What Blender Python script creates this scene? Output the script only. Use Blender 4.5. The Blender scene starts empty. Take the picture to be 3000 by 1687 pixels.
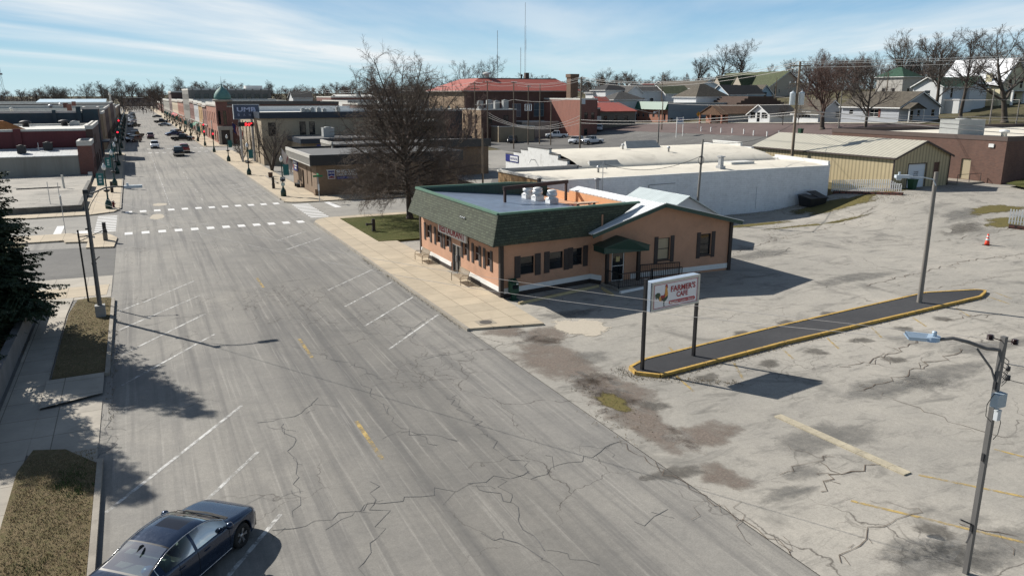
import bpy, math, random
from mathutils import Vector, Matrix
import bmesh
random.seed(7)
R = math.radians
SC = bpy.context.scene
COL = SC.collection
# ---------------------------------------------------------------- camera
F = 2250.; CX = 1500.; CY = 843.5; H = 12.0
PIT = math.atan(566 / F); YAW = math.atan(1120 / math.hypot(F, 566))
FW = Vector((math.sin(YAW) * math.cos(PIT), math.cos(YAW) * math.cos(PIT), -math.sin(PIT)))
RT = Vector((math.cos(YAW), -math.sin(YAW), 0)); UP = RT.cross(FW); EYE = Vector((0, 0, H))
def ray(px, py): return FW + RT * ((px - CX) / F) + UP * ((CY - py) / F)
def at(px, py, z=0.):
    d = ray(px, py); return EYE + d * ((z - H) / d.z)
def atX(px, py, x):
    d = ray(px, py); return EYE + d * (x / d.x)
def atY(px, py, y):
    d = ray(px, py); return EYE + d * (y / d.y)
def sst(a, b, x):
    t = min(1, max(0, (x - a) / (b - a))); return t * t * (3 - 2 * t)
def hgt(x, y):                                     # height of the terrain
    h1 = 1.9 * sst(58, 75, x) * sst(28, 52, y) * (1 - .6 * sst(75, 110, y)) * (1 if x < 400 else 1)
    A = min(7., max(3.0, 3.7 + (203 - y) * .031))
    h = h1 + sst(86, 134, x) * (A - h1)
    if x > 138: h += min(10.5, (x - 138) * .095)
    return h
def gnd(px, py):                                   # where the line of sight meets the terrain
    d = ray(px, py); t = 5.
    for _ in range(6000):
        p = EYE + d * t
        if p.z <= hgt(p.x, p.y): break
        t += .25
    return Vector((p.x, p.y, hgt(p.x, p.y)))
cam = bpy.data.cameras.new('camera'); camo = bpy.data.objects.new('camera', cam); COL.objects.link(camo)
cam.sensor_width = 36; cam.lens = F / 3000 * 36; cam.clip_start = .1; cam.clip_end = 9000
m3 = Matrix((RT, UP, -FW)).transposed(); camo.matrix_world = Matrix.Translation(EYE) @ m3.to_4x4()
SC.camera = camo
# ---------------------------------------------------------------- mesh builder
class MB:
    def __init__(s, M=None): s.v = []; s.f = []; s.sm = []; s.M = M; s.mi = []; s.cur = 0
    def add(s, vs, fs, smooth=False):
        n = len(s.v)
        if s.M is not None: vs = [s.M @ Vector(p) for p in vs]
        s.v.extend([tuple(p) for p in vs])
        for f in fs: s.f.append(tuple(i + n for i in f)); s.sm.append(smooth); s.mi.append(s.cur)
        return s
    def box(s, x0, y0, z0, x1, y1, z1):
        s.add([(x0,y0,z0),(x1,y0,z0),(x1,y1,z0),(x0,y1,z0),(x0,y0,z1),(x1,y0,z1),(x1,y1,z1),(x0,y1,z1)],
              [(3,2,1,0),(4,5,6,7),(0,1,5,4),(1,2,6,5),(2,3,7,6),(3,0,4,7)]); return s
    def cbox(s, c, sx, sy, sz, rz=0., M=None):     # centred on c
        q = Matrix.Translation(c) @ Matrix.Rotation(rz, 4, 'Z')
        if M is not None: q = Matrix.Translation(c) @ M.to_4x4()
        vs = [q @ Vector((x*sx/2, y*sy/2, z*sz/2)) for z in (-1,1) for x,y in ((-1,-1),(1,-1),(1,1),(-1,1))]
        s.add(vs, [(3,2,1,0),(4,5,6,7),(0,1,5,4),(1,2,6,5),(2,3,7,6),(3,0,4,7)]); return s
    def bar(s, p0, p1, w, h=None, up=(0,0,1)):     # square bar between two points
        p0 = Vector(p0); p1 = Vector(p1); h = h or w; d = (p1-p0).normalized(); u = Vector(up)
        if abs(d.dot(u)) > .98: u = Vector((1,0,0))
        a = d.cross(u).normalized()*w/2; b = a.cross(d).normalized()*h/2
        vs = [p+q for p in (p0,p1) for q in (-a-b, a-b, a+b, -a+b)]
        s.add(vs, [(0,1,2,3),(7,6,5,4),(0,4,5,1),(1,5,6,2),(2,6,7,3),(3,7,4,0)]); return s
    def poly(s, pts): s.add(pts, [tuple(range(len(pts)))]); return s
    def prism(s, pts, z0, z1):                     # CCW outline between two heights (z1 number or per-vertex list)
        n = len(pts); zz = z1 if isinstance(z1,(list,tuple)) else [z1]*n; z00 = z0 if isinstance(z0,(list,tuple)) else [z0]*n
        vs = [(p[0],p[1],z) for p,z in zip(pts,z00)]+[(p[0],p[1],z) for p,z in zip(pts,zz)]
        s.add(vs, [tuple(range(n-1,-1,-1)), tuple(range(n,2*n))]+[(i,(i+1)%n,n+(i+1)%n,n+i) for i in range(n)]); return s
    def slab(s, pts, t):                           # planar polygon (world pts, CCW from outside) given thickness below
        pts = [Vector(p) for p in pts]; nrm = (pts[1]-pts[0]).cross(pts[2]-pts[1]).normalized(); n = len(pts)
        s.add(pts+[p-nrm*t for p in pts], [tuple(range(n)), tuple(range(2*n-1,n-1,-1))]+[(i,n+i,n+(i+1)%n,(i+1)%n) for i in range(n)]); return s
    def tube(s, pts, r, n=6, caps=True, smooth=True):
        pts = [Vector(p) for p in pts]; m = len(pts); rs = r if isinstance(r,(list,tuple)) else [r]*m
        vs = []; a = None
        for i,p in enumerate(pts):
            d = (pts[min(i+1,m-1)]-pts[max(i-1,0)]).normalized()
            if a is None:
                u = Vector((0,0,1)) if abs(d.z) < .9 else Vector((1,0,0)); a = d.cross(u).normalized()
            else: a = (a-d*a.dot(d)).normalized()
            b = d.cross(a)
            for k in range(n):
                t = 2*math.pi*k/n; vs.append(p+(a*math.cos(t)+b*math.sin(t))*rs[i])
        fs = [(i*n+k, i*n+(k+1)%n, (i+1)*n+(k+1)%n, (i+1)*n+k) for i in range(m-1) for k in range(n)]
        s.add(vs, fs, smooth)
        if caps: s.add(vs[:n], [tuple(range(n-1,-1,-1))]); s.add(vs[-n:], [tuple(range(n))])
        return s
    def cyl(s, c, r, z0, z1, n=12, r1=None, smooth=True):
        return s.tube([(c[0],c[1],z0),(c[0],c[1],z1)], [r, r if r1 is None else r1], n, True, smooth)
    def lathe(s, c, prof, n=12, smooth=True, axis=None):  # prof: (r,z)
        vs = [(c[0]+r*math.cos(2*math.pi*k/n), c[1]+r*math.sin(2*math.pi*k/n), c[2]+z) for r,z in prof for k in range(n)]
        m = len(prof)
        fs = [(i*n+k, i*n+(k+1)%n, (i+1)*n+(k+1)%n, (i+1)*n+k) for i in range(m-1) for k in range(n)]
        s.add(vs, fs+[tuple(range(n-1,-1,-1)), tuple(range((m-1)*n, m*n))], smooth); return s
    def mesh(s, name, off=None):
        me = bpy.data.meshes.new(name)
        vs = s.v if off is None else [(p[0]-off[0],p[1]-off[1],p[2]-off[2]) for p in s.v]
        me.from_pydata(vs, [], s.f); me.polygons.foreach_set('use_smooth', s.sm); me.update(); return me
def origin(o):
    v = Vector()
    while o: v += o.location; o = o.parent
    return v
def obj(name, mb, mat, parent=None, label=None, local=False):
    """one mesh object; its builder holds world coordinates unless local"""
    off = None if local else (origin(parent) if parent else None)
    if parent is None and not local and mb.v:
        xs = [p[0] for p in mb.v]; ys = [p[1] for p in mb.v]; zs = [p[2] for p in mb.v]
        off = Vector(((min(xs)+max(xs))/2, (min(ys)+max(ys))/2, min(zs)))
    me = mb.mesh(name, off); o = bpy.data.objects.new(name, me); COL.objects.link(o)
    for m in (mat if isinstance(mat,(list,tuple)) else [mat]): me.materials.append(m)
    if isinstance(mat,(list,tuple)) and len(mat) > 1: me.polygons.foreach_set('material_index', mb.mi)
    if parent: o.parent = parent
    elif off is not None: o.location = off
    if label: o['label'] = label
    return o
def thing(name, label, cat, loc=(0,0,0), group=None, rz=0.):
    o = bpy.data.objects.new(name, None); COL.objects.link(o); o.location = loc; o.rotation_euler = (0,0,rz); o.empty_display_size = .3
    o['label'] = label; o['category'] = cat
    if group: o['group'] = group
    return o
def tag(o, label, cat, group=None):
    o['label'] = label; o['category'] = cat
    if group: o['group'] = group
    return o
def struct(o, kind='structure', label=None): 
    o['kind'] = kind
    if label: o['label'] = label
    return o
def dup(src, loc, rz=0., label=None, group=None, scale=None):
    c = src.copy(); COL.objects.link(c); c.location = loc; c.rotation_euler = (0,0,rz)
    if scale: c.scale = scale if isinstance(scale,(tuple,list)) else (scale,)*3
    if label: c['label'] = label
    if group: c['group'] = group
    def kids(a, b):
        for k in [x for x in KIDS.get(a.name, a.children)]:
            d = k.copy(); COL.objects.link(d); d.parent = b; kids(k, d)
    kids(src, c); return c
KIDS = {}
# ---------------------------------------------------------------- text
_TX = {}
def text_geo(s, bold=0.):
    k = (s, bold)
    if k not in _TX:
        cu = bpy.data.curves.new('t', 'FONT'); cu.body = s; cu.size = 1; cu.offset = bold; cu.resolution_u = 3
        o = bpy.data.objects.new('t', cu); COL.objects.link(o)
        dg = bpy.context.evaluated_depsgraph_get(); dg.update()
        me = bpy.data.meshes.new_from_object(o.evaluated_get(dg))
        vs = [tuple(v.co) for v in me.vertices]; fs = [tuple(p.vertices) for p in me.polygons]
        bpy.data.objects.remove(o); bpy.data.curves.remove(cu); bpy.data.meshes.remove(me)
        xs = [v[0] for v in vs]; ys = [v[1] for v in vs]
        x0, x1, y0, y1 = min(xs), max(xs), min(ys), max(ys)
        _TX[k] = ([((v[0]-x0)/(x1-x0), (v[1]-y0)/(y1-y0)) for v in vs], fs)
    return _TX[k]
def text(mb, s, o, u, v, w, h, n=None, bold=.02, x0=0., x1=1., off=.012):
    """text filling the box of width w and height h with its lower left at o, along u and v"""
    g, fs = text_geo(s, bold); o = Vector(o); u = Vector(u).normalized(); v = Vector(v).normalized(); n = u.cross(v)
    mb.add([o+u*(a*w)+v*(b*h)+n*off for a,b in g], fs); return mb
# ---------------------------------------------------------------- materials
_M = {}
def nodes(name):
    m = bpy.data.materials.new(name); m.use_nodes = True; nt = m.node_tree; nt.nodes.clear()
    out = nt.nodes.new('ShaderNodeOutputMaterial'); bs = nt.nodes.new('ShaderNodeBsdfPrincipled')
    nt.links.new(bs.outputs[0], out.inputs[0]); return m, nt, bs
class NT:
    """small helper for node graphs"""
    def __init__(s, nt): s.nt = nt
    def n(s, t, **k):
        x = s.nt.nodes.new('ShaderNode'+t)
        for a,b in k.items(): setattr(x, a, b)
        return x
    def L(s, a, b): s.nt.links.new(a, b)
    def val(s, sock, v):
        if hasattr(v, 'links') or hasattr(v, 'is_linked'): s.L(v, sock)
        else: sock.default_value = v
    def math(s, op, a, b=0., clamp=False):
        x = s.n('Math', operation=op, use_clamp=clamp); s.val(x.inputs[0], a); s.val(x.inputs[1], b); return x.outputs[0]
    def coord(s, kind='Object'): return s.n('TexCoord').outputs[kind]
    def geo(s): return s.n('NewGeometry').outputs['Position']
    def xyz(s, v): return s.n('SeparateXYZ').outputs if False else s._sep(v)
    def _sep(s, v):
        x = s.n('SeparateXYZ'); s.L(v, x.inputs[0]); return x.outputs
    def comb(s, x, y, z=0.):
        c = s.n('CombineXYZ'); s.val(c.inputs[0], x); s.val(c.inputs[1], y); s.val(c.inputs[2], z); return c.outputs[0]
    def map(s, v, sc=(1,1,1), rot=(0,0,0), loc=(0,0,0)):
        x = s.n('Mapping'); s.L(v, x.inputs[0]); x.inputs['Scale'].default_value = sc; x.inputs['Rotation'].default_value = rot; x.inputs['Location'].default_value = loc; return x.outputs[0]
    def noise(s, v, scale, detail=4., rough=.55, dist=0.):
        x = s.n('TexNoise'); s.L(v, x.inputs['Vector']); x.inputs['Scale'].default_value = scale; x.inputs['Detail'].default_value = detail; x.inputs['Roughness'].default_value = rough; x.inputs['Distortion'].default_value = dist; return x.outputs[0]
    def vor(s, v, scale, feature='F1', out='Distance', rand=1.):
        x = s.n('TexVoronoi', feature=feature); s.L(v, x.inputs['Vector']); x.inputs['Scale'].default_value = scale; x.inputs['Randomness'].default_value = rand; return x.outputs[out]
    def ramp(s, f, a, b, c0=0., c1=1.):             # map range with clamp
        x = s.n('MapRange'); s.val(x.inputs[0], f); x.inputs[1].default_value = a; x.inputs[2].default_value = b; s.val(x.inputs[3], c0); s.val(x.inputs[4], c1); return x.outputs[0]
    def cramp(s, f, stops, interp='LINEAR'):
        x = s.n('ValToRGB'); s.L(f, x.inputs[0]); e = x.color_ramp.elements; x.color_ramp.interpolation = interp
        while len(e) < len(stops): e.new(.5)
        for k,(p,c) in enumerate(stops):
            e[k].position = p; e[k].color = (c[0],c[1],c[2],1) if isinstance(c,(tuple,list)) else (c,c,c,1)
        return x.outputs[0]
    def mix(s, f, a, b, blend='MIX'):
        x = s.n('Mix', data_type='RGBA', blend_type=blend); s.val(x.inputs[0], f)
        for sock,v in ((x.inputs[6],a),(x.inputs[7],b)):
            if isinstance(v,(tuple,list)): sock.default_value = (v[0],v[1],v[2],1)
            else: s.L(v, sock)
        return x.outputs[2]
    def bump(s, hgt, strength=.3, dist=.02):
        x = s.n('Bump'); s.L(hgt, x.inputs['Height']); x.inputs['Strength'].default_value = strength; x.inputs['Distance'].default_value = dist; return x.outputs[0]
    def wallv(s):                                   # (horizontal, vertical) coordinate for upright walls
        x = s._sep(s.coord()); return s.comb(s.math('ADD', x[0], x[1]), x[2])
def sc(c, k): return tuple(min(1, a*k) for a in c)
def mat(name, c, rough=.7, var=.12, scale=1.5, metal=0., bump=0., dirt=0., spec=.5, streak=False):
    """plain painted or bare surface with uneven tone"""
    if name in _M: return _M[name]
    m, nt, bs = nodes(name); g = NT(nt); v = g.coord()
    if streak: v = g.map(v, (1,1,.12))
    n1 = g.noise(v, scale, 5, .6); n2 = g.noise(v, scale*9, 3, .6)
    f = g.ramp(g.math('ADD', g.math('MULTIPLY', n1, .7), g.math('MULTIPLY', n2, .3)), .3, .7)
    col = g.mix(f, sc(c, 1-var), sc(c, 1+var))
    if dirt:
        d = g.ramp(g.noise(v, scale*.6, 6, .7, 1.), .52, .72, 0., dirt); col = g.mix(d, col, sc((.12,.1,.08), 1))
    g.L(col, bs.inputs['Base Color']); bs.inputs['Roughness'].default_value = rough; bs.inputs['Metallic'].default_value = metal
    bs.inputs['Specular IOR Level'].default_value = spec
    if bump: g.L(g.bump(n2, bump, .03), bs.inputs['Normal'])
    _M[name] = m; return m
def brick(name, c1, c2, mortar, w=.24, h=.085, var=.2, dirt=.25, rough=.85, msize=.012):
    if name in _M: return _M[name]
    m, nt, bs = nodes(name); g = NT(nt); v = g.wallv()
    b = g.n('TexBrick'); g.L(v, b.inputs['Vector']); b.inputs['Color1'].default_value = (*c1,1); b.inputs['Color2'].default_value = (*c2,1); b.inputs['Mortar'].default_value = (*mortar,1)
    b.inputs['Scale'].default_value = 1; b.inputs['Brick Width'].default_value = w; b.inputs['Row Height'].default_value = h; b.inputs['Mortar Size'].default_value = msize; b.inputs['Mortar Smooth'].default_value = .3
    n = g.noise(g.map(g.coord(), (1,1,.4)), .9, 6, .65)
    col = g.mix(g.ramp(n, .35, .7, 0, .7), b.outputs[0], g.mix(1., b.outputs[0], (1-var*1.6,)*3, 'MULTIPLY'))
    if dirt: col = g.mix(g.ramp(g.noise(g.coord(), 2.6, 6, .7, .6), .5, .75, 0, dirt), col, (.09,.08,.075))
    g.L(col, bs.inputs['Base Color']); bs.inputs['Roughness'].default_value = rough
    g.L(g.bump(b.outputs['Fac'], -.3, .02), bs.inputs['Normal']); _M[name] = m; return m
def lines(name, c, period, axis='Z', dark=.55, frac=.12, rough=.6, metal=0., var=.1, bump=.5, dirt=0.):
    """siding, corrugated sheet or standing seams: regular grooves along one axis of the object"""
    if name in _M: return _M[name]
    m, nt, bs = nodes(name); g = NT(nt); p = g._sep(g.coord())
    q = {'Z': p[2], 'X': p[0], 'Y': p[1]}.get(axis)
    if q is None: q = g.math('ADD', p[0], p[1])
    t = g.math('FRACT', g.math('DIVIDE', q, period)); t = g.math('ABSOLUTE', g.math('SUBTRACT', t, .5))
    k = g.ramp(t, .5-frac, .5)
    n = g.noise(g.coord(), 1.1, 6, .65); col = g.mix(g.ramp(n, .3, .7), sc(c,1-var), sc(c,1+var))
    if dirt: col = g.mix(g.ramp(g.noise(g.map(g.coord(), (1,1,.25)), 2.2, 6, .7), .5, .72, 0, dirt), col, (.16,.13,.1))
    col = g.mix(g.math('MULTIPLY', k, 1-dark), col, sc(c, .3))
    g.L(col, bs.inputs['Base Color']); bs.inputs['Roughness'].default_value = rough; bs.inputs['Metallic'].default_value = metal
    g.L(g.bump(k, -bump, .03), bs.inputs['Normal']); _M[name] = m; return m
def glass(name='window_glass', c=(.012,.015,.018), rough=.06):
    if name in _M: return _M[name]
    m, nt, bs = nodes(name); g = NT(nt)
    n = g.noise(g.coord(), .7, 2); g.L(g.mix(g.ramp(n,.3,.7), sc(c,.5), sc(c,1.6)), bs.inputs['Base Color'])
    bs.inputs['Roughness'].default_value = rough; bs.inputs['Specular IOR Level'].default_value = .6; _M[name] = m; return m
def paint(name, c, rough=.25, metal=.0, coat=.6, flake=.06):
    if name in _M: return _M[name]
    m, nt, bs = nodes(name); g = NT(nt); n = g.noise(g.coord(), 3, 5, .6)
    g.L(g.mix(g.ramp(n,.3,.7), sc(c,1-flake), sc(c,1+flake)), bs.inputs['Base Color']); bs.inputs['Metallic'].default_value = metal
    g.L(g.ramp(g.noise(g.coord(), 8, 5, .7), .35, .75, rough*.85, rough*1.5), bs.inputs['Roughness'])
    bs.inputs['Coat Weight'].default_value = coat; bs.inputs['Coat Roughness'].default_value = .06; _M[name] = m; return m
def glow(name, c, s):
    if name in _M: return _M[name]
    m, nt, bs = nodes(name); bs.inputs['Base Color'].default_value = (*sc(c,.3),1); bs.inputs['Emission Color'].default_value = (*c,1); bs.inputs['Emission Strength'].default_value = s; _M[name] = m; return m
def flat(name, c, rough=.6): return mat(name, c, rough, .05, 2.)
# ---------------------------------------------------------------- walls with openings
def wall(mb, p0, p1, z0, z1, ops=(), rev=.12):
    """outer face of a wall from p0 to p1 (outside on the right-hand side), with real recesses"""
    p0 = Vector((p0[0],p0[1],0)); p1 = Vector((p1[0],p1[1],0)); Ln = (p1-p0).length; d = (p1-p0)/Ln; n = Vector((d.y,-d.x,0))
    z1f = z1 if callable(z1) else (lambda u: z1)
    P = lambda u,z,k=0.: p0+d*u-n*k+Vector((0,0,z))
    us = sorted({0.,Ln}|{max(0,min(Ln,a)) for o in ops for a in o[:2]})
    for a,b in zip(us, us[1:]):
        if b-a < 1e-4: continue
        c = (a+b)/2; cuts = sorted([(o[2],o[3]) for o in ops if o[0] < c < o[1]]); z = z0
        for q0,q1 in cuts:
            if q0 > z+1e-4: mb.poly([P(a,z),P(b,z),P(b,q0),P(a,q0)])
            z = max(z,q1)
        mb.poly([P(a,z),P(b,z),P(b,z1f(b)),P(a,z1f(a))])
    for o in ops:
        a,b,q0,q1 = o[:4]
        mb.poly([P(a,q0),P(a,q0,rev),P(a,q1,rev),P(a,q1)]); mb.poly([P(b,q0,rev),P(b,q0),P(b,q1),P(b,q1,rev)])
        mb.poly([P(a,q0,rev),P(a,q0),P(b,q0),P(b,q0,rev)]); mb.poly([P(a,q1),P(a,q1,rev),P(b,q1,rev),P(b,q1)])
def window(parent, M, p0, p1, o, frame, pane=None, mx=1, mz=1, rev=.12, fw=.07, sill=None, name='window', bowed=0):
    p0 = Vector((p0[0],p0[1],0)); p1 = Vector((p1[0],p1[1],0)); d = (p1-p0).normalized(); n = Vector((d.y,-d.x,0))
    a,b,q0,q1 = o[:4]; fr = MB(M); pn = MB(M)
    P = lambda u,z,k: p0+d*u-n*k+Vector((0,0,z))
    k = rev-.045
    def br(u0,z0,u1,z1,kk=k): fr.poly([P(u0,z0,kk),P(u1,z0,kk),P(u1,z1,kk),P(u0,z1,kk)])
    br(a,q0,a+fw,q1); br(b-fw,q0,b,q1); br(a+fw,q0,b-fw,q0+fw); br(a+fw,q1-fw,b-fw,q1)
    for i in range(1,mx):
        u = a+(b-a)*i/mx; br(u-fw*.4,q0+fw,u+fw*.4,q1-fw,k+.004)
    for i in range(1,mz):
        z = q0+(q1-q0)*i/mz; br(a+fw,z-fw*.4,b-fw,z+fw*.4,k+.002)
    if sill: fr.add([P(a-.06,q0-.07,0),P(b+.06,q0-.07,0),P(b+.06,q0,0),P(a-.06,q0,0),P(a-.06,q0-.07,-.06),P(b+.06,q0-.07,-.06),P(b+.06,q0-.005,-.06),P(a-.06,q0-.005,-.06)],
                    [(4,5,6,7),(0,4,7,3),(1,2,6,5),(7,6,2,3),(0,1,5,4)])
    pn.poly([P(a,q0,rev),P(b,q0,rev),P(b,q1,rev),P(a,q1,rev)])
    w = obj(name, fr, frame, parent); obj('pane', pn, pane or glass(), w); return w
# ---------------------------------------------------------------- light and sky
SUND = Vector((-.54*math.cos(R(36)), .842*math.cos(R(36)), math.sin(R(36)))).normalized()   # towards the sun
sl = bpy.data.lights.new('sun', 'SUN'); sl.energy = 5.0; sl.angle = R(.53); sl.color = (1., .955, .88)
so = bpy.data.objects.new('sun', sl); COL.objects.link(so); so.rotation_euler = (-SUND).to_track_quat('-Z','Y').to_euler(); so.location = (-200, 300, 260)
W = bpy.data.worlds.new('World'); SC.world = W; W.use_nodes = True
g = NT(W.node_tree); W.node_tree.nodes.clear()
wo = g.n('OutputWorld'); bg = g.n('Background'); g.L(bg.outputs[0], wo.inputs[0])
sky = g.n('TexSky', sky_type='NISHITA'); sky.sun_disc = False; sky.sun_elevation = R(36); sky.sun_rotation = math.atan2(SUND.x, SUND.y); sky.altitude = 200; sky.air_density = 1.; sky.dust_density = .6; sky.ozone_density = 2.5
dv = g.coord('Generated'); p = g._sep(dv)
zc = g.math('ADD', g.math('MAXIMUM', p[2], 0.), .012)
ca, sa = math.cos(R(31.)), math.sin(R(31.))
u = g.math('DIVIDE', g.math('ADD', g.math('MULTIPLY', p[0], sa), g.math('MULTIPLY', p[1], ca)), zc)
vv = g.math('DIVIDE', g.math('SUBTRACT', g.math('MULTIPLY', p[0], ca), g.math('MULTIPLY', p[1], sa)), zc)
wv = g.comb(g.math('MULTIPLY', u, .045), g.math('MULTIPLY', vv, .5))
wob = g.math('MULTIPLY', g.math('SUBTRACT', g.noise(wv, .9, 4, .5), .5), 1.7)
v2 = g.math('ADD', vv, wob)
# cirrus streaks lie along one bearing; their places across it
pos = g.ramp(v2, -20, 20)
def pk(v): return (v+20)/40
st = [(0,.1),(pk(-16.5),.12),(pk(-14.6),.75),(pk(-13.4),.1),(pk(-12.2),.1),(pk(-11.2),.98),(pk(-10.2),.05),(pk(-9.2),.05),(pk(-8.4),.95),(pk(-7.5),1.),(pk(-7.0),.1),(pk(-6.3),.95),(pk(-4.8),1.),(pk(-4.1),.9),(pk(-3.3),.55),(pk(-2.4),.25),(pk(-1.2),.3),(pk(.0),.6),(pk(1.2),.35),(pk(2.4),.7),(pk(3.6),.45),(pk(4.8),.85),(pk(6.2),.6),(pk(8),.8),(pk(11),.5),(1,.5)]
den = g.cramp(pos, st, 'B_SPLINE')
fine = g.noise(g.comb(g.math('MULTIPLY', u, .11), g.math('MULTIPLY', vv, .42)), 1.3, 8, .6)
pat = g.noise(g.comb(g.math('MULTIPLY', u, .07), g.math('MULTIPLY', vv, .16)), 1.1, 4, .55)
den = g.math('MULTIPLY', den, g.ramp(fine, .28, .62, .3, 1.1))
den = g.math('MULTIPLY', den, g.ramp(pat, .32, .58, .25, 1.1), True)
den = g.math('MULTIPLY', den, g.ramp(p[2], .012, .045)); den = g.math('MULTIPLY', den, g.ramp(p[2], .16, .4, 1., .12))
hor = g.ramp(p[2], -.01, .1)
base = g.mix(1., sky.outputs[0], (1.02,.98,.90), 'MULTIPLY')
low = g.cramp(g.ramp(p[2], 0., .2), [(0,(.60,.79,.84)),(.15,(.50,.73,.82)),(.32,(.33,.60,.79)),(.5,(.20,.46,.72)),(1,(.11,.31,.60))])
low = g.mix(1., low, (11.4,11.4,11.4), 'MULTIPLY')
base = g.mix(g.ramp(p[2], .14, .34, 1., .0), base, low)
colr = g.mix(den, base, (9.7,10.3,10.6))
g.L(colr, bg.inputs[0]); bg.inputs[1].default_value = .066
SC.view_settings.view_transform = 'Standard'; SC.view_settings.look = 'None'; SC.view_settings.exposure = .4; SC.view_settings.gamma = 1
SC.cycles.max_bounces = 5; SC.cycles.diffuse_bounces = 2; SC.cycles.glossy_bounces = 3; SC.cycles.transmission_bounces = 4; SC.cycles.transparent_max_bounces = 6
SC.cycles.caustics_reflective = False; SC.cycles.caustics_refractive = False
# ---------------------------------------------------------------- ground materials (world position)
def road_mat(name, base, warm, streak=1., crack=1., dark=.0, patch=.5):
    m, nt, bs = nodes(name); g = NT(nt); P = g.geo(); p = g._sep(P)
    big = g.noise(P, .06, 4, .55); mid = g.noise(P, .55, 6, .65); fin = g.noise(P, 5., 5, .75); grit = g.noise(P, 22., 3, .7)
    col = g.mix(g.ramp(big, .35, .65), base, warm)
    col = g.mix(g.ramp(mid, .3, .7), g.mix(1., col, (.88,)*3, 'MULTIPLY'), g.mix(1., col, (1.1,1.09,1.07), 'MULTIPLY'))
    if streak:
        sv = g.comb(g.math('MULTIPLY', p[0], 1.), g.math('MULTIPLY', p[1], .022)); s1 = g.noise(sv, 1.7, 5, .6); s2 = g.noise(sv, 6., 3, .6)
        lane = g.cramp(g.ramp(g.math('ADD', p[0], g.math('MULTIPLY', g.math('SUBTRACT', big, .5), 2.5)), -3, 15), [(0,1.06),(.2,1.02),(.3,.88),(.37,1.),(.44,.74),(.5,.9),(.57,.62),(.64,.82),(.71,.66),(.78,.88),(.86,.98),(1,1.06)], 'B_SPLINE')
        near = g.ramp(p[1], 95, 30, .25, 1.)
        col = g.mix(near, col, g.mix(1., col, lane, 'MULTIPLY'))
        col = g.mix(g.math('MULTIPLY', g.ramp(s1, .48, .66), .5*streak), col, (.085,.084,.085))
        col = g.mix(g.math('MULTIPLY', g.ramp(s2, .56, .72), .42*streak), col, sc(warm, 1.35))
    col = g.mix(g.math('MULTIPLY', g.ramp(g.noise(P, .23, 6, .68, .8), .54, .68), patch), col, sc(base, .55))
    col = g.mix(g.ramp(fin, .25, .75), g.mix(1., col, (.84,)*3, 'MULTIPLY'), g.mix(1., col, (1.12,)*3, 'MULTIPLY'))
    col = g.mix(g.ramp(grit, .42, .78, 0., .5), col, sc(base, .5))
    if not streak: col = g.mix(g.math('MULTIPLY', g.ramp(g.noise(g.map(P, (.5,1.6,1), (0,0,.35)), .8, 8, .74, .6), .53, .68), patch), col, sc(base, .5))
    if crack:
        w = g.n('Vector', ) if False else None
        dsp = g.n('TexNoise'); g.L(P, dsp.inputs['Vector']); dsp.inputs['Scale'].default_value = .9; dsp.inputs['Detail'].default_value = 5
        vm = g.n('VectorMath', operation='MULTIPLY_ADD'); g.L(dsp.outputs['Color'], vm.inputs[0]); vm.inputs[1].default_value = (1.6,1.6,0); g.L(P, vm.inputs[2]); Q = vm.outputs[0]
        e = g.vor(Q, .16, 'DISTANCE_TO_EDGE'); k = g.ramp(e, .0, .006*crack, 1., 0.)
        k = g.math('MULTIPLY', k, g.ramp(g.noise(P, .12, 3), .47, .58))
        e2 = g.vor(Q, 1.15, 'DISTANCE_TO_EDGE'); k2 = g.math('MULTIPLY', g.ramp(e2, 0., .035, 1., 0.), g.ramp(g.noise(g.map(P, loc=(31,7,0)), .085, 3), .585, .64))
        col = g.mix(g.math('MULTIPLY', g.math('MAXIMUM', k, g.math('MULTIPLY', k2, .8)), .8), col, (.05,.042,.035) if not dark else (.03,.03,.03))
    g.L(col, bs.inputs['Base Color']); bs.inputs['Roughness'].default_value = .88; bs.inputs['Specular IOR Level'].default_value = .3
    g.L(g.bump(g.math('ADD', fin, g.math('MULTIPLY', grit, .5)), .18, .02), bs.inputs['Normal']); _M[name] = m; return m
def conc_mat(name, c, joint=1.6, var=.12, stain=.35):
    m, nt, bs = nodes(name); g = NT(nt); P = g.geo(); p = g._sep(P)
    n = g.noise(P, .5, 6, .65); f = g.noise(P, 9, 4, .7)
    b = g.n('TexBrick'); g.L(P, b.inputs['Vector']); b.offset = 0.; b.inputs['Scale'].default_value = 1; b.inputs['Brick Width'].default_value = joint; b.inputs['Row Height'].default_value = joint; b.inputs['Mortar Size'].default_value = .018
    b.inputs['Color1'].default_value = (.9,.9,.9,1); b.inputs['Color2'].default_value = (1.08,1.07,1.05,1); b.inputs['Mortar'].default_value = (.42,.4,.38,1)
    col = g.mix(g.ramp(n, .3, .7), sc(c,1-var), sc(c,1+var)); col = g.mix(1., col, b.outputs[0], 'MULTIPLY')
    col = g.mix(g.ramp(g.noise(P, .8, 7, .72, 1.), .52, .75, 0, stain), col, sc(c, .45)); col = g.mix(g.ramp(f, .3, .75, 0, .25), col, sc(c,.7))
    g.L(col, bs.inputs['Base Color']); bs.inputs['Roughness'].default_value = .9; g.L(g.bump(f, .15, .02), bs.inputs['Normal']); _M[name] = m; return m
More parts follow.
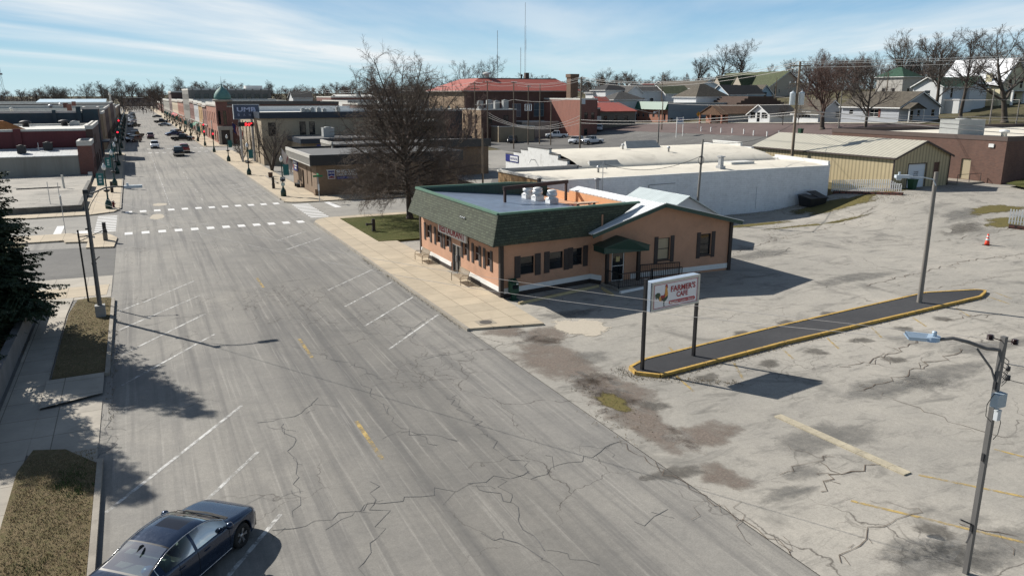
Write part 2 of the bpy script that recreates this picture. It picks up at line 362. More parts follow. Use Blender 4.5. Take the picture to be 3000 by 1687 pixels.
def turf_mat(name, a, b, c, sc_=1.):
    m, nt, bs = nodes(name); g = NT(nt); P = g.geo()
    n = g.noise(P, .35*sc_, 6, .7); f = g.noise(P, 6*sc_, 5, .75); h = g.noise(P, 40*sc_, 2)
    col = g.mix(g.ramp(n, .38, .62), a, b); col = g.mix(g.ramp(f, .4, .7), col, c); col = g.mix(g.ramp(h, .3, .75, 0., .55), col, sc(a, .35))
    g.L(col, bs.inputs['Base Color']); bs.inputs['Roughness'].default_value = .95; bs.inputs['Specular IOR Level'].default_value = .1
    g.L(g.bump(g.math('ADD', f, h), .9, .06), bs.inputs['Normal']); _M[name] = m; return m
M_ROAD = road_mat('road_surface', (.235,.226,.21), (.32,.302,.27), 1., .55, patch=.3)
M_CROSS = road_mat('cross_street_surface', (.28,.268,.245), (.35,.33,.295), 0, .6, patch=.35)
M_LOT = road_mat('old_lot_surface', (.33,.312,.278), (.43,.40,.35), 0, .8, patch=.85)
M_DARK = road_mat('dark_asphalt', (.125,.122,.118), (.18,.174,.162), 0, .6, patch=.3)
M_BLACK = road_mat('fresh_asphalt', (.045,.046,.05), (.07,.07,.073), 0, 0, patch=.2)
M_BRK = road_mat('brick_street_surface', (.12,.085,.08), (.165,.125,.115), 0, 0, patch=.25)
M_WALK = conc_mat('sidewalk_concrete', (.47,.395,.29)); M_WALK2 = conc_mat('old_walk_concrete', (.40,.365,.31), 1.9, .15, .5)
M_KERB = mat('kerb_concrete', (.30,.27,.225), .9, .2, 2., bump=.3, dirt=.4)
M_DRY = turf_mat('dry_grass', (.20,.15,.09), (.27,.21,.125), (.13,.13,.055)); M_LAWN = turf_mat('winter_lawn', (.10,.105,.035), (.16,.14,.06), (.055,.085,.018))
M_FIELD = turf_mat('field', (.12,.10,.06), (.16,.135,.085), (.08,.085,.04), .12)
M_DIRT = turf_mat('bare_dirt', (.17,.125,.095), (.22,.17,.135), (.10,.075,.06), 1.5)
# ---------------------------------------------------------------- the terrain: one sheet to the horizon
def sheet(name, pts, zoff, m, kind='structure', step=0, rise=True):
    """flat or terrain-following sheet over a convex outline"""
    mb = MB()
    if not step:
        mb.poly([(x,y,(hgt(x,y) if rise else 0)+zoff) for x,y in pts])
    else:
        bm = bmesh.new(); f = bm.faces.new([bm.verts.new((x,y,0)) for x,y in pts])
        xs = [p[0] for p in pts]; ys = [p[1] for p in pts]
        for ax,(a,b) in (((1,0,0),(min(xs),max(xs))),((0,1,0),(min(ys),max(ys)))):
            k = math.floor(a/step)+1
            while k*step < b:
                bmesh.ops.bisect_plane(bm, geom=bm.verts[:]+bm.edges[:]+bm.faces[:], plane_co=Vector(ax)*k*step, plane_no=ax); k += 1
        bm.verts.index_update(); mb.add([(v.co.x,v.co.y,hgt(v.co.x,v.co.y)+zoff) for v in bm.verts], [tuple(v.index for v in f.verts) for f in bm.faces]); bm.free()
    o = obj(name, mb, m); o['kind'] = kind; return o
def axis(a): 
    r = []
    for lo,hi,st in a:
        x = lo
        while x < hi-1e-6: r.append(x); x += st
    r.append(a[-1][1]); return r
gx = axis([(-5000,-1000,1000),(-1000,-200,200),(-200,50,50),(50,150,2.5),(150,300,10),(300,500,50),(500,1000,125),(1000,5000,1000)])
gy = axis([(-400,0,100),(0,20,20),(20,120,2.5),(120,280,5),(280,600,40),(600,1000,100),(1000,6000,1000)])
mb = MB(); mb.add([(x,y,hgt(x,y)-.06) for y in gy for x in gx], [(j*len(gx)+i, j*len(gx)+i+1, (j+1)*len(gx)+i+1, (j+1)*len(gx)+i) for j in range(len(gy)-1) for i in range(len(gx)-1)], True)
struct(obj('ground', mb, M_FIELD))
# roads
sheet('main_street', [(-9,-40),(14.68,-40),(14.68,60),(21,60),(21,900),(-9,900)], 0, M_ROAD)
sheet('cross_street', [(-120,77.2),(-2.3,77.2),(-2.3,88.9),(-120,88.9)], .004, M_CROSS)
sheet('cross_street', [(14.62,76.4),(40,76.4),(40,90.2),(14.62,90.2)], .004, M_CROSS)
sheet('cross_street', [(-120,181.5),(-2.3,181.5),(-2.3,194),(-120,194)], .004, M_CROSS)
sheet('cross_street', [(14.62,181.5),(60,181.5),(60,197),(14.62,197)], .004, M_CROSS)
sheet('parking_lot', [(14.69,-20),(112,-20),(112,60.9),(14.69,60.9)], .012, M_LOT, step=2.5)
sheet('back_alley', [(26,58),(41,58),(41,76.3),(26,76.3)], .018, M_DARK)
sheet('back_lot', [(42,90.5),(52,90.5),(75,140),(70,150),(20,150),(19.5,112),(42,112)], .018, M_CROSS)
sheet('bank_lot', [(41,92),(83,92),(112,114),(112,200),(76,200),(70,150)], .03, M_DARK, step=2.5)
sheet('brick_street', [(112,70),(128,70),(128,215),(112,215)], .05, M_BRK, step=2.5); sheet('brick_street', [(112,215.01),(128,215.01),(200,400),(186,405)], .05, M_BRK, step=5)
sheet('pavement', [(128.1,96),(130.5,96),(130.5,210),(128.1,210)], .16, M_WALK2, step=5)
sheet('side_lot', [(-40,53),(-2.3,53),(-2.3,69.6),(-40,74.8)], .012, M_DARK)
sheet('driveway', [(-40,51.6),(-2.35,51.6),(-2.35,58),(-40,60)], .02, M_WALK2)
sheet('driveway', [(-4.6,29.0),(-2.3,27.3),(-2.3,33.4),(-4.6,33.2)], .03, M_WALK2)
sheet('driveway', [(-4.5,33.2),(-2.3,34.0),(-2.3,36.7),(-4.5,36.6)], .11, M_WALK2)
# dirt washed onto the lot edge, grass patches
def blob(cx, cy, rx, ry, n=28, seed=0, rot=0., j=.28):
    rn = random.Random(seed); ph = [rn.uniform(0,6.28) for _ in range(4)]; pts = []
    for k in range(n):
        t = 2*math.pi*k/n; r = 1+j*(.5*math.sin(2*t+ph[0])+.35*math.sin(3*t+ph[1])+.3*math.sin(5*t+ph[2])+.25*math.sin(9*t+ph[3]))
        x, y = rx*r*math.cos(t), ry*r*math.sin(t); pts.append((cx+x*math.cos(rot)-y*math.sin(rot), cy+x*math.sin(rot)+y*math.cos(rot)))
    return pts
def fade_mat(name, a, b, thr=.5, soft=.25, scale=1.2, alpha=1., turf=False):
    """worn patch: coverage falls off towards the rim (vertex attribute) broken up by noise"""
    m, nt, bs = nodes(name); g = NT(nt); P = g.geo(); at_ = g.n('Attribute', attribute_name='cover')
    n = g.noise(P, scale, 7, .72); f = g.noise(P, scale*9, 4, .7)
    g.L(g.mix(g.ramp(f,.3,.7), a, b), bs.inputs['Base Color']); bs.inputs['Roughness'].default_value = .95; bs.inputs['Specular IOR Level'].default_value = .15
    k = g.math('ADD', at_.outputs['Fac'], g.math('MULTIPLY', g.math('SUBTRACT', g.math('ADD', g.math('MULTIPLY', n, .75), g.math('MULTIPLY', f, .25)), .5), 2.4))
    al = g.math('MULTIPLY', g.ramp(k, thr-soft, thr+soft), alpha); g.L(al, bs.inputs['Alpha'])
    if turf: g.L(g.bump(f, .8, .05), bs.inputs['Normal'])
    _M[name] = m; return m
def patches(name, blobs, m, zoff, kind='structure'):
    mb = MB(); cov = []
    for pts in blobs:
        cx = sum(p[0] for p in pts)/len(pts); cy = sum(p[1] for p in pts)/len(pts); n = len(pts)
        vs = [(cx,cy,hgt(cx,cy)+zoff)]+[(cx+(x-cx)*.55, cy+(y-cy)*.55, hgt(cx+(x-cx)*.55, cy+(y-cy)*.55)+zoff) for x,y in pts]+[(x,y,hgt(x,y)+zoff) for x,y in pts]
        fs = [(0,1+k,1+(k+1)%n) for k in range(n)]+[(1+k,1+n+k,1+n+(k+1)%n,1+(k+1)%n) for k in range(n)]
        mb.add(vs, fs); cov += [1.]+[.8]*n+[0.]*n
    o = obj(name, mb, m); a = o.data.attributes.new('cover', 'FLOAT', 'POINT'); a.data.foreach_set('value', cov); o['kind'] = kind; return o
D = lambda x,y: (lambda p: (p.x,p.y))(at(x*1.1646, y*1.1646))
M_DFADE = fade_mat('washed_dirt', (.15,.12,.10), (.27,.225,.19), .62, .4, 1.3, .8)
M_SFADE = fade_mat('oil_stain', (.09,.082,.072), (.15,.14,.125), .62, .5, 1.8, .72)
M_GFADE = fade_mat('weed_patch', (.10,.105,.03), (.19,.14,.065), .5, .22, 1.6, 1., True)
M_CFADE = fade_mat('pale_patch', (.47,.42,.34), (.55,.49,.40), .35, .06, .8, .9)
M_BFADE = fade_mat('tar_patch', (.15,.146,.138), (.21,.205,.19), .7, .45, 1.4, .6)
patches('dirt_patch', [blob(16.6,29.5,1.8,5.2,seed=1),blob(16.2,22.3,1.3,3.6,seed=2),blob(16.9,25.3,1.6,3.,seed=3),blob(17.6,20.2,1.6,1.3,seed=4),blob(16.0,17.4,.9,1.2,seed=5),blob(17.8,33.2,1.9,1.5,seed=6),blob(16.3,34.6,1.2,1.2,seed=36)], M_DFADE, .02)
patches('concrete_patch', [blob(20.3,33.6,1.6,2.,seed=7,j=.18)], M_CFADE, .028)
patches('weeds', [blob(16.2,24.2,.55,1.5,seed=8), blob(65.5,57.5,7,2.6,seed=9), blob(73.5,57.6,5.5,1.2,seed=10), blob(70,42,3.4,1.8,seed=11), blob(73,45.3,4,1.6,seed=12), blob(58,52.5,7,.6,seed=13), blob(52,55,6,.8,seed=14)], M_GFADE, .026, 'stuff')
spots = [g_ for g_ in ((1867,840),(1980,812),(2085,790),(1935,915),(2053,885),(2168,857),(2273,828),(2372,803),(1780,950),(1648,1022),(2250,905))]
patches('oil_stains', [blob(*D(x,y), .75,.55, seed=20+i) for i,(x,y) in enumerate(spots)]+[blob(*D(1700,1190),1.2,.5,seed=40),blob(*D(2350,1335),.6,.5,seed=42),blob(*D(2420,590),3.,1.5,seed=43)], M_SFADE, .024)
patches('worn_asphalt', [blob(*D(x,y), a,b, seed=60+i) for i,(x,y,a,b) in enumerate(((2080,1100,2.6,1.4),(2240,975,3.5,1.2),(2380,940,4,1.0),(2500,870,4,1),(2360,1410,2.2,1.),(2480,1380,2.5,1.2),(2150,700,5,1.2),(1920,640,4,1.5),(1480,900,1.6,1.0),(1430,790,2.5,.9),(2420,570,4,1.6),(2290,1385,1.3,.8),(2020,1190,1.,.6),(1980,1240,1.2,.5)))], M_BFADE, .016)
patches('sealed_patch', [blob(*D(x,y), a,b, seed=90+i, j=.12) for i,(x,y,a,b) in enumerate(((402,515,.9,1.6),(395,545,.8,2.6)))], M_CFADE, .006)
# ---------------------------------------------------------------- walks, kerbs, verges
def plate(name, pts, z0, z1, m, kind='structure'):
    mb = MB(); mb.prism(pts, z0, z1); o = obj(name, mb, m); o['kind'] = kind; return o
def arc(cx, cy, r, a0, a1, n=6): return [(cx+r*math.cos(R(a0+(a1-a0)*k/n)), cy+r*math.sin(R(a0+(a1-a0)*k/n))) for k in range(n+1)]
plate('sidewalk', [(14.75,35.65),(18.7,34.8),(18.93,40.7),(18.93,61.4),(17.4,61.6),(17.4,75.2),(26.5,75.2),(26.5,76.7),(19.3,76.7)]+arc(17.4,74.0,2.65,95,180,6)[1:], -.2, .13, M_WALK)
plate('kerb', [(14.58,35.6),(14.74,35.6),(14.74,73.9)]+[(14.6,73.9)], -.2, .15, M_KERB)
plate('lawn', [(17.42,61.65),(19.0,61.45),(25.9,61.45),(25.9,75.15),(17.42,75.15)], -.2, .16, M_LAWN, 'stuff')
plate('sidewalk', [(15.0,91.4)]+arc(16.6,91.6,2.3,210,268,5)+[(19,89.2),(52,89.6),(52,93.6),(19.2,93.8),(19.4,150),(19,181.5),(14.75,181.5),(14.75,92.5)], -.2, .13, M_WALK)
plate('kerb', [(14.6,93),(14.74,93),(14.74,181.5),(14.6,181.5)], -.2, .15, M_KERB)
plate('sidewalk', [(14.9,197.3),(60,197.3),(60,202),(19.,203),(19,880),(14.4,880),(14.4,200)], -.2, .13, M_WALK)
plate('sidewalk', [(-40,75.2),(-6.3,73.6),(-6.1,72.6),(-4.45,72.2),(-4.45,69.3),(-2.45,68.8),(-2.25,73.3),(-2.9,75.4),(-4.6,76.5),(-6.3,77.3),(-40,77.6)], -.2, .13, M_WALK)
plate('sidewalk', [(-60,88.9),(-5,88.8),(-2.8,90.2),(-2.3,92),(-2.3,181.3),(-6.,181.3),(-5.9,117),(-5.6,92.2),(-60,91.9)], -.2, .13, M_WALK)
plate('kerb', [(-2.28,92.5),(-2.12,92.5),(-2.12,181),(-2.28,181)], -.2, .15, M_KERB)
plate('sidewalk', [(-60,194.2),(-2.3,194.2),(-2.3,880),(-6,880),(-6,196.5),(-60,196.5)], -.2, .13, M_WALK)
plate('kerb', [(-2.28,36.4),(-2.1,36.4),(-2.1,50.6),(-2.28,50.6)], -.2, .17, M_KERB)
plate('kerb', [(-2.28,8),(-2.1,8),(-2.1,27.3),(-2.28,27.3)], -.2, .17, M_KERB)
plate('sidewalk', [(-5.85,8),(-4.6,8),(-4.5,29),(-4.45,37),(-4.5,48),(-4.36,52.2),(-5.75,52.2),(-5.85,47)], -.2, .05, M_WALK2)
plate('sidewalk', [(-9,52.3),(-2.6,52.3),(-2.5,55.2),(-9,55.2)], -.2, .035, M_WALK)
plate('verge', [(-4.34,36.7),(-2.3,36.7),(-2.3,50.9),(-3.2,51.5),(-4.1,51.2),(-4.38,48)], -.2, .12, M_DRY, 'stuff')
plate('verge', [(-4.58,8),(-2.3,8),(-2.3,27.1),(-3.3,28.7),(-4.3,29.1),(-4.6,27.5)], -.2, .12, M_DRY, 'stuff')
plate('yard', [(-60,15),(-6.32,15),(-6.32,49.2),(-60,49.2)], -.2, .75, M_DRY, 'stuff')
plate('gravel_lot', [(-60,92.4),(-6.1,92.4),(-6.2,131),(-60,131)], -.2, .5, M_LOT)
# ---------------------------------------------------------------- grass blades on the near verges
mb = MB(); rn = random.Random(3)
def tuft(x, y, z, n, hh, sp):
    for _ in range(n):
        a = rn.uniform(0,6.28); r = sp*math.sqrt(rn.random()); px, py = x+r*math.cos(a), y+r*math.sin(a); t = rn.uniform(0,6.28); w = rn.uniform(.006,.014); l = rn.uniform(.3,1)*hh; b = rn.uniform(0,6.28); k = rn.uniform(.2,.9)*l
        mb.add([(px-w*math.cos(t),py-w*math.sin(t),z),(px+w*math.cos(t),py+w*math.sin(t),z),(px+k*math.cos(b),py+k*math.sin(b),z+l)], [(0,1,2)])
for _ in range(9000):
    y = rn.uniform(15,50.5) if rn.random() < .55 else rn.uniform(18,28.5)
    if 28.3 < y < 36.9: continue
    tuft(rn.uniform(-4.45,-2.36), y, .12, 2, .07, .12)
struct(obj('grass', mb, mat('dead_grass_blades', (.30,.235,.135), .9, .5, 6.)), 'stuff')
mb = MB()
for cx, cy, n in ((-3.15,25.9,70),(-2.75,25.3,60),(-2.9,26.6,40),(-3.6,21.2,30)):
    for _ in range(n): tuft(cx+rn.gauss(0,.22), cy+rn.gauss(0,.3), .12, 4, .13, .1)
struct(obj('grass', mb, mat('green_grass_blades', (.055,.10,.02), .85, .4, 6.)), 'stuff')
# ---------------------------------------------------------------- painted markings
def mark_mat(name, c, wear=.5):
    m, nt, bs = nodes(name); g = NT(nt); P = g.geo(); n = g.noise(P, 3.2, 7, .75); b = g.noise(P, .5, 4)
    g.L(g.mix(g.ramp(n,.3,.7), sc(c,.85), c), bs.inputs['Base Color']); bs.inputs['Roughness'].default_value = .8
    k = g.math('ADD', n, g.math('MULTIPLY', b, .5)); g.L(g.ramp(k, wear+.02, wear+.22, .12, .95), bs.inputs['Alpha']); _M[name] = m; return m
MK_W = mark_mat('white_road_paint', (.66,.65,.62), .62); MK_C = mark_mat('crossing_paint', (.76,.75,.73), .4); MK_Y = mark_mat('yellow_road_paint', (.52,.37,.13), .66); MK_F = mark_mat('faded_road_paint', (.62,.60,.56), .66)
def stripe(mb, p, q, w, z=.006, m=1):
    p = Vector((p[0],p[1],0)); q = Vector((q[0],q[1],0)); d = (q-p).normalized(); n = Vector((-d.y,d.x,0))*w/2; k = max(1,int((q-p).length/m))
    for i in range(k):
        a = p+(q-p)*i/k; b = p+(q-p)*(i+1)/k
        mb.add([(v.x,v.y,hgt(v.x,v.y)+z) for v in (a-n,b-n,b+n,a+n)], [(0,1,2,3)])
mb = MB()
for y0 in (14.7,19.25,23.75): stripe(mb, (-1.95,y0-.1), (2.7,y0+6.6), .13)
for a,b in (((-1.64,34.85),(2.65,40.86)),((-1.67,39.27),(2.59,45.19)),((-1.81,43.78),(2.59,49.63)),((-.6,49.3),(2.53,53.83)),((-1.88,47.69),(-.82,49.22))): stripe(mb, a, b, .12)
for k in range(6):
    if k == 4: continue
    y = 47.5-4.33*k+ (0 if k < 5 else 0); 
    if k < 4: stripe(mb, (10.0,y), (14.3,y+4.7), .12)
stripe(mb, (9.92,66.3), (13.07,69.97), .12); stripe(mb, (9.95,62.08), (13.67,66.14), .12)
for k in range(5): stripe(mb, (10.,96+k*4.6), (14.1,100.4+k*4.6), .12)
struct(obj('parking_markings', mb, MK_W))
mb = MB()
for yy in (75.7,90.): 
    for k in range(12): 
        x = -1.4+k*1.37
        if x < 14.3: stripe(mb, (x-.32,yy), (x+.32,yy), 1.35, .007, 2)
for k in range(10): stripe(mb, (-4.2,77.9+k*1.08), (-2.45,77.9+k*1.06), .52, .011); stripe(mb, (15.1,78.1+k*1.1), (16.9,78.0+k*1.1), .55, .011)
mb.add([(-7.43,77.95,.012),(-6.8,77.95,.012),(-6.8,82.9,.012),(-7.45,82.9,.012)], [(0,1,2,3)]); mb.add([(-5.6,77.4,.012),(-4.4,77.1,.012),(-4.4,78.9,.012),(-5.6,79.0,.012)], [(0,1,2,3)])
mb.add([(19.,83.9,.012),(19.7,83.9,.012),(19.4,88.7,.012),(18.8,88.7,.012)], [(0,1,2,3)])
for yy in (181.9,194.6):
    for k in range(9): stripe(mb, (2.2+k*1.4,yy), (2.9+k*1.4,yy), .9, .007, 2)
struct(obj('crossing_markings', mb, MK_C))
mb = MB()
for y0,y1 in ((23.4,26.9),(34.9,38.1),(50.,53)): stripe(mb, (6.42,y0), (6.42,y1), .16)


for (a,b) in (((1683,873),(1700,893)),((1845,912),(1870,955)),((1970,880),(1995,903)),((2080,850),(2110,878)),((2190,822),(2218,850)),((2297,800),(2330,822)),((2405,775),(2440,797)),((1700,945),(1745,985)),((2480,745),(2540,765)),((2500,735),(2545,752))): stripe(mb, D(*a), D(*b), .12, .02)
for (a,b) in (((2140,1260),(2576,1365)),((2310,1195),(2576,1250)),((2500,1130),(2576,1150))): stripe(mb, D(*a), D(*b), .13, .02)
struct(obj('yellow_markings', mb, MK_Y))
mb = MB(); stripe(mb, (2.75,93), (2.6,181), .11); stripe(mb, (-2.2,84),( -1.9,84),.1)
for k in range(9): stripe(mb, (6.4,96+k*9), (6.4,99.2+k*9), .13)
stripe(mb, (-1.6,78.2), (14.4,78.2), .12, .013, 3); stripe(mb, (-2,183.6), (3,183.6), .9)
for k in range(10): stripe(mb, (-1.8,97+k*5.4), (2.3,97+k*5.4), .08)
for k in range(12): stripe(mb, (100+0*k,126+k*5), (112,126+k*5), .14, .06)
struct(obj('faded_markings', mb, MK_F))
# ---------------------------------------------------------------- cracks
def crack(mb, pts, w, seed, z=.008, br=.25, step=.34):
    rn = random.Random(seed); P = [Vector((*p,0)) for p in pts]; path = []
    for a,b in zip(P,P[1:]):
        k = max(2,int((b-a).length/step)); d = (b-a).normalized(); n = Vector((-d.y,d.x,0))
        for i in range(k): path.append(a+(b-a)*i/k+n*rn.gauss(0,.13)+d*rn.gauss(0,.1))
    path.append(P[-1]); vs = []
    for i,p in enumerate(path):
        d = (path[min(i+1,len(path)-1)]-path[max(i-1,0)]).normalized(); n = Vector((-d.y,d.x,0))*w*rn.uniform(.25,.8)
        h = hgt(p.x,p.y)+z; vs += [(p.x-n.x,p.y-n.y,h),(p.x+n.x,p.y+n.y,h)]
        if rn.random() < br and w > .02:
            q = p+Vector((rn.gauss(0,.6),rn.gauss(0,.6),0)); crack(mb, [(p.x,p.y),(q.x,q.y)], w*.55, rn.random(), z, 0, .3)
    mb.add(vs, [(2*i,2*i+2,2*i+3,2*i+1) for i in range(len(path)-1)])
mb = MB()
cr = [[(700,1335),(830,1300),(1000,1260),(1190,1215)],[(700,1065),(740,1100),(735,1165),(755,1240)],[(660,1068),(740,1045),(800,1000)],[(1190,1215),(1300,1280),(1370,1385)],[(905,960),(960,1020),(1020,1085),(1100,1120)],[(1020,1085),(1150,1110)],[(1190,1215),(1330,1185)],[(1330,1205),(1430,1165),(1560,1110)],[(640,720),(780,700)],[(870,830),(1000,845),(1080,800)],[(740,870),(905,925),(985,960)],[(1130,1000),(1230,1100),(1330,1190)],[(300,830),(540,785)],[(1050,905),(1190,880)],[(1600,1320),(1680,1280)],[(1420,1449),(1350,1380),(1210,1340)],[(420,600),(700,640)],[(900,1449),(960,1330),(930,1210)],[(258,1010),(268,1110),(262,1165)]]
for i,c in enumerate(cr): crack(mb, [D(*p) for p in c], .022, i, .009)
struct(obj('pavement_cracks', mb, mat('tar_crack', (.11,.108,.105), .8, .3)))
mb = MB()
cr = [[(1840,640),(1960,600),(2080,575),(2200,545)],[(1850,575),(1990,570),(2060,560)],[(2180,720),(2300,690),(2440,655),(2576,640)],[(2400,800),(2520,790)],[(2350,610),(2480,600),(2576,590)],[(1870,700),(1960,690)],[(2120,925),(2230,895),(2330,850)],[(2180,985),(2300,930),(2420,880)],[(2060,1235),(2090,1205),(2200,1170)],[(2390,1310),(2440,1330),(2560,1350)],[(1950,1195),(2100,1150)],[(2100,1410),(2200,1330),(2310,1280)],[(1290,690),(1420,760)],[(1400,860),(1480,840)],[(1380,780),(1430,795),(1520,770)],[(1560,1110),(1700,1205),(1830,1280),(1990,1400)],[(2540,690),(2400,720),(2300,730)],[(1900,520),(1960,560),(1930,610)],[(2260,1010),(2420,1070),(2520,1100)]]
for i,c in enumerate(cr): crack(mb, [D(*p) for p in c], .038 if i < 9 else .022, 50+i, .03, .3)
struct(obj('pavement_cracks', mb, mat('dirt_crack', (.13,.10,.075), .9, .3)))
# ---------------------------------------------------------------- kerbed island of the parking lot
isl = [D(1585,930),D(1600,943),D(1660,950),(27.9,26.75),(45.2,28.25)]+[D(2475,742),D(2478,736),D(2455,734)]+[(43,30.3),(28.72,28.8),(20.2,27.65)]
plate('parking_island', isl, -.1, .14, M_BLACK)
mb = MB()
for a,b in zip(isl, isl[1:]+isl[:1]):
    k = max(1,int((Vector(b)-Vector(a)).length/2.2))
    for i in range(k):
        p = Vector(a).lerp(Vector(b), i/k); q = Vector(a).lerp(Vector(b), (i+1)/k); d_ = (q-p)*.012; mb.bar((p.x+d_.x,p.y+d_.y,.08),(q.x-d_.x,q.y-d_.y,.08), .14, .18)
struct(obj('yellow_kerb', mb, mat('yellow_kerb_paint', (.50,.315,.075), .8, .3, 3., bump=.4, dirt=.75)))

# dry weeds and litter along the kerbs and in the seams
mb = MB(); rn = random.Random(8)
for (a,b,n,sp) in [((19.4,25.5),(28,26.6),420,.16),((28,26.6),(45.2,28.1),330,.14),((18.7,25.9),(18.6,27.2),160,.3),((19.,26.),(22.2,23.6),220,.22),((14.5,36),(14.5,56),260,.08),((18.8,41),(18.8,46),90,.1),((18.8,49),(18.8,55),110,.1),((15.2,21),(16.4,27),200,.5),((-2.0,30),(-2.0,49),160,.1),((-6.,40),(-5.5,50),200,.35),((50,59.8),(66,60.4),500,.5),((66,59),(72,54),700,1.2)]:
    for _ in range(n):
        t = rn.random(); x = a[0]+(b[0]-a[0])*t+rn.gauss(0,sp); y = a[1]+(b[1]-a[1])*t+rn.gauss(0,sp); tuft(x, y, hgt(x,y)+.01, 3, .10, .07)
struct(obj('weeds', mb, mat('dry_weed_blades', (.17,.13,.075), .9, .5, 6.)), 'stuff')
# ---------------------------------------------------------------- the cafe
PEACH = mat('peach_stucco', (.50,.285,.185), .92, .1, .9, bump=.35, dirt=.22); BROWN = mat('dark_brown_paint', (.035,.026,.022), .7, .15)
SHUT = mat('brown_shutter', (.055,.042,.038), .7, .15, 3.); WHITE = mat('white_paint', (.74,.74,.72), .6, .05, 1.2, dirt=.12); GREEN_T = mat('green_trim', (.10,.19,.135), .55, .1, 2.)
DKGREEN = lines('green_metal', (.022,.06,.045), .22, 'XY', .6, .1, .5); BLUEROOF = lines('blue_grey_metal_roof', (.20,.25,.33), .6, 'Y', .5, .16, .42, .35, .2, .5, .3)
WROOF = lines('white_metal_roof', (.78,.79,.79), .5, 'Y', .45, .26, .5, .0, .06, .6)
ORANGE = lines('orange_boards', (.66,.34,.17), .16, 'Z', .5, .06, .8, 0, .1, .4)
def shingle(name, c):
    m, nt, bs = nodes(name); g = NT(nt); v = g.wallv(); b = g.n('TexBrick'); g.L(v, b.inputs['Vector'])
    b.inputs['Scale'].default_value = 1; b.inputs['Brick Width'].default_value = .34; b.inputs['Row Height'].default_value = .15; b.inputs['Mortar Size'].default_value = .016; b.inputs['Bias'].default_value = -.1
    b.inputs['Color1'].default_value = (*sc(c,.72),1); b.inputs['Color2'].default_value = (*sc(c,1.3),1); b.inputs['Mortar'].default_value = (*sc(c,.4),1)
    n = g.noise(g.coord(), 1.2, 6, .7); col = g.mix(g.ramp(n,.35,.7,0,.5), b.outputs[0], g.mix(1., b.outputs[0], (1.25,1.2,1.05), 'MULTIPLY'))
    g.L(col, bs.inputs['Base Color']); bs.inputs['Roughness'].default_value = .92; g.L(g.bump(b.outputs['Fac'], -.6, .04), bs.inputs['Normal']); _M[name] = m; return m
SHING = shingle('green_shingles', (.060,.070,.048)); SHING2 = SHING
CF = thing('restaurant', 'peach stucco cafe with green shingled mansard roof and dark shutters on the street corner', 'restaurant', (18.9,41,0))
A0 = (18.9,55.2); A1 = (18.9,40.75); A2 = (25.95,41.95); A3 = (26.35,41.2); A4 = (36.75,41.05); A5 = (36.75,57.2); A6 = (26.4,57.2); A7 = (26.4,55.3)
fo = [(55.2-y1,55.2-y0,1.64,2.62) for y0,y1 in ((53.1,53.95),(50.9,51.75),(49.15,49.95),(45.95,46.6),(44.0,44.75),(42.25,42.9))]
dr = (55.2-48.7,55.2-47.1,.02,2.12)
wb = MB(); wall(wb, A0, A1, -.3, 5., fo+[dr], .14)
so_ = [(1.55,2.95,1.32,2.38),(3.75,5.1,1.34,2.4),(5.75,7.0,1.36,2.42)]
so_ = [(1.5,2.55,1.3,2.4),(3.75,4.85,1.32,2.42),(5.65,6.45,1.36,2.46)]
wall(wb, A1, A2, -.4, 5., so_, .14)
wall(wb, A2, A3, -.3, 4.6)
gl = 10.4
go = [(4.35,5.3,1.22,2.72),(7.85,8.75,1.25,2.75)]; ed = (.75,1.72,.12,2.3)
wall(wb, A3, A4, -.3, 3.55, go+[ed], .14)
# (break the gable wall at its ridge)
wall(wb, A4, A5, -.3, 3.6); wall(wb, A5, A6, -.3, 3.6); wall(wb, A6, A7, -.3, 4.5); wall(wb, A7, A0, -.3, 5.)
obj('wall', wb, PEACH, CF)
gt = MB(); gt.add([(26.35,41.2,3.55),(36.75,41.05,3.55),(30.65,41.138,4.98)], [(0,1,2)])
obj('wall', gt, PEACH, CF)
# trim: base course and white stripe
def along(mb, p, q, z0, z1, out=.03, u0=0., u1=None):
    p = Vector((*p,0)); q = Vector((*q,0)); d = (q-p).normalized(); n = Vector((d.y,-d.x,0)); Ln = (q-p).length; u1 = Ln if u1 is None else u1
    a = p+d*u0; b = p+d*u1
    mb.add([(a.x,a.y,z0),(b.x,b.y,z0),(b.x+n.x*out,b.y+n.y*out,z0),(a.x+n.x*out,a.y+n.y*out,z0),(a.x,a.y,z1),(b.x,b.y,z1),(b.x+n.x*out,b.y+n.y*out,z1),(a.x+n.x*out,a.y+n.y*out,z1)],
           [(0,1,2,3),(7,6,5,4),(3,2,6,7),(0,3,7,4),(2,1,5,6)])
b1 = MB(); b2 = MB()
for u0,u1 in ((0.05,dr[0]-.1),(dr[1]+.1,14.4)): along(b1, A0, A1, -.25, .42, .03, u0, u1); along(b2, A0, A1, .424, .72, .045, u0, u1)
along(b1, A1, A2, -.35, .30, .03, .1); along(b2, A1, A2, .304, .62, .045, .1); along(b1, A2, A3, -.3, .29, .03); along(b2, A2, A3, .294, .62, .045)
along(b2, A3, A4, .18, .52, .045, 2.2, 10.3)
obj('base_course', b1, BROWN, CF); obj('stripe', b2, WHITE, CF)
for b in ((18.82,40.6,-.35,19.06,40.86,3.6),(36.62,40.92,-.2,36.86,41.2,3.4),(18.84,55.05,-.2,19.,55.3,3.5)): obj('corner_post', MB().box(*b), BROWN, CF)
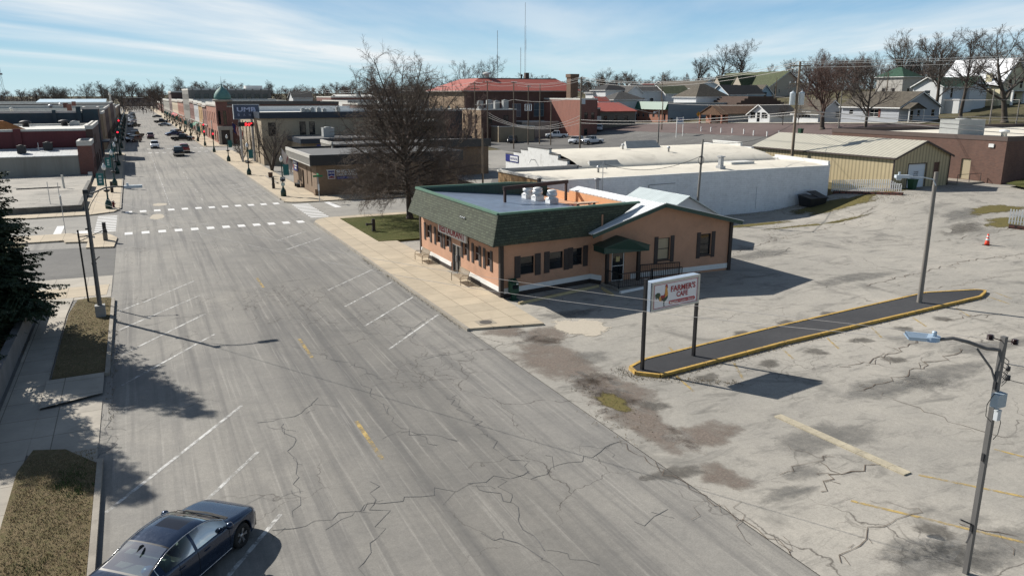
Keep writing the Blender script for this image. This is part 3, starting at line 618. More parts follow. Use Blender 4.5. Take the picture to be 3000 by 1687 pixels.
# windows and shutters
WFR = mat('aluminium_frame', (.42,.43,.44), .4, .06, 2., .6); WDK = mat('dark_frame', (.03,.028,.028), .5, .1); BLIND = mat('closed_blind', (.36,.30,.20), .3, .1, 2., spec=.8)
def shutters(p, q, o, w=.36, dz=(.2,.1), hinge=.03):
    p = Vector((*p,0)); q = Vector((*q,0)); d = (q-p).normalized(); n = Vector((d.y,-d.x,0))
    for u0,u1 in ((o[0]-w-.03,o[0]-.03),(o[1]+.03,o[1]+w+.03)):
        m_ = MB()
        def pane(a,b,z0,z1,k0,k1):
            P = lambda u,z,k: p+d*u+n*k+Vector((0,0,z))
            m_.add([P(a,z0,k0),P(b,z0,k0),P(b,z1,k0),P(a,z1,k0),P(a,z0,k1),P(b,z0,k1),P(b,z1,k1),P(a,z1,k1)], [(4,5,6,7),(0,4,7,3),(1,2,6,5),(7,6,2,3),(0,1,5,4)])
        z0, z1 = o[2]-dz[0], o[3]+dz[1]
        pane(u0,u1,z0,z1,.002,.04); 
        for k in range(9):
            za = z0+.06+(z1-z0-.12)*k/9; pane(u0+.05,u1-.05,za,za+(z1-z0)*.07,.041,.055)
        obj('shutter', m_, SHUT, CF)
for o in fo: window(CF, None, A0, A1, o, WFR, mz=2, rev=.14, fw=.05); shutters(A0, A1, o, .36)
for i,o in enumerate(so_): window(CF, None, A1, A2, o, WDK, mz=2, rev=.14, fw=.05); shutters(A1, A2, o, (.44,.42,.4)[i], (.16,.1))
for o in go: window(CF, None, A3, A4, o, WDK, BLIND if o is go[0] else None, mz=2, rev=.14, fw=.06, sill=True); shutters(A3, A4, o, .3, (.18,.12))
# doors
d1 = MB(); x = 18.96
for y0,y1,z0,z1 in ((47.1,47.17,.02,2.12),(48.63,48.7,.02,2.12),(47.86,47.94,.02,2.12)): d1.box(18.94,y0,z0,19.0,y1,z1)
d1.box(18.935,47.17,2.04,18.995,48.63,2.12); d1.box(18.935,47.17,.02,18.995,48.63,.1)
D1 = obj('door', d1, WFR, CF); dg_ = MB(); dg_.poly([(19.02,48.7,.02),(19.02,47.1,.02),(19.02,47.1,2.12),(19.02,48.7,2.12)]); obj('pane', dg_, glass(), D1)
dh = MB(); dh.box(18.87,47.8,.95,18.93,47.84,1.35); dh.box(18.87,47.96,.95,18.93,48.,1.35); obj('handle', dh, WFR, D1)
sill = MB(); sill.box(18.55,46.95,-.1,18.92,48.85,.15); obj('door_step', sill, M_KERB, CF)
d3 = Vector((A4[0]-A3[0],A4[1]-A3[1],0)).normalized(); n3 = Vector((d3.y,-d3.x,0)); P3 = lambda u,z,k=0.: Vector((*A3,0))+d3*u-n3*k+Vector((0,0,z))
d2 = MB()
for a,b,z0,z1 in ((.75,.82,.12,2.3),(1.65,1.72,.12,2.3),(.82,1.65,2.22,2.3),(.82,1.65,.12,.2)): d2.add([P3(a,z0,.06),P3(b,z0,.06),P3(b,z1,.06),P3(a,z1,.06)], [(0,1,2,3)])
d2.add([P3(.82,1.12,.065),P3(1.65,1.12,.065),P3(1.65,1.16,.065),P3(.82,1.16,.065)], [(0,1,2,3)])
D2 = obj('door', d2, WHITE, CF, 'white framed glass side door under the awning'); e2 = MB(); e2.poly([P3(.75,.12,.09),P3(1.72,.12,.09),P3(1.72,2.3,.09),P3(.75,2.3,.09)]); obj('pane', e2, glass(), D2)
e3 = MB(); e3.poly([P3(1.08,1.42,.05),P3(1.38,1.42,.05),P3(1.38,1.75,.05),P3(1.08,1.75,.05)]); obj('notice', e3, mat('paper_notice', (.55,.45,.22), .8), D2)
# mansard roof
T0 = (18.55,54.9,5.2); T1 = (18.6,40.4,5.2); T2 = (29.57,42.0,5.06); E0 = (17.9,55.1,3.5); E1 = (17.85,39.5,3.52); E2 = (25.75,41.2,3.28)
ms = MB(); ms.slab([E0,E1,T1,T0], .12); obj('mansard_roof', ms, SHING, CF)
ms = MB(); ms.slab([E1,E2,T2,T1], .12); obj('mansard_roof', ms, SHING, CF)
ms = MB(); ms.poly([E0,T0,(19.1,55.15,5.2),(19.1,55.3,3.5)]); ms.poly([(17.95,55.0,3.46),(18.95,55.1,3.46),(18.95,40.7,3.46),(17.9,39.6,3.46)]); ms.poly([(17.9,39.6,3.465),(18.95,40.75,3.465),(26.,42,3.465),(25.7,41.2,3.465)]); obj('soffit', ms, mat('soffit_board', (.30,.22,.17), .8), CF)
tr = MB()
for p,q in ((T0,T1),(T1,T2)): tr.bar(Vector(p)+Vector((.08,.1,.03)), Vector(q)+Vector((.08,.06,.03)), .28, .12)
tr.bar((18.6,55.15,5.23),(26.6,55.2,5.2),.22,.14); tr.bar((26.6,55.2,5.2),(28.9,55.4,5.05),.2,.12)
obj('roof_trim', tr, GREEN_T, CF)
for k in range(3): obj('roof_light', MB().lathe((18.2,45.2-k*.3+.0,4.42), [(.07,0),(.07,.05),(.02,.09)], 8), WHITE, CF)
# low metal roof behind the mansard
lr = MB(); lr.slab([(18.65,40.6,5.02),(29.82,42.1,4.02),(29.82,55.1,4.02),(18.65,55.1,5.02)], .1); obj('metal_roof', lr, BLUEROOF, CF)
pw = MB(); pw.box(18.7,55.12,4.0,29.8,55.24,5.12); obj('rear_parapet', pw, lines('parapet_sheet', (.03,.07,.055), .3, 'XY'), CF)
# rear wing: white metal gable roof with its ridge along the street
RX = 30.6
wr = MB(); wr.slab([(25.2,40.45,3.52),(RX,40.45,5.12),(RX,43.,5.12),(29.8,43,4.883),(28.5,42.4,4.498),(25.2,41.6,3.52)], .08)
obj('gable_roof', wr, WROOF, CF)
wr = MB(); wr.slab([(RX,40.45,5.125),(37.15,40.45,3.5),(37.15,57.5,3.5),(RX,51.6,5.125)], .08); obj('gable_roof', wr, WROOF, CF)
wr = MB(); wr.slab([(29.8,42.6,4.885),(RX,42.6,5.122),(RX,51.6,5.122),(29.8,51.6,4.885)], .08); obj('gable_roof', wr, WROOF, CF)
ow = MB(); ow.box(29.82,44.,3.8,29.98,51.6,4.8); ow.box(29.82,51.6,3.8,29.98,55.3,4.62); obj('side_wall', ow, ORANGE, CF)
ob = MB(); ob.slab([(27.3,51.5,4.28),(29.81,44.6,4.055),(29.81,55.,4.055),(27.3,55.,4.28)], .03); obj('roof_deck', ob, lines('orange_deck', (.60,.33,.19), .14, 'X', .55, .08, .8), CF)
rk = MB(); rk.bar((25.1,40.4,3.42),(RX,40.4,5.03),.06,.26); rk.bar((RX,40.4,5.03),(37.2,40.4,3.42),.06,.26); rk.bar((37.18,40.4,3.42),(37.18,57.4,3.42),.06,.2); obj('rake_board', rk, DKGREEN, CF)
rc = MB(); rc.bar((25.1,40.37,3.57),(RX,40.37,5.18),.07,.05); rc.bar((RX,40.37,5.18),(37.25,40.37,3.56),.07,.05); obj('drip_edge', rc, WHITE, CF)
# back shed wing with a pale gable end
sh = MB(); sh.prism([(37.6,50.6),(43.6,50.6),(43.6,57),(37.6,57)], -.2, 2.3); sh.add([(37.6,50.59,2.28),(43.6,50.59,2.28),(40.4,50.59,3.85)], [(0,1,2)]); obj('shed_wall', sh, mat('white_siding', (.66,.68,.70), .7, .05), CF)
sr = MB(); sr.slab([(37.0,50.2,2.2),(40.4,50.2,3.95),(40.4,57.3,3.95),(37.0,57.3,2.2)][::-1][::-1], .06); sr.slab([(40.4,50.2,3.955),(44.1,50.2,2.0),(44.1,57.3,2.0),(40.4,57.3,3.955)], .06); obj('shed_roof', sr, lines('pale_metal_roof', (.50,.56,.56), .3, 'Y', .6, .14, .45, .2), CF)
# roof plant: three fans, pipe, frame
FANW = mat('white_fan_metal', (.70,.71,.70), .45, .1, 3., .2, dirt=.35)
for x,y in ((26.6,52.3),(26.7,50.9),(27.1,49.4)):
    z = 5.02-(x-18.65)*.0902; f = MB(); f.box(x-.36,y-.36,z-.05,x+.36,y+.36,z+.36); f.lathe((x,y,z+.34), [(.42,0),(.42,.05),(.28,.1),(.28,.16),(.38,.2),(.40,.42),(.33,.45),(.33,.5),(.37,.53),(.35,.6),(.2,.66),(.05,.68)], 16); obj('roof_fan', f, FANW, CF)
pp = MB(); pp.cyl((31.1,49.6), .14, 4.6, 5.75, 10); pp.lathe((31.1,49.6,5.72), [(.14,0),(.26,.02),(.26,.1),(.2,.16),(.04,.2)], 10); obj('vent_pipe', pp, mat('grey_pipe', (.22,.22,.23), .5, .15, 3., .5), CF)
fr = MB(); 
fr.bar((23.1,49.0,4.55),(23.1,49.0,5.5),.16,.16); fr.bar((29.3,51.2,4.1),(29.3,51.2,5.5),.16,.16); fr.bar((22.95,48.95,5.6),(29.5,51.3,5.55),.16,.26); obj('steel_frame', fr, mat('rusty_dark_steel', (.045,.022,.018), .7, .3, 2.), CF)
# awning over the side door, its posts
aw = MB(); aw.slab([(25.7,40.0,2.68),(27.35,39.7,3.2),(27.35,41.35,3.2),(25.7,41.35,2.68)], .06); aw.slab([(27.35,39.7,3.205),(29.2,39.95,2.62),(29.2,41.35,2.62),(27.35,41.35,3.205)], .06)
aw.add([(25.75,40.02,2.3),(29.15,39.98,2.24),(29.15,39.98,2.64),(27.35,39.75,3.17),(25.75,40.02,2.67)], [(0,1,2,3,4)]); aw.poly([(25.75,41.3,2.3),(25.75,40.02,2.3),(25.75,40.02,2.67),(25.75,41.3,2.67)]); aw.poly([(29.15,39.98,2.24),(29.15,41.2,2.24),(29.15,41.2,2.64),(29.15,39.98,2.64)])
obj('awning', aw, DKGREEN, CF)
for x,y in ((26.45,40.75),(28.85,40.72)): 
    q = MB(); q.box(x-.1,y-.1,0,x+.1,y+.1,2.45); obj('awning_post', q, BROWN, CF)
# ramp with railings
rm = MB(); rm.prism([(26.3,39.2),(29.0,39.2),(29.0,41.1),(26.3,41.2)], -.1, .16); rm.prism([(29.0,39.6),(32.6,39.6),(32.6,41.0),(29.0,41.0)], -.1, [.16,.02,.02,.16]); obj('ramp', rm, M_KERB, CF)
BLK = mat('black_railing', (.012,.012,.013), .5, .1)
def rail(pts, h=.95, st=.14):
    m_ = MB()
    for p,q in zip(pts,pts[1:]):
        p = Vector(p); q = Vector(q); up = Vector((0,0,h)); lo = Vector((0,0,.1)); m_.bar(p+up,q+up,.05,.05); m_.bar(p+lo,q+lo,.03,.03)
        k = int((q-p).length/st)
        for i in range(k+1): a = p.lerp(q,i/k); m_.bar(a+(Vector((0,0,-.1)) if i in (0,k) else lo),a+up,.045 if i in (0,k) else .018)
    obj('railing', m_, BLK, CF)
rail([(26.35,40.6,.16),(26.4,39.25,.16),(28.95,39.25,.16)]); rail([(28.95,39.25,.16),(29.1,39.65,.14),(31.6,39.65,.03)]); rail([(29.2,40.95,.14),(32.4,40.95,.03)])
# RESTAURANT board
sb = MB(); sb.box(18.68,45.6,2.60,18.8,50.75,3.32); S1 = obj('sign_board', sb, mat('white_sign_board', (.68,.66,.62), .6, .05, 1.5, dirt=.15), CF, 'white board reading RESTAURANT in red')
tx = MB(); text(tx, 'RESTAURANT', (18.68,50.5,2.70), (0,-1,0), (0,0,1), 4.7, .5, bold=.035); obj('lettering', tx, mat('dark_red_letters', (.30,.012,.02), .6), S1)
# ---------------------------------------------------------------- things by the cafe
def bench(name, label, x, y, rz):
    t = thing(name, label, 'bench', (x,y,.13), 'metal benches outside the cafe', rz); mm = mat('tan_bench_metal', (.34,.27,.19), .5, .12, 3., .1)
    s = MB(); 
    for k in range(9): s.box(-.78,-.22+k*.05,.42,.78,-.19+k*.05,.44)
    s.bar((-.78,-.23,.43),(.78,-.23,.43),.04); s.bar((-.78,.22,.43),(.78,.22,.43),.04); obj('seat', s, mm, t, local=True)
    b = MB()
    for k in range(11): b.bar((-.75+k*.15,.24,.48),(-.75+k*.15,.36,.86),.1,.015)
    b.bar((-.8,.23,.47),(.8,.23,.47),.04); b.bar((-.8,.37,.88),(.8,.37,.88),.05); obj('backrest', b, mm, t, local=True)
    for sx in (-.8,.8):
        l = MB(); l.tube([(sx,-.26,0),(sx,-.26,.5),(sx,-.22,.62),(sx,-.1,.66),(sx,.28,.64)], .025, 6); l.tube([(sx,.3,0),(sx,.22,.42),(sx,.37,.88)], .025, 6); obj('end_frame', l, mm, t, local=True)
bench('bench', 'tan metal bench left of the glass front door of the cafe', 18.05, 52.6, -math.pi/2)
bench('bench', 'tan metal bench right of the glass front door, nearer the corner', 18.05, 45.2, -math.pi/2)
t = thing('newspaper_box', 'dark green newspaper box standing at the front corner of the cafe', 'newspaper box', (19.55,40.3,0)); ng = mat('green_box_paint', (.008,.055,.035), .45, .12)
q = MB(); q.box(19.3,40.05,.45,19.8,40.5,1.05); q.add([(19.3,40.05,1.05),(19.8,40.05,1.05),(19.8,40.5,1.28),(19.3,40.5,1.28),(19.8,40.5,1.05),(19.3,40.5,1.05)], [(0,1,2,3),(1,4,2),(0,3,5),(3,2,4,5)]); obj('cabinet', q, ng, t)
q = MB(); q.box(19.42,40.15,.05,19.68,40.4,.45); q.box(19.3,40.02,0,19.8,40.5,.06); obj('pedestal', q, ng, t); q = MB(); q.box(19.38,40.03,.72,19.72,40.045,.95); obj('window', q, glass(), t); q = MB(); q.box(19.62,40.0,.99,19.74,40.045,1.06); obj('coin_slot', q, WHITE, t)
YC = mat('worn_yellow_concrete', (.46,.37,.20), .85, .2, 2., dirt=.4)
for i,(a,b,l) in enumerate(((D(1305,766),D(1505,722),'long worn yellowish parking block in the shade below the cafe side windows'),(D(1515,727),D(1542,745),'short broken parking block beside the cafe ramp'),(D(1560,738),D(1620,726),'white painted parking block at the foot of the cafe ramp'))):
    q = MB(); a = Vector((*a,0)); b = Vector((*b,0)); n = (b-a).cross(Vector((0,0,1))).normalized()
    q.add([a-n*.11,a+n*.11,b+n*.11,b-n*.11]+[v+Vector((0,0,.15)) for v in (a-n*.06,a+n*.06,b+n*.06,b-n*.06)], [(3,2,1,0),(4,5,6,7),(0,1,5,4),(1,2,6,5),(2,3,7,6),(3,0,4,7)])
    tag(obj('parking_block', q, WHITE if i == 2 else YC), l, 'parking block', 'concrete parking blocks')
q = MB(); a = Vector((21.15,20.3,.02)); b = Vector((21.5,14.9,.02)); k = 9
for i in range(k): 
    p0 = a.lerp(b,i/k); p1 = a.lerp(b,(i+.985)/k); q.bar(p0+Vector((0,0,.015)),p1+Vector((0,0,.015)),.36,.05)
tag(obj('parking_block', q, mat('bleached_concrete_strip', (.42,.37,.27), .9, .22, 1.5, bump=.4, dirt=.55)), 'long flat yellowish concrete strip set in the cracked lot', 'parking block')
t = thing('utility_cover', 'round iron cover in a square frame in the cafe sidewalk', 'manhole cover', (15.9,36.3,.13)); q = MB(); q.box(15.45,35.9,.13,16.45,36.7,.142); obj('frame', q, mat('cover_frame', (.30,.26,.20), .8, .2), t); q = MB(); q.cyl((15.95,36.3), .33, .13, .155, 20); 
for k in range(7): q.box(15.67+k*.085,36.06,.155,15.70+k*.085,36.54,.162)
obj('lid', q, mat('cast_iron', (.09,.08,.07), .7, .25), t)
t = thing('drop_post', 'black post with a side arm on the lawn below the big bare tree', 'post', (18.4,66.6,.16)); q = MB(); q.box(18.27,66.5,.16,18.53,66.76,1.25); q.box(18.24,66.47,.16,18.56,66.79,.24); obj('post', q, BLK, t); q = MB(); q.box(17.75,66.55,.72,18.27,66.71,.86); q.box(17.72,66.5,.68,17.86,66.76,.9); obj('arm', q, BLK, t)
t = thing('picnic_table', 'small red brown picnic table lying on the cafe roof', 'table', (27.5,45.6,4.2)); rw = mat('red_brown_wood', (.22,.07,.045), .8, .2, 3.); z = 4.22
q = MB()
for k in range(4): q.box(26.9,45.3+k*.17,z+.5,28.6,45.45+k*.17,z+.54)
obj('top', q, mat('pale_table_top', (.55,.38,.26), .8, .2), t)
for sx in (27.1,28.4):
    q = MB(); q.bar((sx,45.0,z),(sx,45.75,z+.5),.08); q.bar((sx,46.25,z),(sx,45.5,z+.5),.08); q.bar((sx,44.9,z+.28),(sx,46.4,z+.28),.07); obj('leg', q, rw, t)
for y in (44.75,46.25): obj('bench_plank', MB().box(26.9,y,z+.3,28.6,y+.25,z+.34), rw, t)
# ---------------------------------------------------------------- pole sign
PA = Vector((19.25,26.55,0)); PB = Vector((22.5,27.05,0)); t = thing('pole_sign', 'white framed cafe sign with a rooster on two black poles in the parking island', 'sign', PA); du = (PB-PA).normalized(); nn = Vector((du.y,-du.x,0)); Wd = (PB-PA).length; up = Vector((0,0,1))
for p in (PA,PB): q = MB(); q.bar(p-up*.05,p+up*(4.28 if p is PA else 4.15),.13,.13,du); obj('pole', q, mat('black_pole_paint', (.012,.012,.014), .45, .15), t)
q = MB(); za, zb = 2.78, 4.12
def sp(u,z,k): return PA+du*u+nn*k+up*z
c = [sp(.16,za,.2),sp(Wd-.12,za,.2),sp(Wd-.12,zb,.2),sp(.16,zb,.2)]; cbk = [p-nn*.4 for p in c]; q.add(c+cbk, [(7,6,5,4),(0,4,5,1),(1,5,6,2),(2,6,7,3),(3,7,4,0)]); obj('cabinet', q, mat('weathered_sign_box', (.42,.50,.60), .5, .15, 2., .3, dirt=.3), t)
q = MB()
def fbar(u0,z0,u1,z1,k0=.2,k1=.24):
    a = [sp(u0,z0,k1),sp(u1,z0,k1),sp(u1,z1,k1),sp(u0,z1,k1)]; b = [p-nn*(k1-k0+.02) for p in a]; q.add(a+b, [(0,1,2,3),(0,4,5,1),(1,5,6,2),(2,6,7,3),(3,7,4,0)])
for v in ((.16,za,Wd-.12,za+.1),(.16,zb-.1,Wd-.12,zb),(.16,za+.1,.27,zb-.1),(Wd-.23,za+.1,Wd-.12,zb-.1)): fbar(*v)
obj('frame', q, mat('silver_sign_frame', (.50,.50,.47), .4, .1, 2., .4), t)
q = MB(); q.poly([sp(.26,za+.09,.215),sp(Wd-.22,za+.09,.215),sp(Wd-.22,zb-.09,.215),sp(.26,zb-.09,.215)]); FACE = obj('sign_face', q, mat('white_sign_face', (.72,.72,.74), .35, .03), t, 'white face reading FARMERS CAFE with a painted rooster')
fu0, fu1, fz0, fz1 = .30, Wd-.26, za+.13, zb-.13; fw_ = fu1-fu0; fh_ = fz1-fz0
def fp(x, y, k=.221): return sp(fu0+fw_*x, fz0+fh_*y, k)
RED = mat('sign_red', (.42,.02,.03), .5); q = MB()
for x0,y0,x1,y1 in ((0,0,1,.022),(0,.978,1,1),(0,.022,.011,.978),(.989,.022,1,.978)): q.poly([fp(x0,y0),fp(x1,y0),fp(x1,y1),fp(x0,y1)])
obj('border', q, RED, FACE)
q = MB(); text(q, "FARMER'S", fp(.375,.60), du, up, fw_*.575, fh_*.25, bold=.03, off=.008); text(q, 'CAFE', fp(.51,.335), du, up, fw_*.265, fh_*.225, bold=.03, off=.008)
# slab serifs
for cx in (.375,.441,.513,.575,.655,.722,.775):
    q.poly([fp(cx,.597,.225),fp(cx+.04,.597,.225),fp(cx+.04,.615,.225),fp(cx,.615,.225)])
obj('lettering', q, mat('brick_red_letters', (.33,.03,.035), .5), FACE)
q = MB(); n_ = 10; pts = [(.955-.035+.035*math.cos(R(-90+180*k/n_)), .16+.075*math.sin(R(-90+180*k/n_))) for k in range(n_+1)]+[(.375+.035*math.cos(R(90+180*k/n_)), .16+.075*math.sin(R(90+180*k/n_))) for k in range(n_+1)]
q.poly([fp(x,y) for x,y in pts]); BAN = obj('banner', q, RED, FACE); q = MB(); text(q, 'Breakfast \u2022 Lunch \u2022 Dinner', fp(.375,.115,.223), du, up, fw_*.55, fh_*.095, bold=.012, off=.006); obj('lettering', q, WHITE, BAN)
# the painted rooster, from flat shapes
def pic(pts, c, k): q = MB(); q.poly([fp(x,y,k) for x,y in pts]); return q, c
rs = MB(); cols = [(.30,.03,.03),(.62,.28,.05),(.03,.06,.03),(.62,.42,.14),(.02,.05,.035),(.16,.03,.02)]; mats = [mat('rooster_%s'%n, c, .5) for n,c in zip(('red','orange','green','gold','dark','maroon'), cols)]
sh = [(3,[(.245,.66),(.285,.62),(.315,.5),(.31,.38),(.27,.33),(.22,.38),(.225,.5)],.2225),(0,[(.245,.9),(.26,.95),(.285,.955),(.30,.91),(.30,.86),(.31,.8),(.285,.78),(.25,.83)],.2230),(1,[(.25,.84),(.285,.86),(.30,.70),(.315,.55),(.285,.42),(.235,.5),(.245,.66)],.2235),
      (0,[(.145,.52),(.22,.52),(.25,.60),(.255,.48),(.24,.38),(.16,.42)],.2240),(1,[(.125,.5),(.16,.45),(.165,.3),(.135,.28),(.115,.36)],.2245),(5,[(.165,.44),(.24,.42),(.22,.30),(.17,.28)],.2250),(4,[(.19,.33),(.24,.40),(.29,.46),(.315,.5),(.31,.38),(.28,.30),(.25,.25),(.21,.25)],.2255),
      (2,[(.14,.52),(.15,.57),(.12,.65),(.07,.66),(.03,.6),(.015,.5),(.04,.56),(.03,.42),(.05,.5),(.05,.36),(.075,.46),(.10,.38),(.13,.46)],.2230),(4,[(.215,.26),(.25,.26),(.235,.16),(.24,.08),(.27,.06),(.215,.05),(.225,.1),(.22,.16)],.2260)]
for ci,pts,k in sh: rs.cur = ci; rs.poly([fp(x,y,k) for x,y in pts])
obj('rooster_picture', rs, mats, FACE)
# ---------------------------------------------------------------- bare trees
BARK = mat('grey_bark', (.085,.068,.055), .95, .3, 5., bump=.5); TWIG = mat('bare_twigs', (.13,.103,.083), .95, .25, 2.); TWIG2 = mat('reddish_twigs', (.125,.080,.066), .95, .25, 2.); TWIG3 = mat('dark_twigs', (.085,.07,.06), .95, .25, 2.)
def branch(rn, p, d, L, r, seg, wob, trop, tip=.25):
    pts = [Vector(p)]; d = Vector(d).normalized(); rs = [r]
    for i in range(seg):
        d = (d+Vector((rn.gauss(0,wob),rn.gauss(0,wob),rn.gauss(0,wob)+trop))).normalized(); pts.append(pts[-1]+d*L/seg); rs.append(r*(1-(1-tip)*(i+1)/seg))
    return pts, rs
def side(rn, d, ang):
    d = d.normalized(); u = Vector((0,0,1)) if abs(d.z) < .95 else Vector((1,0,0)); a = d.cross(u).normalized(); b = d.cross(a); t = rn.uniform(0,6.283)
    return (d*math.cos(ang)+(a*math.cos(t)+b*math.sin(t))*math.sin(ang)).normalized()
def grow(rn, mb, p, d, L, r, lev, spec):
    sp = spec[lev]; pts, rs = branch(rn, p, d, L, r, sp['seg'], sp['wob'], sp['trop']); mb[min(lev,1) if lev else 0].tube(pts, rs, sp['n'], False)
    if lev+1 >= len(spec): return
    nx = spec[lev+1]; m = len(pts)-1
    for k in range(nx['num']):
        t = nx['from']+(1-nx['from'])*(k+rn.random())/nx['num']; i = min(int(t*m), m-1); f = t*m-i; q = pts[i].lerp(pts[i+1], f); dd = (pts[i+1]-pts[i])
        ll = L*nx['len']*rn.uniform(.65,1.25)*(1.15-.55*t); rr = min(max((rs[i]*(1-f)+rs[i+1]*f)*.62, nx['rmin']), r*nx['rr'])
        grow(rn, mb, q, side(rn, dd, R(nx['ang']+rn.gauss(0,9))), ll, rr, lev+1, spec)
def S(seg,wob,trop,n,num=0,fr=.3,ln=.6,ang=45,rr=.6,rmin=.006): return {'seg':seg,'wob':wob,'trop':trop,'n':n,'num':num,'from':fr,'len':ln,'ang':ang,'rr':rr,'rmin':rmin}
def bare_tree(seed, h, spec, r0, stems=1, spread=.0, lean=(0,0)):
    rn = random.Random(seed); m = [MB(), MB()]
    for s in range(stems):
        a = 6.283*s/stems+rn.uniform(-.4,.4); d = Vector((spread*math.cos(a)+lean[0], spread*math.sin(a)+lean[1], 1))
        grow(rn, m, Vector((0,0,-.1)), d, h*rn.uniform(.85,1.), r0, 0, spec)
    # flare at the foot
    m[0].lathe((0,0,-.15), [(r0*1.7,0),(r0*1.25,.2),(r0*1.02,.5)], 10)
    return m[0].mesh('trunk'), m[1].mesh('crown')
def tree_from(meshes, name, label, x, y, rz=0., sc_=1., group=None, twig=None, z=None, cat='tree', bark=None):
    t = thing(name, label, cat, (x,y,hgt(x,y)+.0 if z is None else z), group, rz); t.scale = sc_ if isinstance(sc_,tuple) else (sc_,)*3
    for me,nm,mt in ((meshes[0],'trunk',bark or BARK),(meshes[1],'crown',twig or TWIG)):
        o = bpy.data.objects.new(nm, me); COL.objects.link(o); o.parent = t
        if not me.materials: me.materials.append(mt)
        elif me.materials[0] != mt: o.material_slots[0].link = 'OBJECT'; o.material_slots[0].material = mt
    return t
# the big tree behind the cafe: straight bole, level lower limbs, upright top
def big_tree():
    rn = random.Random(11); m = [MB(), MB()]; bole, br = branch(rn, (0,0,-.1), (0.02,0,1), 8.5, .3, 10, .03, .02, .5); m[0].tube(bole, br, 10, False)
    m[0].lathe((0,0,-.15), [(.55,0),(.40,.2),(.31,.6)], 12)
    spec = [S(9,.05,.02,6), S(6,.12,.015,4,13,.18,.42,48,.5,.022), S(4,.16,.02,3,8,.2,.5,45,.6,.015), S(3,.2,.02,3,6,.15,.6,45,.75,.011)]
    for k in range(56):
        t = (k/55.)**1.15; z = 2.3+t*6.0; i = min(9,int(z/8.5*10)); p = bole[i].lerp(bole[i+1], z/8.5*10-i); a = k*2.4+rn.uniform(-.3,.3); el = R(-6+rn.uniform(-5,5)+t*66)
        L = (6.9 if t < .5 else 6.9+.9*(t-.5)*2)*rn.uniform(.8,1.08); spec[0] = S(9,.05,.0+.075*t,6)
        grow(rn, m, p, (math.cos(a)*math.cos(el), math.sin(a)*math.cos(el), math.sin(el)), L, .065+.06*t, 0, spec)
    # limbs belong to the crown
    return m
m = big_tree()
nb = 10*10+ 0
t = thing('bare_tree', 'large bare tree with dense level branches on the lawn behind the cafe', 'tree', (23.6,72.1,.12)); 
obj('trunk', m[0], BARK, t, local=True); obj('crown', m[1], TWIG, t, local=True)
SP_ROUND = [S(8,.05,.03,8), S(7,.09,.05,5,11,.26,.66,44,.55,.03), S(5,.13,.05,4,9,.22,.54,40,.55,.022), S(4,.17,.04,3,8,.2,.52,42,.65,.017), S(2,.2,.03,3,5,.2,.55,42,.75,.014)]
SP_VASE = [S(8,.04,.02,8), S(7,.06,.07,5,12,.2,.8,36,.55,.03), S(5,.1,.08,4,9,.22,.52,34,.55,.022), S(4,.14,.07,3,8,.2,.52,36,.65,.017), S(2,.18,.04,3,5,.2,.55,38,.75,.014)]
SP_TALL = [S(9,.05,.02,8), S(6,.10,.06,5,16,.3,.4,46,.45,.03), S(5,.14,.06,4,8,.22,.52,40,.55,.022), S(3,.18,.05,3,7,.2,.52,42,.65,.017), S(2,.2,.03,3,4,.2,.55,42,.75,.013)]
SP_BUSH = [S(6,.08,.05,6), S(5,.12,.06,4,7,.25,.6,38,.6,.015), S(4,.16,.06,3,7,.2,.55,40,.6,.010), S(3,.18,.04,3,6,.2,.5,42,.65,.007), S(2,.2,.03,3,3,.2,.5,42,.65,.006)]
T_ROUND = [bare_tree(s, 9.5, SP_ROUND, .3) for s in (21,22)]; T_VASE = [bare_tree(s, 8.5, SP_VASE, .32) for s in (31,32)]; T_TALL = [bare_tree(s, 13., SP_TALL, .28) for s in (41,42)]
T_BUSH = [bare_tree(s, 4.6, SP_BUSH, .13, 4, .32) for s in (51,52)]
def top(me): return max(v.co.z for v in me.vertices)
HT = {id(k): top(k[1]) for k in T_ROUND+T_VASE+T_TALL+T_BUSH}
def put(kind, i, name, label, px, py, depth, toppx=None, height=None, rz=0., group=None, twig=None, xy=None, z=None, wide=1.):
    """a tree whose foot stands on the terrain along the sight line through column px at the given depth"""
    k = kind[i]
    if xy is None:
        d = ray(px, 280); d = Vector((d.x,d.y,0)); d = d/(d.dot(FW.xy.to_3d().normalized())); xy = (d.x*depth, d.y*depth)
    zz = hgt(*xy) if z is None else z
    if toppx is not None:
        dr_ = ray(px, toppx); s = math.hypot(*xy)/math.hypot(dr_.x,dr_.y); height = H+dr_.z*s-zz
    sc_ = height/HT[id(k)]
    return tree_from(k, name, label, xy[0], xy[1], rz, (sc_*wide, sc_*wide, sc_), group, twig, zz)
put(T_BUSH, 0, 'bare_tree', 'many stemmed bare tree on the pavement beside the bank with the blue sign', 0,0,0, height=8.6, xy=(19.4,129.3), rz=.4, twig=TWIG3, z=.1)
put(T_BUSH, 1, 'bare_shrub', 'low bare shrub at the corner of the bank, left of the many stemmed tree', 0,0,0, height=4.6, xy=(17.6,152.), rz=1.4, twig=TWIG3, z=.1)
put(T_BUSH, 1, 'bare_tree', 'bare many stemmed tree with reddish twigs at the brick hall corner', 1335, 460, 128, toppx=262, rz=2., twig=TWIG2, wide=1.15)
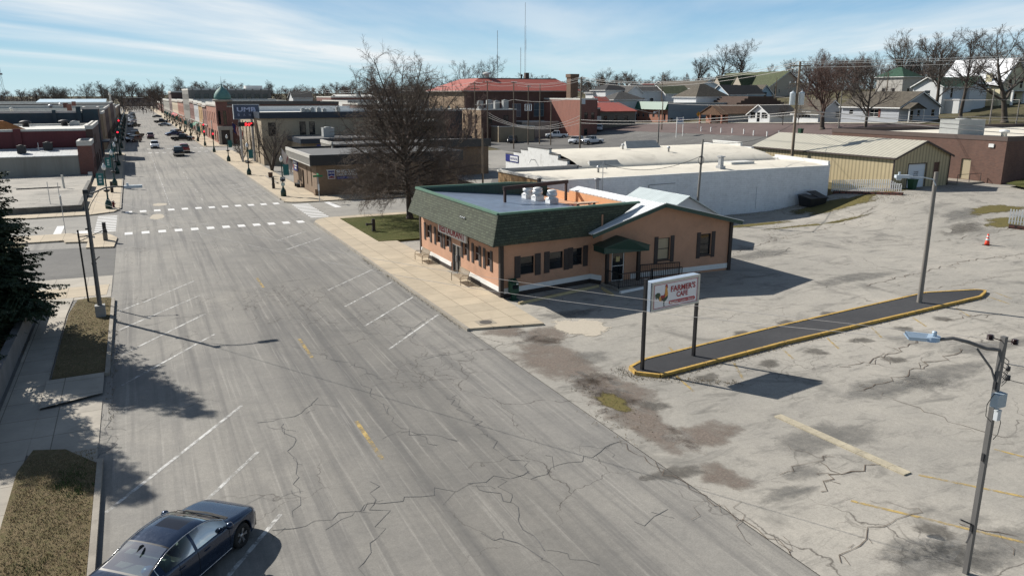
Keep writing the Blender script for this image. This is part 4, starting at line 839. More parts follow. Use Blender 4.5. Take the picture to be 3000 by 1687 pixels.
# trees among the houses on the hill
hill = [(T_VASE,0,2418,366,152,148,'wide bare tree with reddish twigs between the small white house and the grey house',TWIG2,1.2,.3),(T_ROUND,0,2545,0,138,150,'bare tree with a dark trunk in front of the grey house with red shutters',TWIG3,.95,1.),
 (T_TALL,0,2752,0,156,92,'tall forked bare tree right of the grey house gable',TWIG3,1.2,.6),(T_TALL,1,2822,0,153,78,'tallest bare tree, with knobbly top, before the white house with the green roof',TWIG3,1.,2.),
 (T_ROUND,1,2955,0,140,68,'spreading bare tree at the right edge before the cream house',TWIG3,1.25,3.),(T_VASE,1,2640,0,215,80,'tall vase shaped bare tree on the hilltop, left one of two',TWIG,1.,1.2),(T_VASE,0,2712,0,215,82,'tall vase shaped bare tree on the hilltop, right one of two',TWIG,1.1,2.2),
 (T_ROUND,0,2395,0,190,138,'round bare tree behind the pole with the two white transformers',TWIG2,1.,4.),(T_ROUND,1,2450,0,205,166,'bare tree with reddish haze of twigs behind the small white house',TWIG2,1.1,.2),(T_VASE,1,2500,0,225,150,'bare tree with upright reddish limbs behind the small grey houses',TWIG2,1.1,5.),
 (T_ROUND,0,2885,0,190,118,'bare tree behind the white roofed house',TWIG,1.1,1.5),(T_TALL,0,2300,0,168,290,'small slender bare tree behind the small white shop',TWIG3,.9,2.5),(T_ROUND,1,2345,0,165,305,'low dark bare tree right of the transformer pole',TWIG3,.9,.7),
 (T_ROUND,1,2105,0,395,128,'big round bare tree behind the olive roofed church, left one',TWIG3,1.15,.5),(T_ROUND,0,2165,0,395,113,'biggest round bare tree behind the olive roofed church',TWIG3,1.2,1.9),(T_VASE,0,2040,0,390,160,'bare tree at the left end of the group behind the church',TWIG3,1.1,2.9),(T_TALL,1,2250,0,380,185,'thin young bare tree right of the church roof',TWIG,1.,3.3),
 (T_ROUND,1,1345,0,270,174,'round bare tree behind the left end of the red roof',TWIG3,1.05,.9),(T_ROUND,0,1432,0,270,160,'round bare tree behind the red roof beside the thin mast',TWIG3,.95,2.1),(T_VASE,1,1775,0,400,196,'bare tree behind the white houses, left of the pair',TWIG,1.3,.1),(T_VASE,0,1838,0,400,203,'bare tree behind the white houses, right of the pair',TWIG,.9,1.1),
 (T_ROUND,0,1945,0,430,205,'bare tree far behind the church roof',TWIG,1.2,2.6),(T_ROUND,1,1535,0,360,212,'low bare tree under the tall lattice mast',TWIG,1.9,.6),(T_ROUND,0,155,0,520,247,'round bare tree standing alone above the far left treeline',TWIG3,1.15,.4),(T_VASE,1,118,0,520,254,'small pale bare tree beside the lone round tree',TWIG,.9,1.4),(T_ROUND,1,360,0,560,228,'tall round bare tree at the far end of the main street',TWIG3,1.15,2.4),(T_ROUND,0,540,0,520,224,'wide bare tree above the far end of the storefront row',TWIG3,1.4,.9),(T_VASE,0,470,0,520,231,'bare tree left of the widest tree above the storefronts',TWIG,.9,.2),(T_ROUND,1,2890,0,250,110,'bare tree on the ridge behind the steep white roof',TWIG,1.2,2.7),(T_VASE,0,2990,0,230,100,'bare tree at the top right of the ridge',TWIG,1.2,1.7)]
for kind,i,px,_,dep,ty,lab,tw,wd,rz in hill: put(kind, i, 'bare_tree', lab, px, 0, dep, toppx=ty, rz=rz, twig=tw, wide=wd)
# the treeline behind the town: small single trees, all of one kind
rn = random.Random(5); kinds = [T_ROUND[0],T_ROUND[1],T_VASE[0],T_VASE[1]]
for k in range(150):
    px = -60+k*20.8+rn.uniform(-12,12)
    base = 262 if px < 250 else (246 if px < 1050 else (235 if px < 1700 else (222 if px < 2280 else 170)))
    if px < 100: base = 270
    dep = rn.uniform(620,900) if px < 1100 else (rn.uniform(430,620) if px < 2150 else rn.uniform(390,470))
    kd = rn.choice(kinds); put([kd], 0, 'bare_tree', 'small bare tree of the distant treeline behind the town', px, 0, dep, toppx=base+rn.uniform(-14,16), rz=rn.uniform(0,6), group='distant treeline trees', twig=rn.choice((TWIG,TWIG3,TWIG2)), wide=rn.uniform(1.1,1.8) if px < 2150 else rn.uniform(.8,1.2))
# the mass of woodland that reads as one band
def woods_mat():
    m, nt, bs = nodes('distant_woods'); g = NT(nt); P = g.geo(); n = g.noise(P, .06, 6, .7); f = g.noise(P, .5, 4, .7)
    c = g.mix(g.ramp(n,.35,.65), (.15,.128,.118), (.23,.19,.165)); c = g.mix(g.ramp(f,.4,.75,0,.5), c, (.09,.08,.076)); g.L(c, bs.inputs['Base Color']); bs.inputs['Roughness'].default_value = 1.; bs.inputs['Specular IOR Level'].default_value = 0; return m
WOODM = woods_mat()
def woods(seg, n, hh, seed, w=1., fl=30):
    """a far wood: crowns as loose sprays of twig-sized faces round thin stems"""
    mb = MB(); rn = random.Random(seed); V = []; Fc = []
    for _ in range(n):
        (x0,y0),(x1,y1),dep = rn.choice(seg); t = rn.random(); x = x0+(x1-x0)*t; y = y0+(y1-y0)*t+rn.uniform(0,dep); z = hgt(x,y)-.3; h = hh*rn.uniform(.55,1.1); r = h*rn.uniform(.3,.5)
        k = len(V); V += [(x-.12*w,y,z),(x+.12*w,y,z),(x,y,z+h*.8)]; Fc.append((k,k+1,k+2))
        for _ in range(fl):
            a = rn.uniform(0,6.283); f = rn.random()**.5; zz = rn.uniform(.12,1.); q = r*f*math.sin(math.pi*min(1,.25+zz*.75))**.6; px, py, pz = x+q*math.cos(a), y+q*math.sin(a), z+h*zz
            l = rn.uniform(.5,1.5)*w; d = Vector((math.cos(a)*.6+rn.gauss(0,.3), math.sin(a)*.6+rn.gauss(0,.3), .8)).normalized()*l; b = Vector((rn.gauss(0,1),rn.gauss(0,1),rn.gauss(0,.4))).normalized()*l*rn.uniform(.10,.24)
            k = len(V); V += [(px,py,pz),(px+d.x*.5+b.x,py+d.y*.5+b.y,pz+d.z*.5+b.z),(px+d.x,py+d.y,pz+d.z),(px+d.x*.5-b.x,py+d.y*.5-b.y,pz+d.z*.5-b.z)]; Fc.append((k,k+1,k+2,k+3))
    mb.add(V, Fc); return mb
struct(obj('woods', woods([((-600,520),(700,520),200),((-900,800),(1200,800),300),((-420,430),(-60,560),120)], 4200, 8.5, 9, 1.5, 30), WOODM), 'stuff', 'grey brown winter woodland along the horizon')
struct(obj('woods', woods([((190,330),(420,250),60),((264,200),(345,60),80),((216,165),(236,90),25),((60,430),(260,410),60)], 800, 6.5, 10, .6, 60), WOODM), 'stuff', 'bare reddish grey undergrowth and woodland on the hill behind the houses')
# ---------------------------------------------------------------- spruce at the left edge
NEED = mat('spruce_needles', (.018,.036,.014), .8, .45, .8); 
def spruce(h, rbase, seed):
    rn = random.Random(seed); tk = MB(); tk.tube([(0,0,-.1),(0,0,h*.5),(0,0,h)], [.26,.15,.02], 8); cr = MB(); z = 1.1
    while z < h-.2:
        f = 1-z/h; L = rbase*(f**.8)*rn.uniform(.85,1.1)+.15; nb_ = max(5,int(12*f+5))
        for k in range(nb_):
            a = rn.uniform(0,6.283); ll = L*rn.uniform(.7,1.1); el = R(-8+22*(1-f)+rn.uniform(-8,8)); d = Vector((math.cos(a)*math.cos(el),math.sin(a)*math.cos(el),math.sin(el))); s = Vector((-math.sin(a),math.cos(a),0))
            p0 = Vector((0,0,z)); pts = [p0+d*ll*t+Vector((0,0,-.22*ll*t*t+.12*ll*t**4)) for t in (0,.25,.5,.75,1)]; cr.tube(pts, [.03,.025,.02,.012,.004], 3, False)
            m = max(5,int(ll*7))
            for j in range(m):
                t = .15+.85*(j+rn.random())/m; i = min(3,int(t*4)); q = pts[i].lerp(pts[i+1], t*4-i); w = (.42*ll*(1-t)+.18)*rn.uniform(.6,1.1)
                for sg in (-1,1):
                    e = q+s*sg*w+d*w*.55+Vector((0,0,-w*rn.uniform(.15,.6))); mid = q.lerp(e,.5); up_ = (e-q).cross(d).normalized() if rn.random() < .5 else Vector((rn.gauss(0,1),rn.gauss(0,1),rn.gauss(0,1))).normalized()
                    for qq in range(3):
                        aa = q.lerp(e, qq/3.); bb = q.lerp(e, (qq+1.25)/3.); o_ = (bb-aa).cross(Vector((rn.gauss(0,1),rn.gauss(0,1),rn.gauss(0,1)))).normalized()*rn.uniform(.04,.085)
                        cr.add([aa,aa.lerp(bb,.5)+o_,bb,aa.lerp(bb,.5)-o_], [(0,1,2,3)])
        z += rn.uniform(.17,.26)
    return tk, cr
tk, cr = spruce(12.6, 4.5, 77)
t = thing('spruce_tree', 'dark green spruce in the raised yard at the left edge', 'tree', (-8.3,45.,.7)); obj('trunk', tk, BARK, t, local=True); obj('crown', cr, NEED, t, local=True)

tk, cr = spruce(12., 4.6, 78); t = thing('spruce_tree', 'second dark spruce farther back in the raised yard, mostly outside the left edge', 'tree', (-10.2,38.4,.7)); obj('trunk', tk, BARK, t, local=True); obj('crown', cr, NEED, t, local=True)
# ---------------------------------------------------------------- block buildings with real openings
CONC = mat('grey_render', (.30,.285,.25), .9, .14, .5, bump=.2, dirt=.35, streak=True); REDB = brick('red_brick', (.22,.075,.055), (.17,.055,.04), (.20,.15,.13)); DKB = brick('dark_brick', (.115,.06,.045), (.085,.045,.035), (.10,.08,.07))
TANB = brick('tan_brick', (.36,.25,.15), (.29,.19,.115), (.34,.28,.2)); BRNB = brick('brown_brick', (.14,.085,.07), (.105,.062,.05), (.12,.09,.08)); OFB = brick('office_brick', (.25,.165,.10), (.19,.12,.075), (.22,.17,.12)); LTB = brick('orange_brick', (.40,.14,.085), (.33,.115,.07), (.32,.22,.16))
REDS = lines('dark_red_siding', (.115,.018,.022), .4, 'XY', .6, .08, .6); TEAL = mat('teal_painted_wall', (.035,.06,.075), .85, .2, .6, dirt=.2); NAVY = lines('navy_fascia', (.018,.028,.045), .45, 'XY', .6, .08, .5)
GRST = brick('grey_stone', (.24,.225,.20), (.20,.19,.17), (.17,.16,.15), .9, .45); GRVL = mat('grey_flat_roof', (.13,.13,.13), .95, .2, .8, dirt=.3); PALE = mat('pale_flat_roof', (.62,.61,.57), .9, .1, .6, dirt=.25); CREAM = mat('cream_roof_coating', (.68,.63,.53), .9, .1, .5, bump=.3, dirt=.28)
COPE = mat('pale_coping', (.58,.56,.51), .85, .08, 1.5, dirt=.3); DKCO = mat('dark_coping', (.09,.085,.08), .8, .2); STEEL = mat('galvanised_metal', (.42,.43,.44), .45, .12, 3., .6); HVACM = mat('hvac_metal', (.38,.39,.38), .6, .08, 2., .1, dirt=.2); DKM = mat('dark_metal', (.03,.03,.032), .6, .15)
def sides(x0,y0,x1,y1): return {'S':((x0,y0),(x1,y0)),'E':((x1,y0),(x1,y1)),'N':((x1,y1),(x0,y1)),'W':((x0,y1),(x0,y0))}
def u_of(sd, a, b, x0,y0,x1,y1):
    return {'S':(a-x0,b-x0),'E':(a-y0,b-y0),'N':(x1-b,x1-a),'W':(y1-b,y1-a)}[sd]
def block(t, x0,y0,x1,y1, z0,z1, wm, ops=None, roof=GRVL, par=.45, cope=COPE, frame=None, pane=None, rev=.12, mats=None, cw=.3):
    """walls (one part per facing material), flat roof, coping, windows; ops: side -> [(a,b,z0,z1[,mx,mz[,name]])] in world coordinates"""
    sd = sides(x0,y0,x1,y1); ops = ops or {}; mats = mats or {}; groups = {}
    for k,(p,q) in sd.items():
        m_ = mats.get(k, wm); mb = groups.setdefault(m_.name, (MB(), m_))[0]; oo = []
        for o in ops.get(k, ()):
            a,b = u_of(k, o[0], o[1], x0,y0,x1,y1); oo.append((a,b,o[2],o[3]))
        wall(mb, p, q, z0, z1, oo, rev)
        for o,uu in zip(ops.get(k, ()), oo): window(t, None, p, q, uu, frame or WFR, pane, *(o[4:6] if len(o) > 5 else (1,2)), rev=rev, fw=.07, name=o[6] if len(o) > 6 else 'window', sill=False)
    for mb,m_ in groups.values(): obj('wall', mb, m_, t)
    r = MB(); r.poly([(x0+.02,y0+.02,z1-par),(x1-.02,y0+.02,z1-par),(x1-.02,y1-.02,z1-par),(x0+.02,y1-.02,z1-par)]); obj('roof', r, roof, t)
    if par > .05:
        w = cw; c = MB(); e = .05
        for a in ((x0-e,y0-e,x1+e,y0+w),(x0-e,y1-w,x1+e,y1+e),(x0-e,y0+w,x0+w,y1-w),(x1-w,y0+w,x1+e,y1-w)): c.box(a[0],a[1],z1-par+.01,a[2],a[3],z1+.08)
        obj('coping', c, cope, t)
    return t
def hvac(t, x, y, z, sx, sy, sz, m=None, name='air_conditioner'):
    q = MB(); q.box(x-sx/2,y-sy/2,z+.12,x+sx/2,y+sy/2,z+sz); q.box(x-sx/2-.03,y-sy/2-.03,z+sz,x+sx/2+.03,y+sy/2+.03,z+sz+.06)
    for k in range(4): q.box(x-sx*.42,y-sy/2-.02,z+sz*(.2+.18*k),x+sx*.42,y-sy/2,z+sz*(.29+.18*k))
    q.lathe((x,y,z+sz+.06), [(min(sx,sy)*.36,0),(min(sx,sy)*.36,.1),(min(sx,sy)*.1,.14)], 10); q.box(x-sx/2,y-sy/2,z,x+sx/2,y-sy/2+.1,z+.12); return obj(name, q, m or HVACM, t)
def vent(t, x, y, z, r=.25, h=.8, m=None, name='roof_vent'):
    q = MB(); q.lathe((x,y,z), [(r*.7,0),(r*.7,h*.6),(r*1.3,h*.62),(r*1.2,h*.85),(r*.3,h)], 10); return obj(name, q, m or STEEL, t)
def row_ops(a0, a1, n, w, z0, z1, *ex): 
    st = (a1-a0)/n; return [(a0+st*(k+.5)-w/2, a0+st*(k+.5)+w/2, z0, z1)+ex for k in range(n)]
def thin(a): return a
# ======== left side of the main street
t = thing('shop_building', 'low grey rendered building with pale metal roof and red brick front, nearest on the left', 'building', (-20,131.6,0))
block(t, -60,131.6,-7.84,139.7, -.2,3.3, CONC, par=.0, roof=GRVL)
q = MB(); q.slab([(-60,131.4,3.32),(-7.86,131.4,3.32),(-7.86,139.2,4.0),(-60,139.2,4.0)], .12); obj('metal_roof', q, lines('pale_roof_sheets', (.55,.56,.55), 1.1, 'X', .6, .05, .5, .2, .12, .4, .3), t)
t2 = MB(); t2.box(-60,139.25,3.2,-7.86,139.65,4.05); obj('roof_kerb', t2, DKM, t)
block(t, -7.82,131.5,-5.95,140.1, -.2,5.25, REDB, {'E':[(133.2,134.2,.1,2.4),(135.2,136.6,1.,2.6),(137.4,138.9,1.,2.6)]}, frame=WDK, par=.6)
hvac(t, -15.2,134.6,3.6,1.1,1.,1.05, DKM); hvac(t, -12.,137.2,3.85,1.2,1.,1.05, DKM); q = MB(); q.cyl((-13.2,136.4),.06,3.7,5.0,6); q.bar((-13.4,136.4,4.2),(-12.6,136.8,4.2),.08); obj('roof_pipe', q, STEEL, t)
q = MB(); q.bar((-6.9,130.8,-.1),(-6.9,130.8,1.0),.35); 
t = thing('shop_building', 'dark red metal sided building, second on the left side', 'building', (-20,140.2,0))
block(t, -60,140.25,-6.9,165.8, -.2,6.75, REDS, roof=PALE, par=.25, cope=COPE, cw=.9); block(t, -6.88,140.3,-5.9,166, -.2,7.2, DKB, {'E':[(142,145,.3,2.6,2,1),(147,150,.3,2.6,2,1),(156,159,.3,2.6,2,1),(142.5,144,4.2,5.8),(147,148.5,4.2,5.8)]}, frame=WDK, par=.5)
q = MB(); q.box(-16.6,139.95,-.1,-15.6,140.24,6.95); obj('pilaster', q, REDS, t)
vent(t, -17,161,6.5,.75,1.1,DKM); vent(t, -11.2,163,6.5,.75,1.1,DKM); hvac(t, -9.6,163.5,6.5,1.6,1.2,.7)
q = MB(); q.add([(-24,148,6.5),(-15.5,148,6.5),(-16.5,152,6.5),(-24,152,6.5),(-24,149,7.9),(-18.6,149,7.9),(-19,151,7.9),(-24,151,7.9)], [(4,5,6,7),(0,1,5,4),(1,2,6,5),(2,3,7,6),(3,0,4,7)]); obj('rusty_roof_hood', q, mat('rust_sheet', (.30,.12,.04), .85, .35, 1.2), t)
t = thing('shop_building', 'dark teal painted building with a stepped top, third on the left side', 'building', (-20,172,0))
block(t, -60,172.3,-8.62,182.0, -.2,8.9, TEAL, roof=PALE, par=.3, cw=.35); block(t, -8.6,172.2,-5.9,181.2, -.2,9.6, DKB, {'E':[(173.5,176,.3,2.7,2,1),(177,180,.3,2.7,2,1),(173.8,175,5,7),(176.5,177.7,5,7),(179,180.2,5,7)]}, frame=WDK, mats={'S':TEAL}, par=.35)
q = MB(); q.box(-9.6,171.85,-.1,-8.8,172.28,9.75); q.box(-13.6,171.95,-.1,-13.,172.28,9.15); obj('pilaster', q, TEAL, t); q = MB(); q.box(-11.3,176,8.6,-10.5,177,10.1); obj('chimney', q, REDB, t); vent(t,-21,180,8.6,.3,1.,COPE)
q = MB(); q.box(-5.88,172.4,2.9,-4.6,181,3.1); obj('shop_awning', q, DKM, t)
left = [(-60,-5.9,197,214,8.2,TANB,'tan brick building beyond the second crossing on the left side',PALE),(-32,-5.9,214.3,246,8.8,DKB,'dark brick two storey storefront on the left side',GRVL),(-60,-5.9,246.3,272,8.9,TANB,'long tan brick building with a low chimney on the left side',PALE),(-60,-5.9,272.3,325,9.6,BRNB,'brown building with a pale blue metal roof on the left side',PALE),(-60,-6.2,326,380,8.2,CONC,'grey block far down the left side',GRVL),(-80,-6.2,381,470,6.5,TANB,'low tan block farthest down the left side',GRVL),(-60,-6.4,471,560,6.,DKB,'dark block at the far end of the left side',GRVL)]
for i,(xa,xb,ya,yb,h,m_,lab,rf) in enumerate(left):
    t = thing('shop_building', lab, 'building', (xb-8,ya,0)); L_ = yb-ya; n = max(2,int(L_/6))
    block(t, xa,ya,xb,yb, -.2,h, m_, {'E':row_ops(ya+1,yb-1,n,3.4,.3,2.7,2,1,'shopfront')+row_ops(ya+1,yb-1,n,1.3,4.6,6.4)} if i < 5 else {'E':row_ops(ya+1,yb-1,n,3.4,.3,2.7,2,1,'shopfront')}, frame=WDK, roof=rf, par=.4)
    if i == 3: q = MB(); q.slab([(-26,280,9.75),(-7,280,9.75),(-7,292,10.6),(-26,292,10.6)], .15); obj('metal_roof', q, mat('pale_blue_metal', (.50,.62,.68), .4, .06, 1., .3), t)
    if i in (2,1): q = MB(); q.box(-15,ya+8,h-.4,-14,ya+9,h+1.2); obj('chimney', q, REDB, t); vent(t,-18,ya+12,h-.4,.5,1.2)
    if i == 4: q = MB(); q.cyl((-6.6,327),.35,-.1,11.6,10); q.lathe((-6.6,327,11.6), [(.4,0),(.6,.4),(.3,1.),(.05,1.2)], 8); obj('corner_turret', q, COPE, t)
t = thing('warehouse', 'long white roofed low shed at the far left horizon', 'warehouse', (-150,520,0)); block(t, -260,520,-105,545, -.2,5.2, PALE, roof=PALE, par=.1)
t = thing('warehouse', 'pale boxy shed with dark doors before the far left treeline', 'warehouse', (-75,560,0)); block(t, -84,560,-50,575,-.2,7.5,CONC,{'S':row_ops(-82,-52,4,3,3.6,5.6)}, frame=WDK, roof=GRVL, par=.2)
# ======== insurance office
t = thing('insurance_office', 'brown brick insurance office with slatted white and black fascia on the corner', 'office building', (24,97,0)); 
block(t, 19.3,94.3,37.6,109.8, -.2,3.8, OFB, {'W':[(102.2,103.3,.15,2.5,1,1,'door'),(99.8,100.3,.9,3.1,1,1),(97.2,97.7,.9,3.1,1,1)]}, par=0., frame=WDK); block(t, 25.4,109.9,49,116.5, -.2,4.4, OFB, par=0.)
q = MB(); q.box(18.5,93.75,3.72,38.2,94.0,4.98); q.box(18.7,110.2,3.72,38.2,110.4,4.98); q.box(37.95,94.02,3.72,38.2,110.2,4.98); q.box(24.8,116.6,4.3,49.2,116.8,5.5); q.box(38.3,109.3,4.3,49.2,109.5,5.5); obj('fascia', q, lines('black_fascia', (.02,.02,.022), .4, 'XY', .6, .08, .5), t)
q = MB(); q.box(18.55,94.02,4.62,18.8,110.3,5.02); q.box(18.55,94.02,3.66,18.72,110.3,3.76)
for k in range(30): q.box(18.6,94.1+k*.56,3.76,18.74,94.28+k*.56,4.62)
q.box(24.75,109.55,5.1,25.0,116.8,5.55)
for k in range(14): q.box(24.8,109.6+k*.52,4.4,24.95,109.8+k*.52,5.1)
obj('slatted_fascia', q, mat('weathered_white_wood', (.45,.43,.39), .85, .12, 3.), t)
q = MB(); q.box(18.76,94.02,3.7,18.9,110.2,4.6); q.box(25.02,109.6,4.3,25.1,116.6,5.1); obj('fascia_back', q, DKM, t); q = MB(); q.box(18.8,94.02,4.5,37.95,110.2,4.72); q.box(25.0,109.55,5.0,49.0,116.6,5.2); obj('flat_roof', q, GRVL, t)
q = MB(); q.box(18.95,94.0,-.1,19.3,94.9,.9); obj('brick_pier', q, OFB, t)
def ssign(t, nm, lab, x0, x1, z0, z1, y, mt): q = MB(); q.box(x0,y-.08,z0,x1,y,z1); return obj(nm, q, mt, t, lab)
WSG = mat('white_sign_letters', (.60,.60,.60), .5, .04); BLU = mat('sign_blue', (.012,.02,.16), .5, .05); MRN = mat('sign_maroon', (.16,.01,.02), .5)
yq = 94.28; LX = lambda x: 20.5+(x-21.75)*.39; LZ = lambda z: 2.05+(z-.98)*.567
def lp(x,z,k=-.1): return (LX(x),yq+k,LZ(z))
q = MB(); o_ = [(21.75,2.92),(21.75,2.75),(22.02,2.72),(22.1,.98),(24.35,.98),(24.3,2.72),(24.55,2.75),(24.55,2.92)]; q.add([lp(*a) for a in o_]+[lp(*a,0.) for a in o_], [tuple(range(8))]+[(k,8+k,8+(k+1)%8,(k+1)%8) for k in range(8)]); LG = obj('shield_sign', q, WSG, t)
q = MB(); q.poly([lp(x,z,-.11) for x,z in ((22.22,1.55),(22.7,1.58),(23.2,1.76),(23.7,1.58),(24.18,1.55),(24.16,2.72),(22.2,2.72))]); obj('blue_field', q, BLU, LG); q = MB(); q.poly([lp(x,z,-.11) for x,z in ((22.28,1.12),(24.16,1.12),(24.17,1.42),(23.7,1.46),(23.2,1.64),(22.7,1.46),(22.26,1.42))]); obj('red_field', q, MRN, LG)
q = MB(); text(q, 'SHELTER', lp(22.32,2.08,-.115), (1,0,0), (0,0,1), .68, .18, bold=.03); obj('lettering', q, WSG, LG)
q = MB(); text(q, 'SHELTER', (21.7,yq-.03,2.72), (1,0,0), (0,0,1), 2.52, .37, bold=.04); text(q, 'INSURANCE', (21.72,yq-.03,2.38), (1,0,0), (0,0,1), 2.6, .27, bold=.03); obj('wall_lettering', q, WSG, t, 'white letters reading SHELTER INSURANCE')
bs_ = ssign(t, 'name_sign', None, 21.72, 24.3, 1.98, 2.3, yq-.02, BLU); q = MB(); text(q, 'SHELBY', (21.8,yq-.1,2.04), (1,0,0), (0,0,1), .95, .2, bold=.02); q.box(22.9,yq-.115,2.06,24.1,yq-.105,2.2); obj('lettering', q, mat('pale_blue_letters', (.22,.24,.38), .6), bs_)
q = MB(); q.box(19.2,105.9,2.0,19.29,109.0,3.3); bs_ = obj('wall_sign', q, BLU, t); q = MB()
for z,y0,y1 in ((2.95,106.3,108.9),(2.6,106.3,108.2),(2.25,106.4,107.9)): q.poly([(19.19,y1,z),(19.19,y0,z),(19.19,y0,z+.22),(19.19,y1,z+.22)])
obj('blurred_lettering', q, WSG, bs_); q = MB(); q.poly([(19.185,108.9,2.2),(19.185,108.3,2.2),(19.185,108.3,2.75),(19.185,108.9,2.75)]); obj('red_field', q, MRN, bs_)
# ======== bank
t = thing('bank_building', 'two storey tan bank with navy metal fascia and a low drive through wing', 'bank', (25,141,0))
STUC = lines('tan_panel_wall', (.36,.30,.22), 2.4, 'XY', .5, .02, .85, 0, .08, .3); STR = lines('tan_ribbed_wall', (.36,.29,.20), .5, 'Y', .45, .2, .8)
block(t, 19.8,140.,42.5,170, -.2,8.1, STUC, {'S':[(20.9,22.2,5.0,7.3),(26.2,27.3,5.1,7.4),(27.9,28.9,5.1,7.4),(24.0,25.1,1.,3.)],'W':row_ops(143,168,5,1.3,1.,7.)}, par=0., frame=WDK, mats={'W':STR})
q = MB(); q.box(19.5,139.6,8.0,42.9,139.95,9.05); q.box(19.5,139.97,8.0,19.78,170.3,9.05); q.box(42.6,139.97,8.0,42.9,170.3,9.05); obj('fascia', q, NAVY, t); q = MB(); q.box(19.8,139.97,8.15,42.6,170.2,8.6); obj('flat_roof', q, PALE, t)
for b in ((19.6,169.9,8.6,42.8,170.3,9.6),(30.5,155,8.6,42.5,155.3,9.4)): obj('roof_upstand', MB().box(*b), WHITE, t)
for k,(x,y,s) in enumerate(((27.3,141.7,.9),(28.1,141.9,.8),(28.9,141.6,1.),(30.1,142,1.),(31.2,142.4,.8),(33.6,142,1.1))): hvac(t, x, y, 8.6, .7, .8, 1.0*s)
q = MB(); q.box(23.9,127.6,4.3,36.5,139.5,5.05); obj('canopy', q, NAVY, t); q = MB(); q.box(24.2,127.9,5.06,36.2,139.3,5.09); obj('canopy_roof', q, GRVL, t); q = MB(); q.box(24.6,131,-.1,36,139.5,4.28); obj('drive_in_wall', q, STUC, t)
hvac(t, 29.2,131.4,5.1,1.8,1.6,1.5)
for x in (24.4,36.0): q = MB(); q.box(x-.2,128,0,x+.2,128.4,4.3); obj('canopy_post', q, TANB, t)
q = MB(); q.box(26.4,127.5,3.5,29.5,127.58,4.15); obj('canopy_sign', q, BLU, t)
t = thing('bank_sign', 'large slate blue bank sign on grey posts with a red lit display below it', 'sign', (18.3,148.6,0)); SLATE = mat('slate_blue_sign', (.055,.075,.125), .5, .06, 1.)
for x in (17.3,19.4): q = MB(); q.box(x-.17,148.5,-.1,x+.17,148.8,7.8); obj('post', q, mat('pale_grey_post', (.42,.42,.42), .6, .08), t)
q = MB(); q.box(16.4,148.25,7.75,20.75,149.05,10.2); PN = obj('sign_panel', q, SLATE, t); q = MB()
for b in ((16.32,148.2,7.68,16.41,149.1,10.28),(20.74,148.2,7.68,20.83,149.1,10.28),(16.41,148.2,10.2,20.74,149.1,10.28),(16.41,148.2,7.68,20.74,149.1,7.76)): q.box(*b)
obj('frame', q, mat('grey_sign_frame', (.40,.42,.44), .5, .08), PN); LT = mat('pale_blue_sign_letters', (.42,.46,.62), .5, .03)
q = MB(); text(q, 'UMB', (16.95,148.23,9.0), (1,0,0), (0,0,1), 3.25, .8, bold=.03); 
for k,ch in enumerate('BANK'): text(q, ch, (17.05+k*.95,148.23,8.25), (1,0,0), (0,0,1), .32, .42, bold=.0)
obj('lettering', q, LT, PN)
q = MB(); q.box(17.0,148.35,6.45,19.7,148.95,7.15); LD = obj('display', q, flat('display_black', (.006,.006,.007), .4), t); q = MB(); text(q, '56\u00b0', (18.1,148.33,6.55), (1,0,0), (0,0,1), 1.3, .5, bold=.03); obj('digits', q, glow('red_led', (1.,.03,.04), 2.2), LD)
# ======== brick corner building with the copper dome, and the row behind it
t = thing('dome_building', 'red brick corner building with a green copper dome over its entrance', 'building', (21,205,0)); LIME = mat('limestone_trim', (.34,.31,.27), .85, .1, 2., dirt=.25)
block(t, 20.9,203,48.3,224,-.2,10.2, REDB, {'S':row_ops(23,47,8,1.2,4.6,7.4)}, roof=PALE, par=.6, cope=DKCO); block(t, 18.95,206.2,20.88,236.8,-.2,10.0, REDB, {'W':row_ops(207,236,6,1.4,4.8,7.6)+row_ops(207,236,5,3.6,.4,3.,2,1,'shopfront')}, roof=GRVL, par=.6, mats={'W':LTB})
q = MB(); q.box(20.9,202.8,9.0,48.4,203,9.35); q.box(18.75,206.2,9.1,18.94,236.8,9.5); q.box(20.9,202.85,3.7,48.4,203,3.9); obj('cornice', q, LIME, t)
cx, cy = 20.3, 204.6
tw = MB(); n8 = 8; pts = [(cx+1.9*math.cos(R(22.5+45*k)), cy+1.9*math.sin(R(22.5+45*k))) for k in range(n8)]
for a,b in zip(pts, pts[1:]+pts[:1]):
    L_ = math.dist(a,b); oo = [(L_/2-.38,L_/2+.38,4.9,8.2)]; wall(tw, a, b, -.1, 10.6, oo, .2); window(t, None, a, b, oo[0], WDK, rev=.2, mz=2)
obj('tower_wall', tw, REDB, t); q = MB(); q.lathe((cx,cy,10.3), [(1.95,0),(2.35,.25),(2.35,.5),(1.9,.55)], 16); obj('tower_cornice', q, LIME, t)
q = MB(); q.lathe((cx,cy,10.85), [(1.95,0),(1.98,.5),(1.85,1.1),(1.55,1.7),(1.1,2.25),(.55,2.7),(.22,3.0),(.16,3.3)], 16); obj('dome', q, mat('green_copper', (.10,.22,.20), .7, .2, 1.2, dirt=.2), t); q = MB(); q.lathe((cx,cy,14.1), [(.14,0),(.22,.2),(.08,.4),(.05,.9),(.01,2.2)], 8); obj('finial', q, mat('copper_dark', (.05,.12,.12), .6), t)
q = MB(); q.box(18.5,202.2,0.,19.1,202.8,3.6); q.box(21.1,202.2,0.,21.7,202.8,3.6); q.box(18.4,202.1,3.6,21.8,203.2,4.5); obj('portal', q, LIME, t); q = MB(); q.box(19.1,202.75,.1,21.1,202.85,3.6); obj('door', q, flat('dark_doorway', (.03,.02,.018), .5), t)
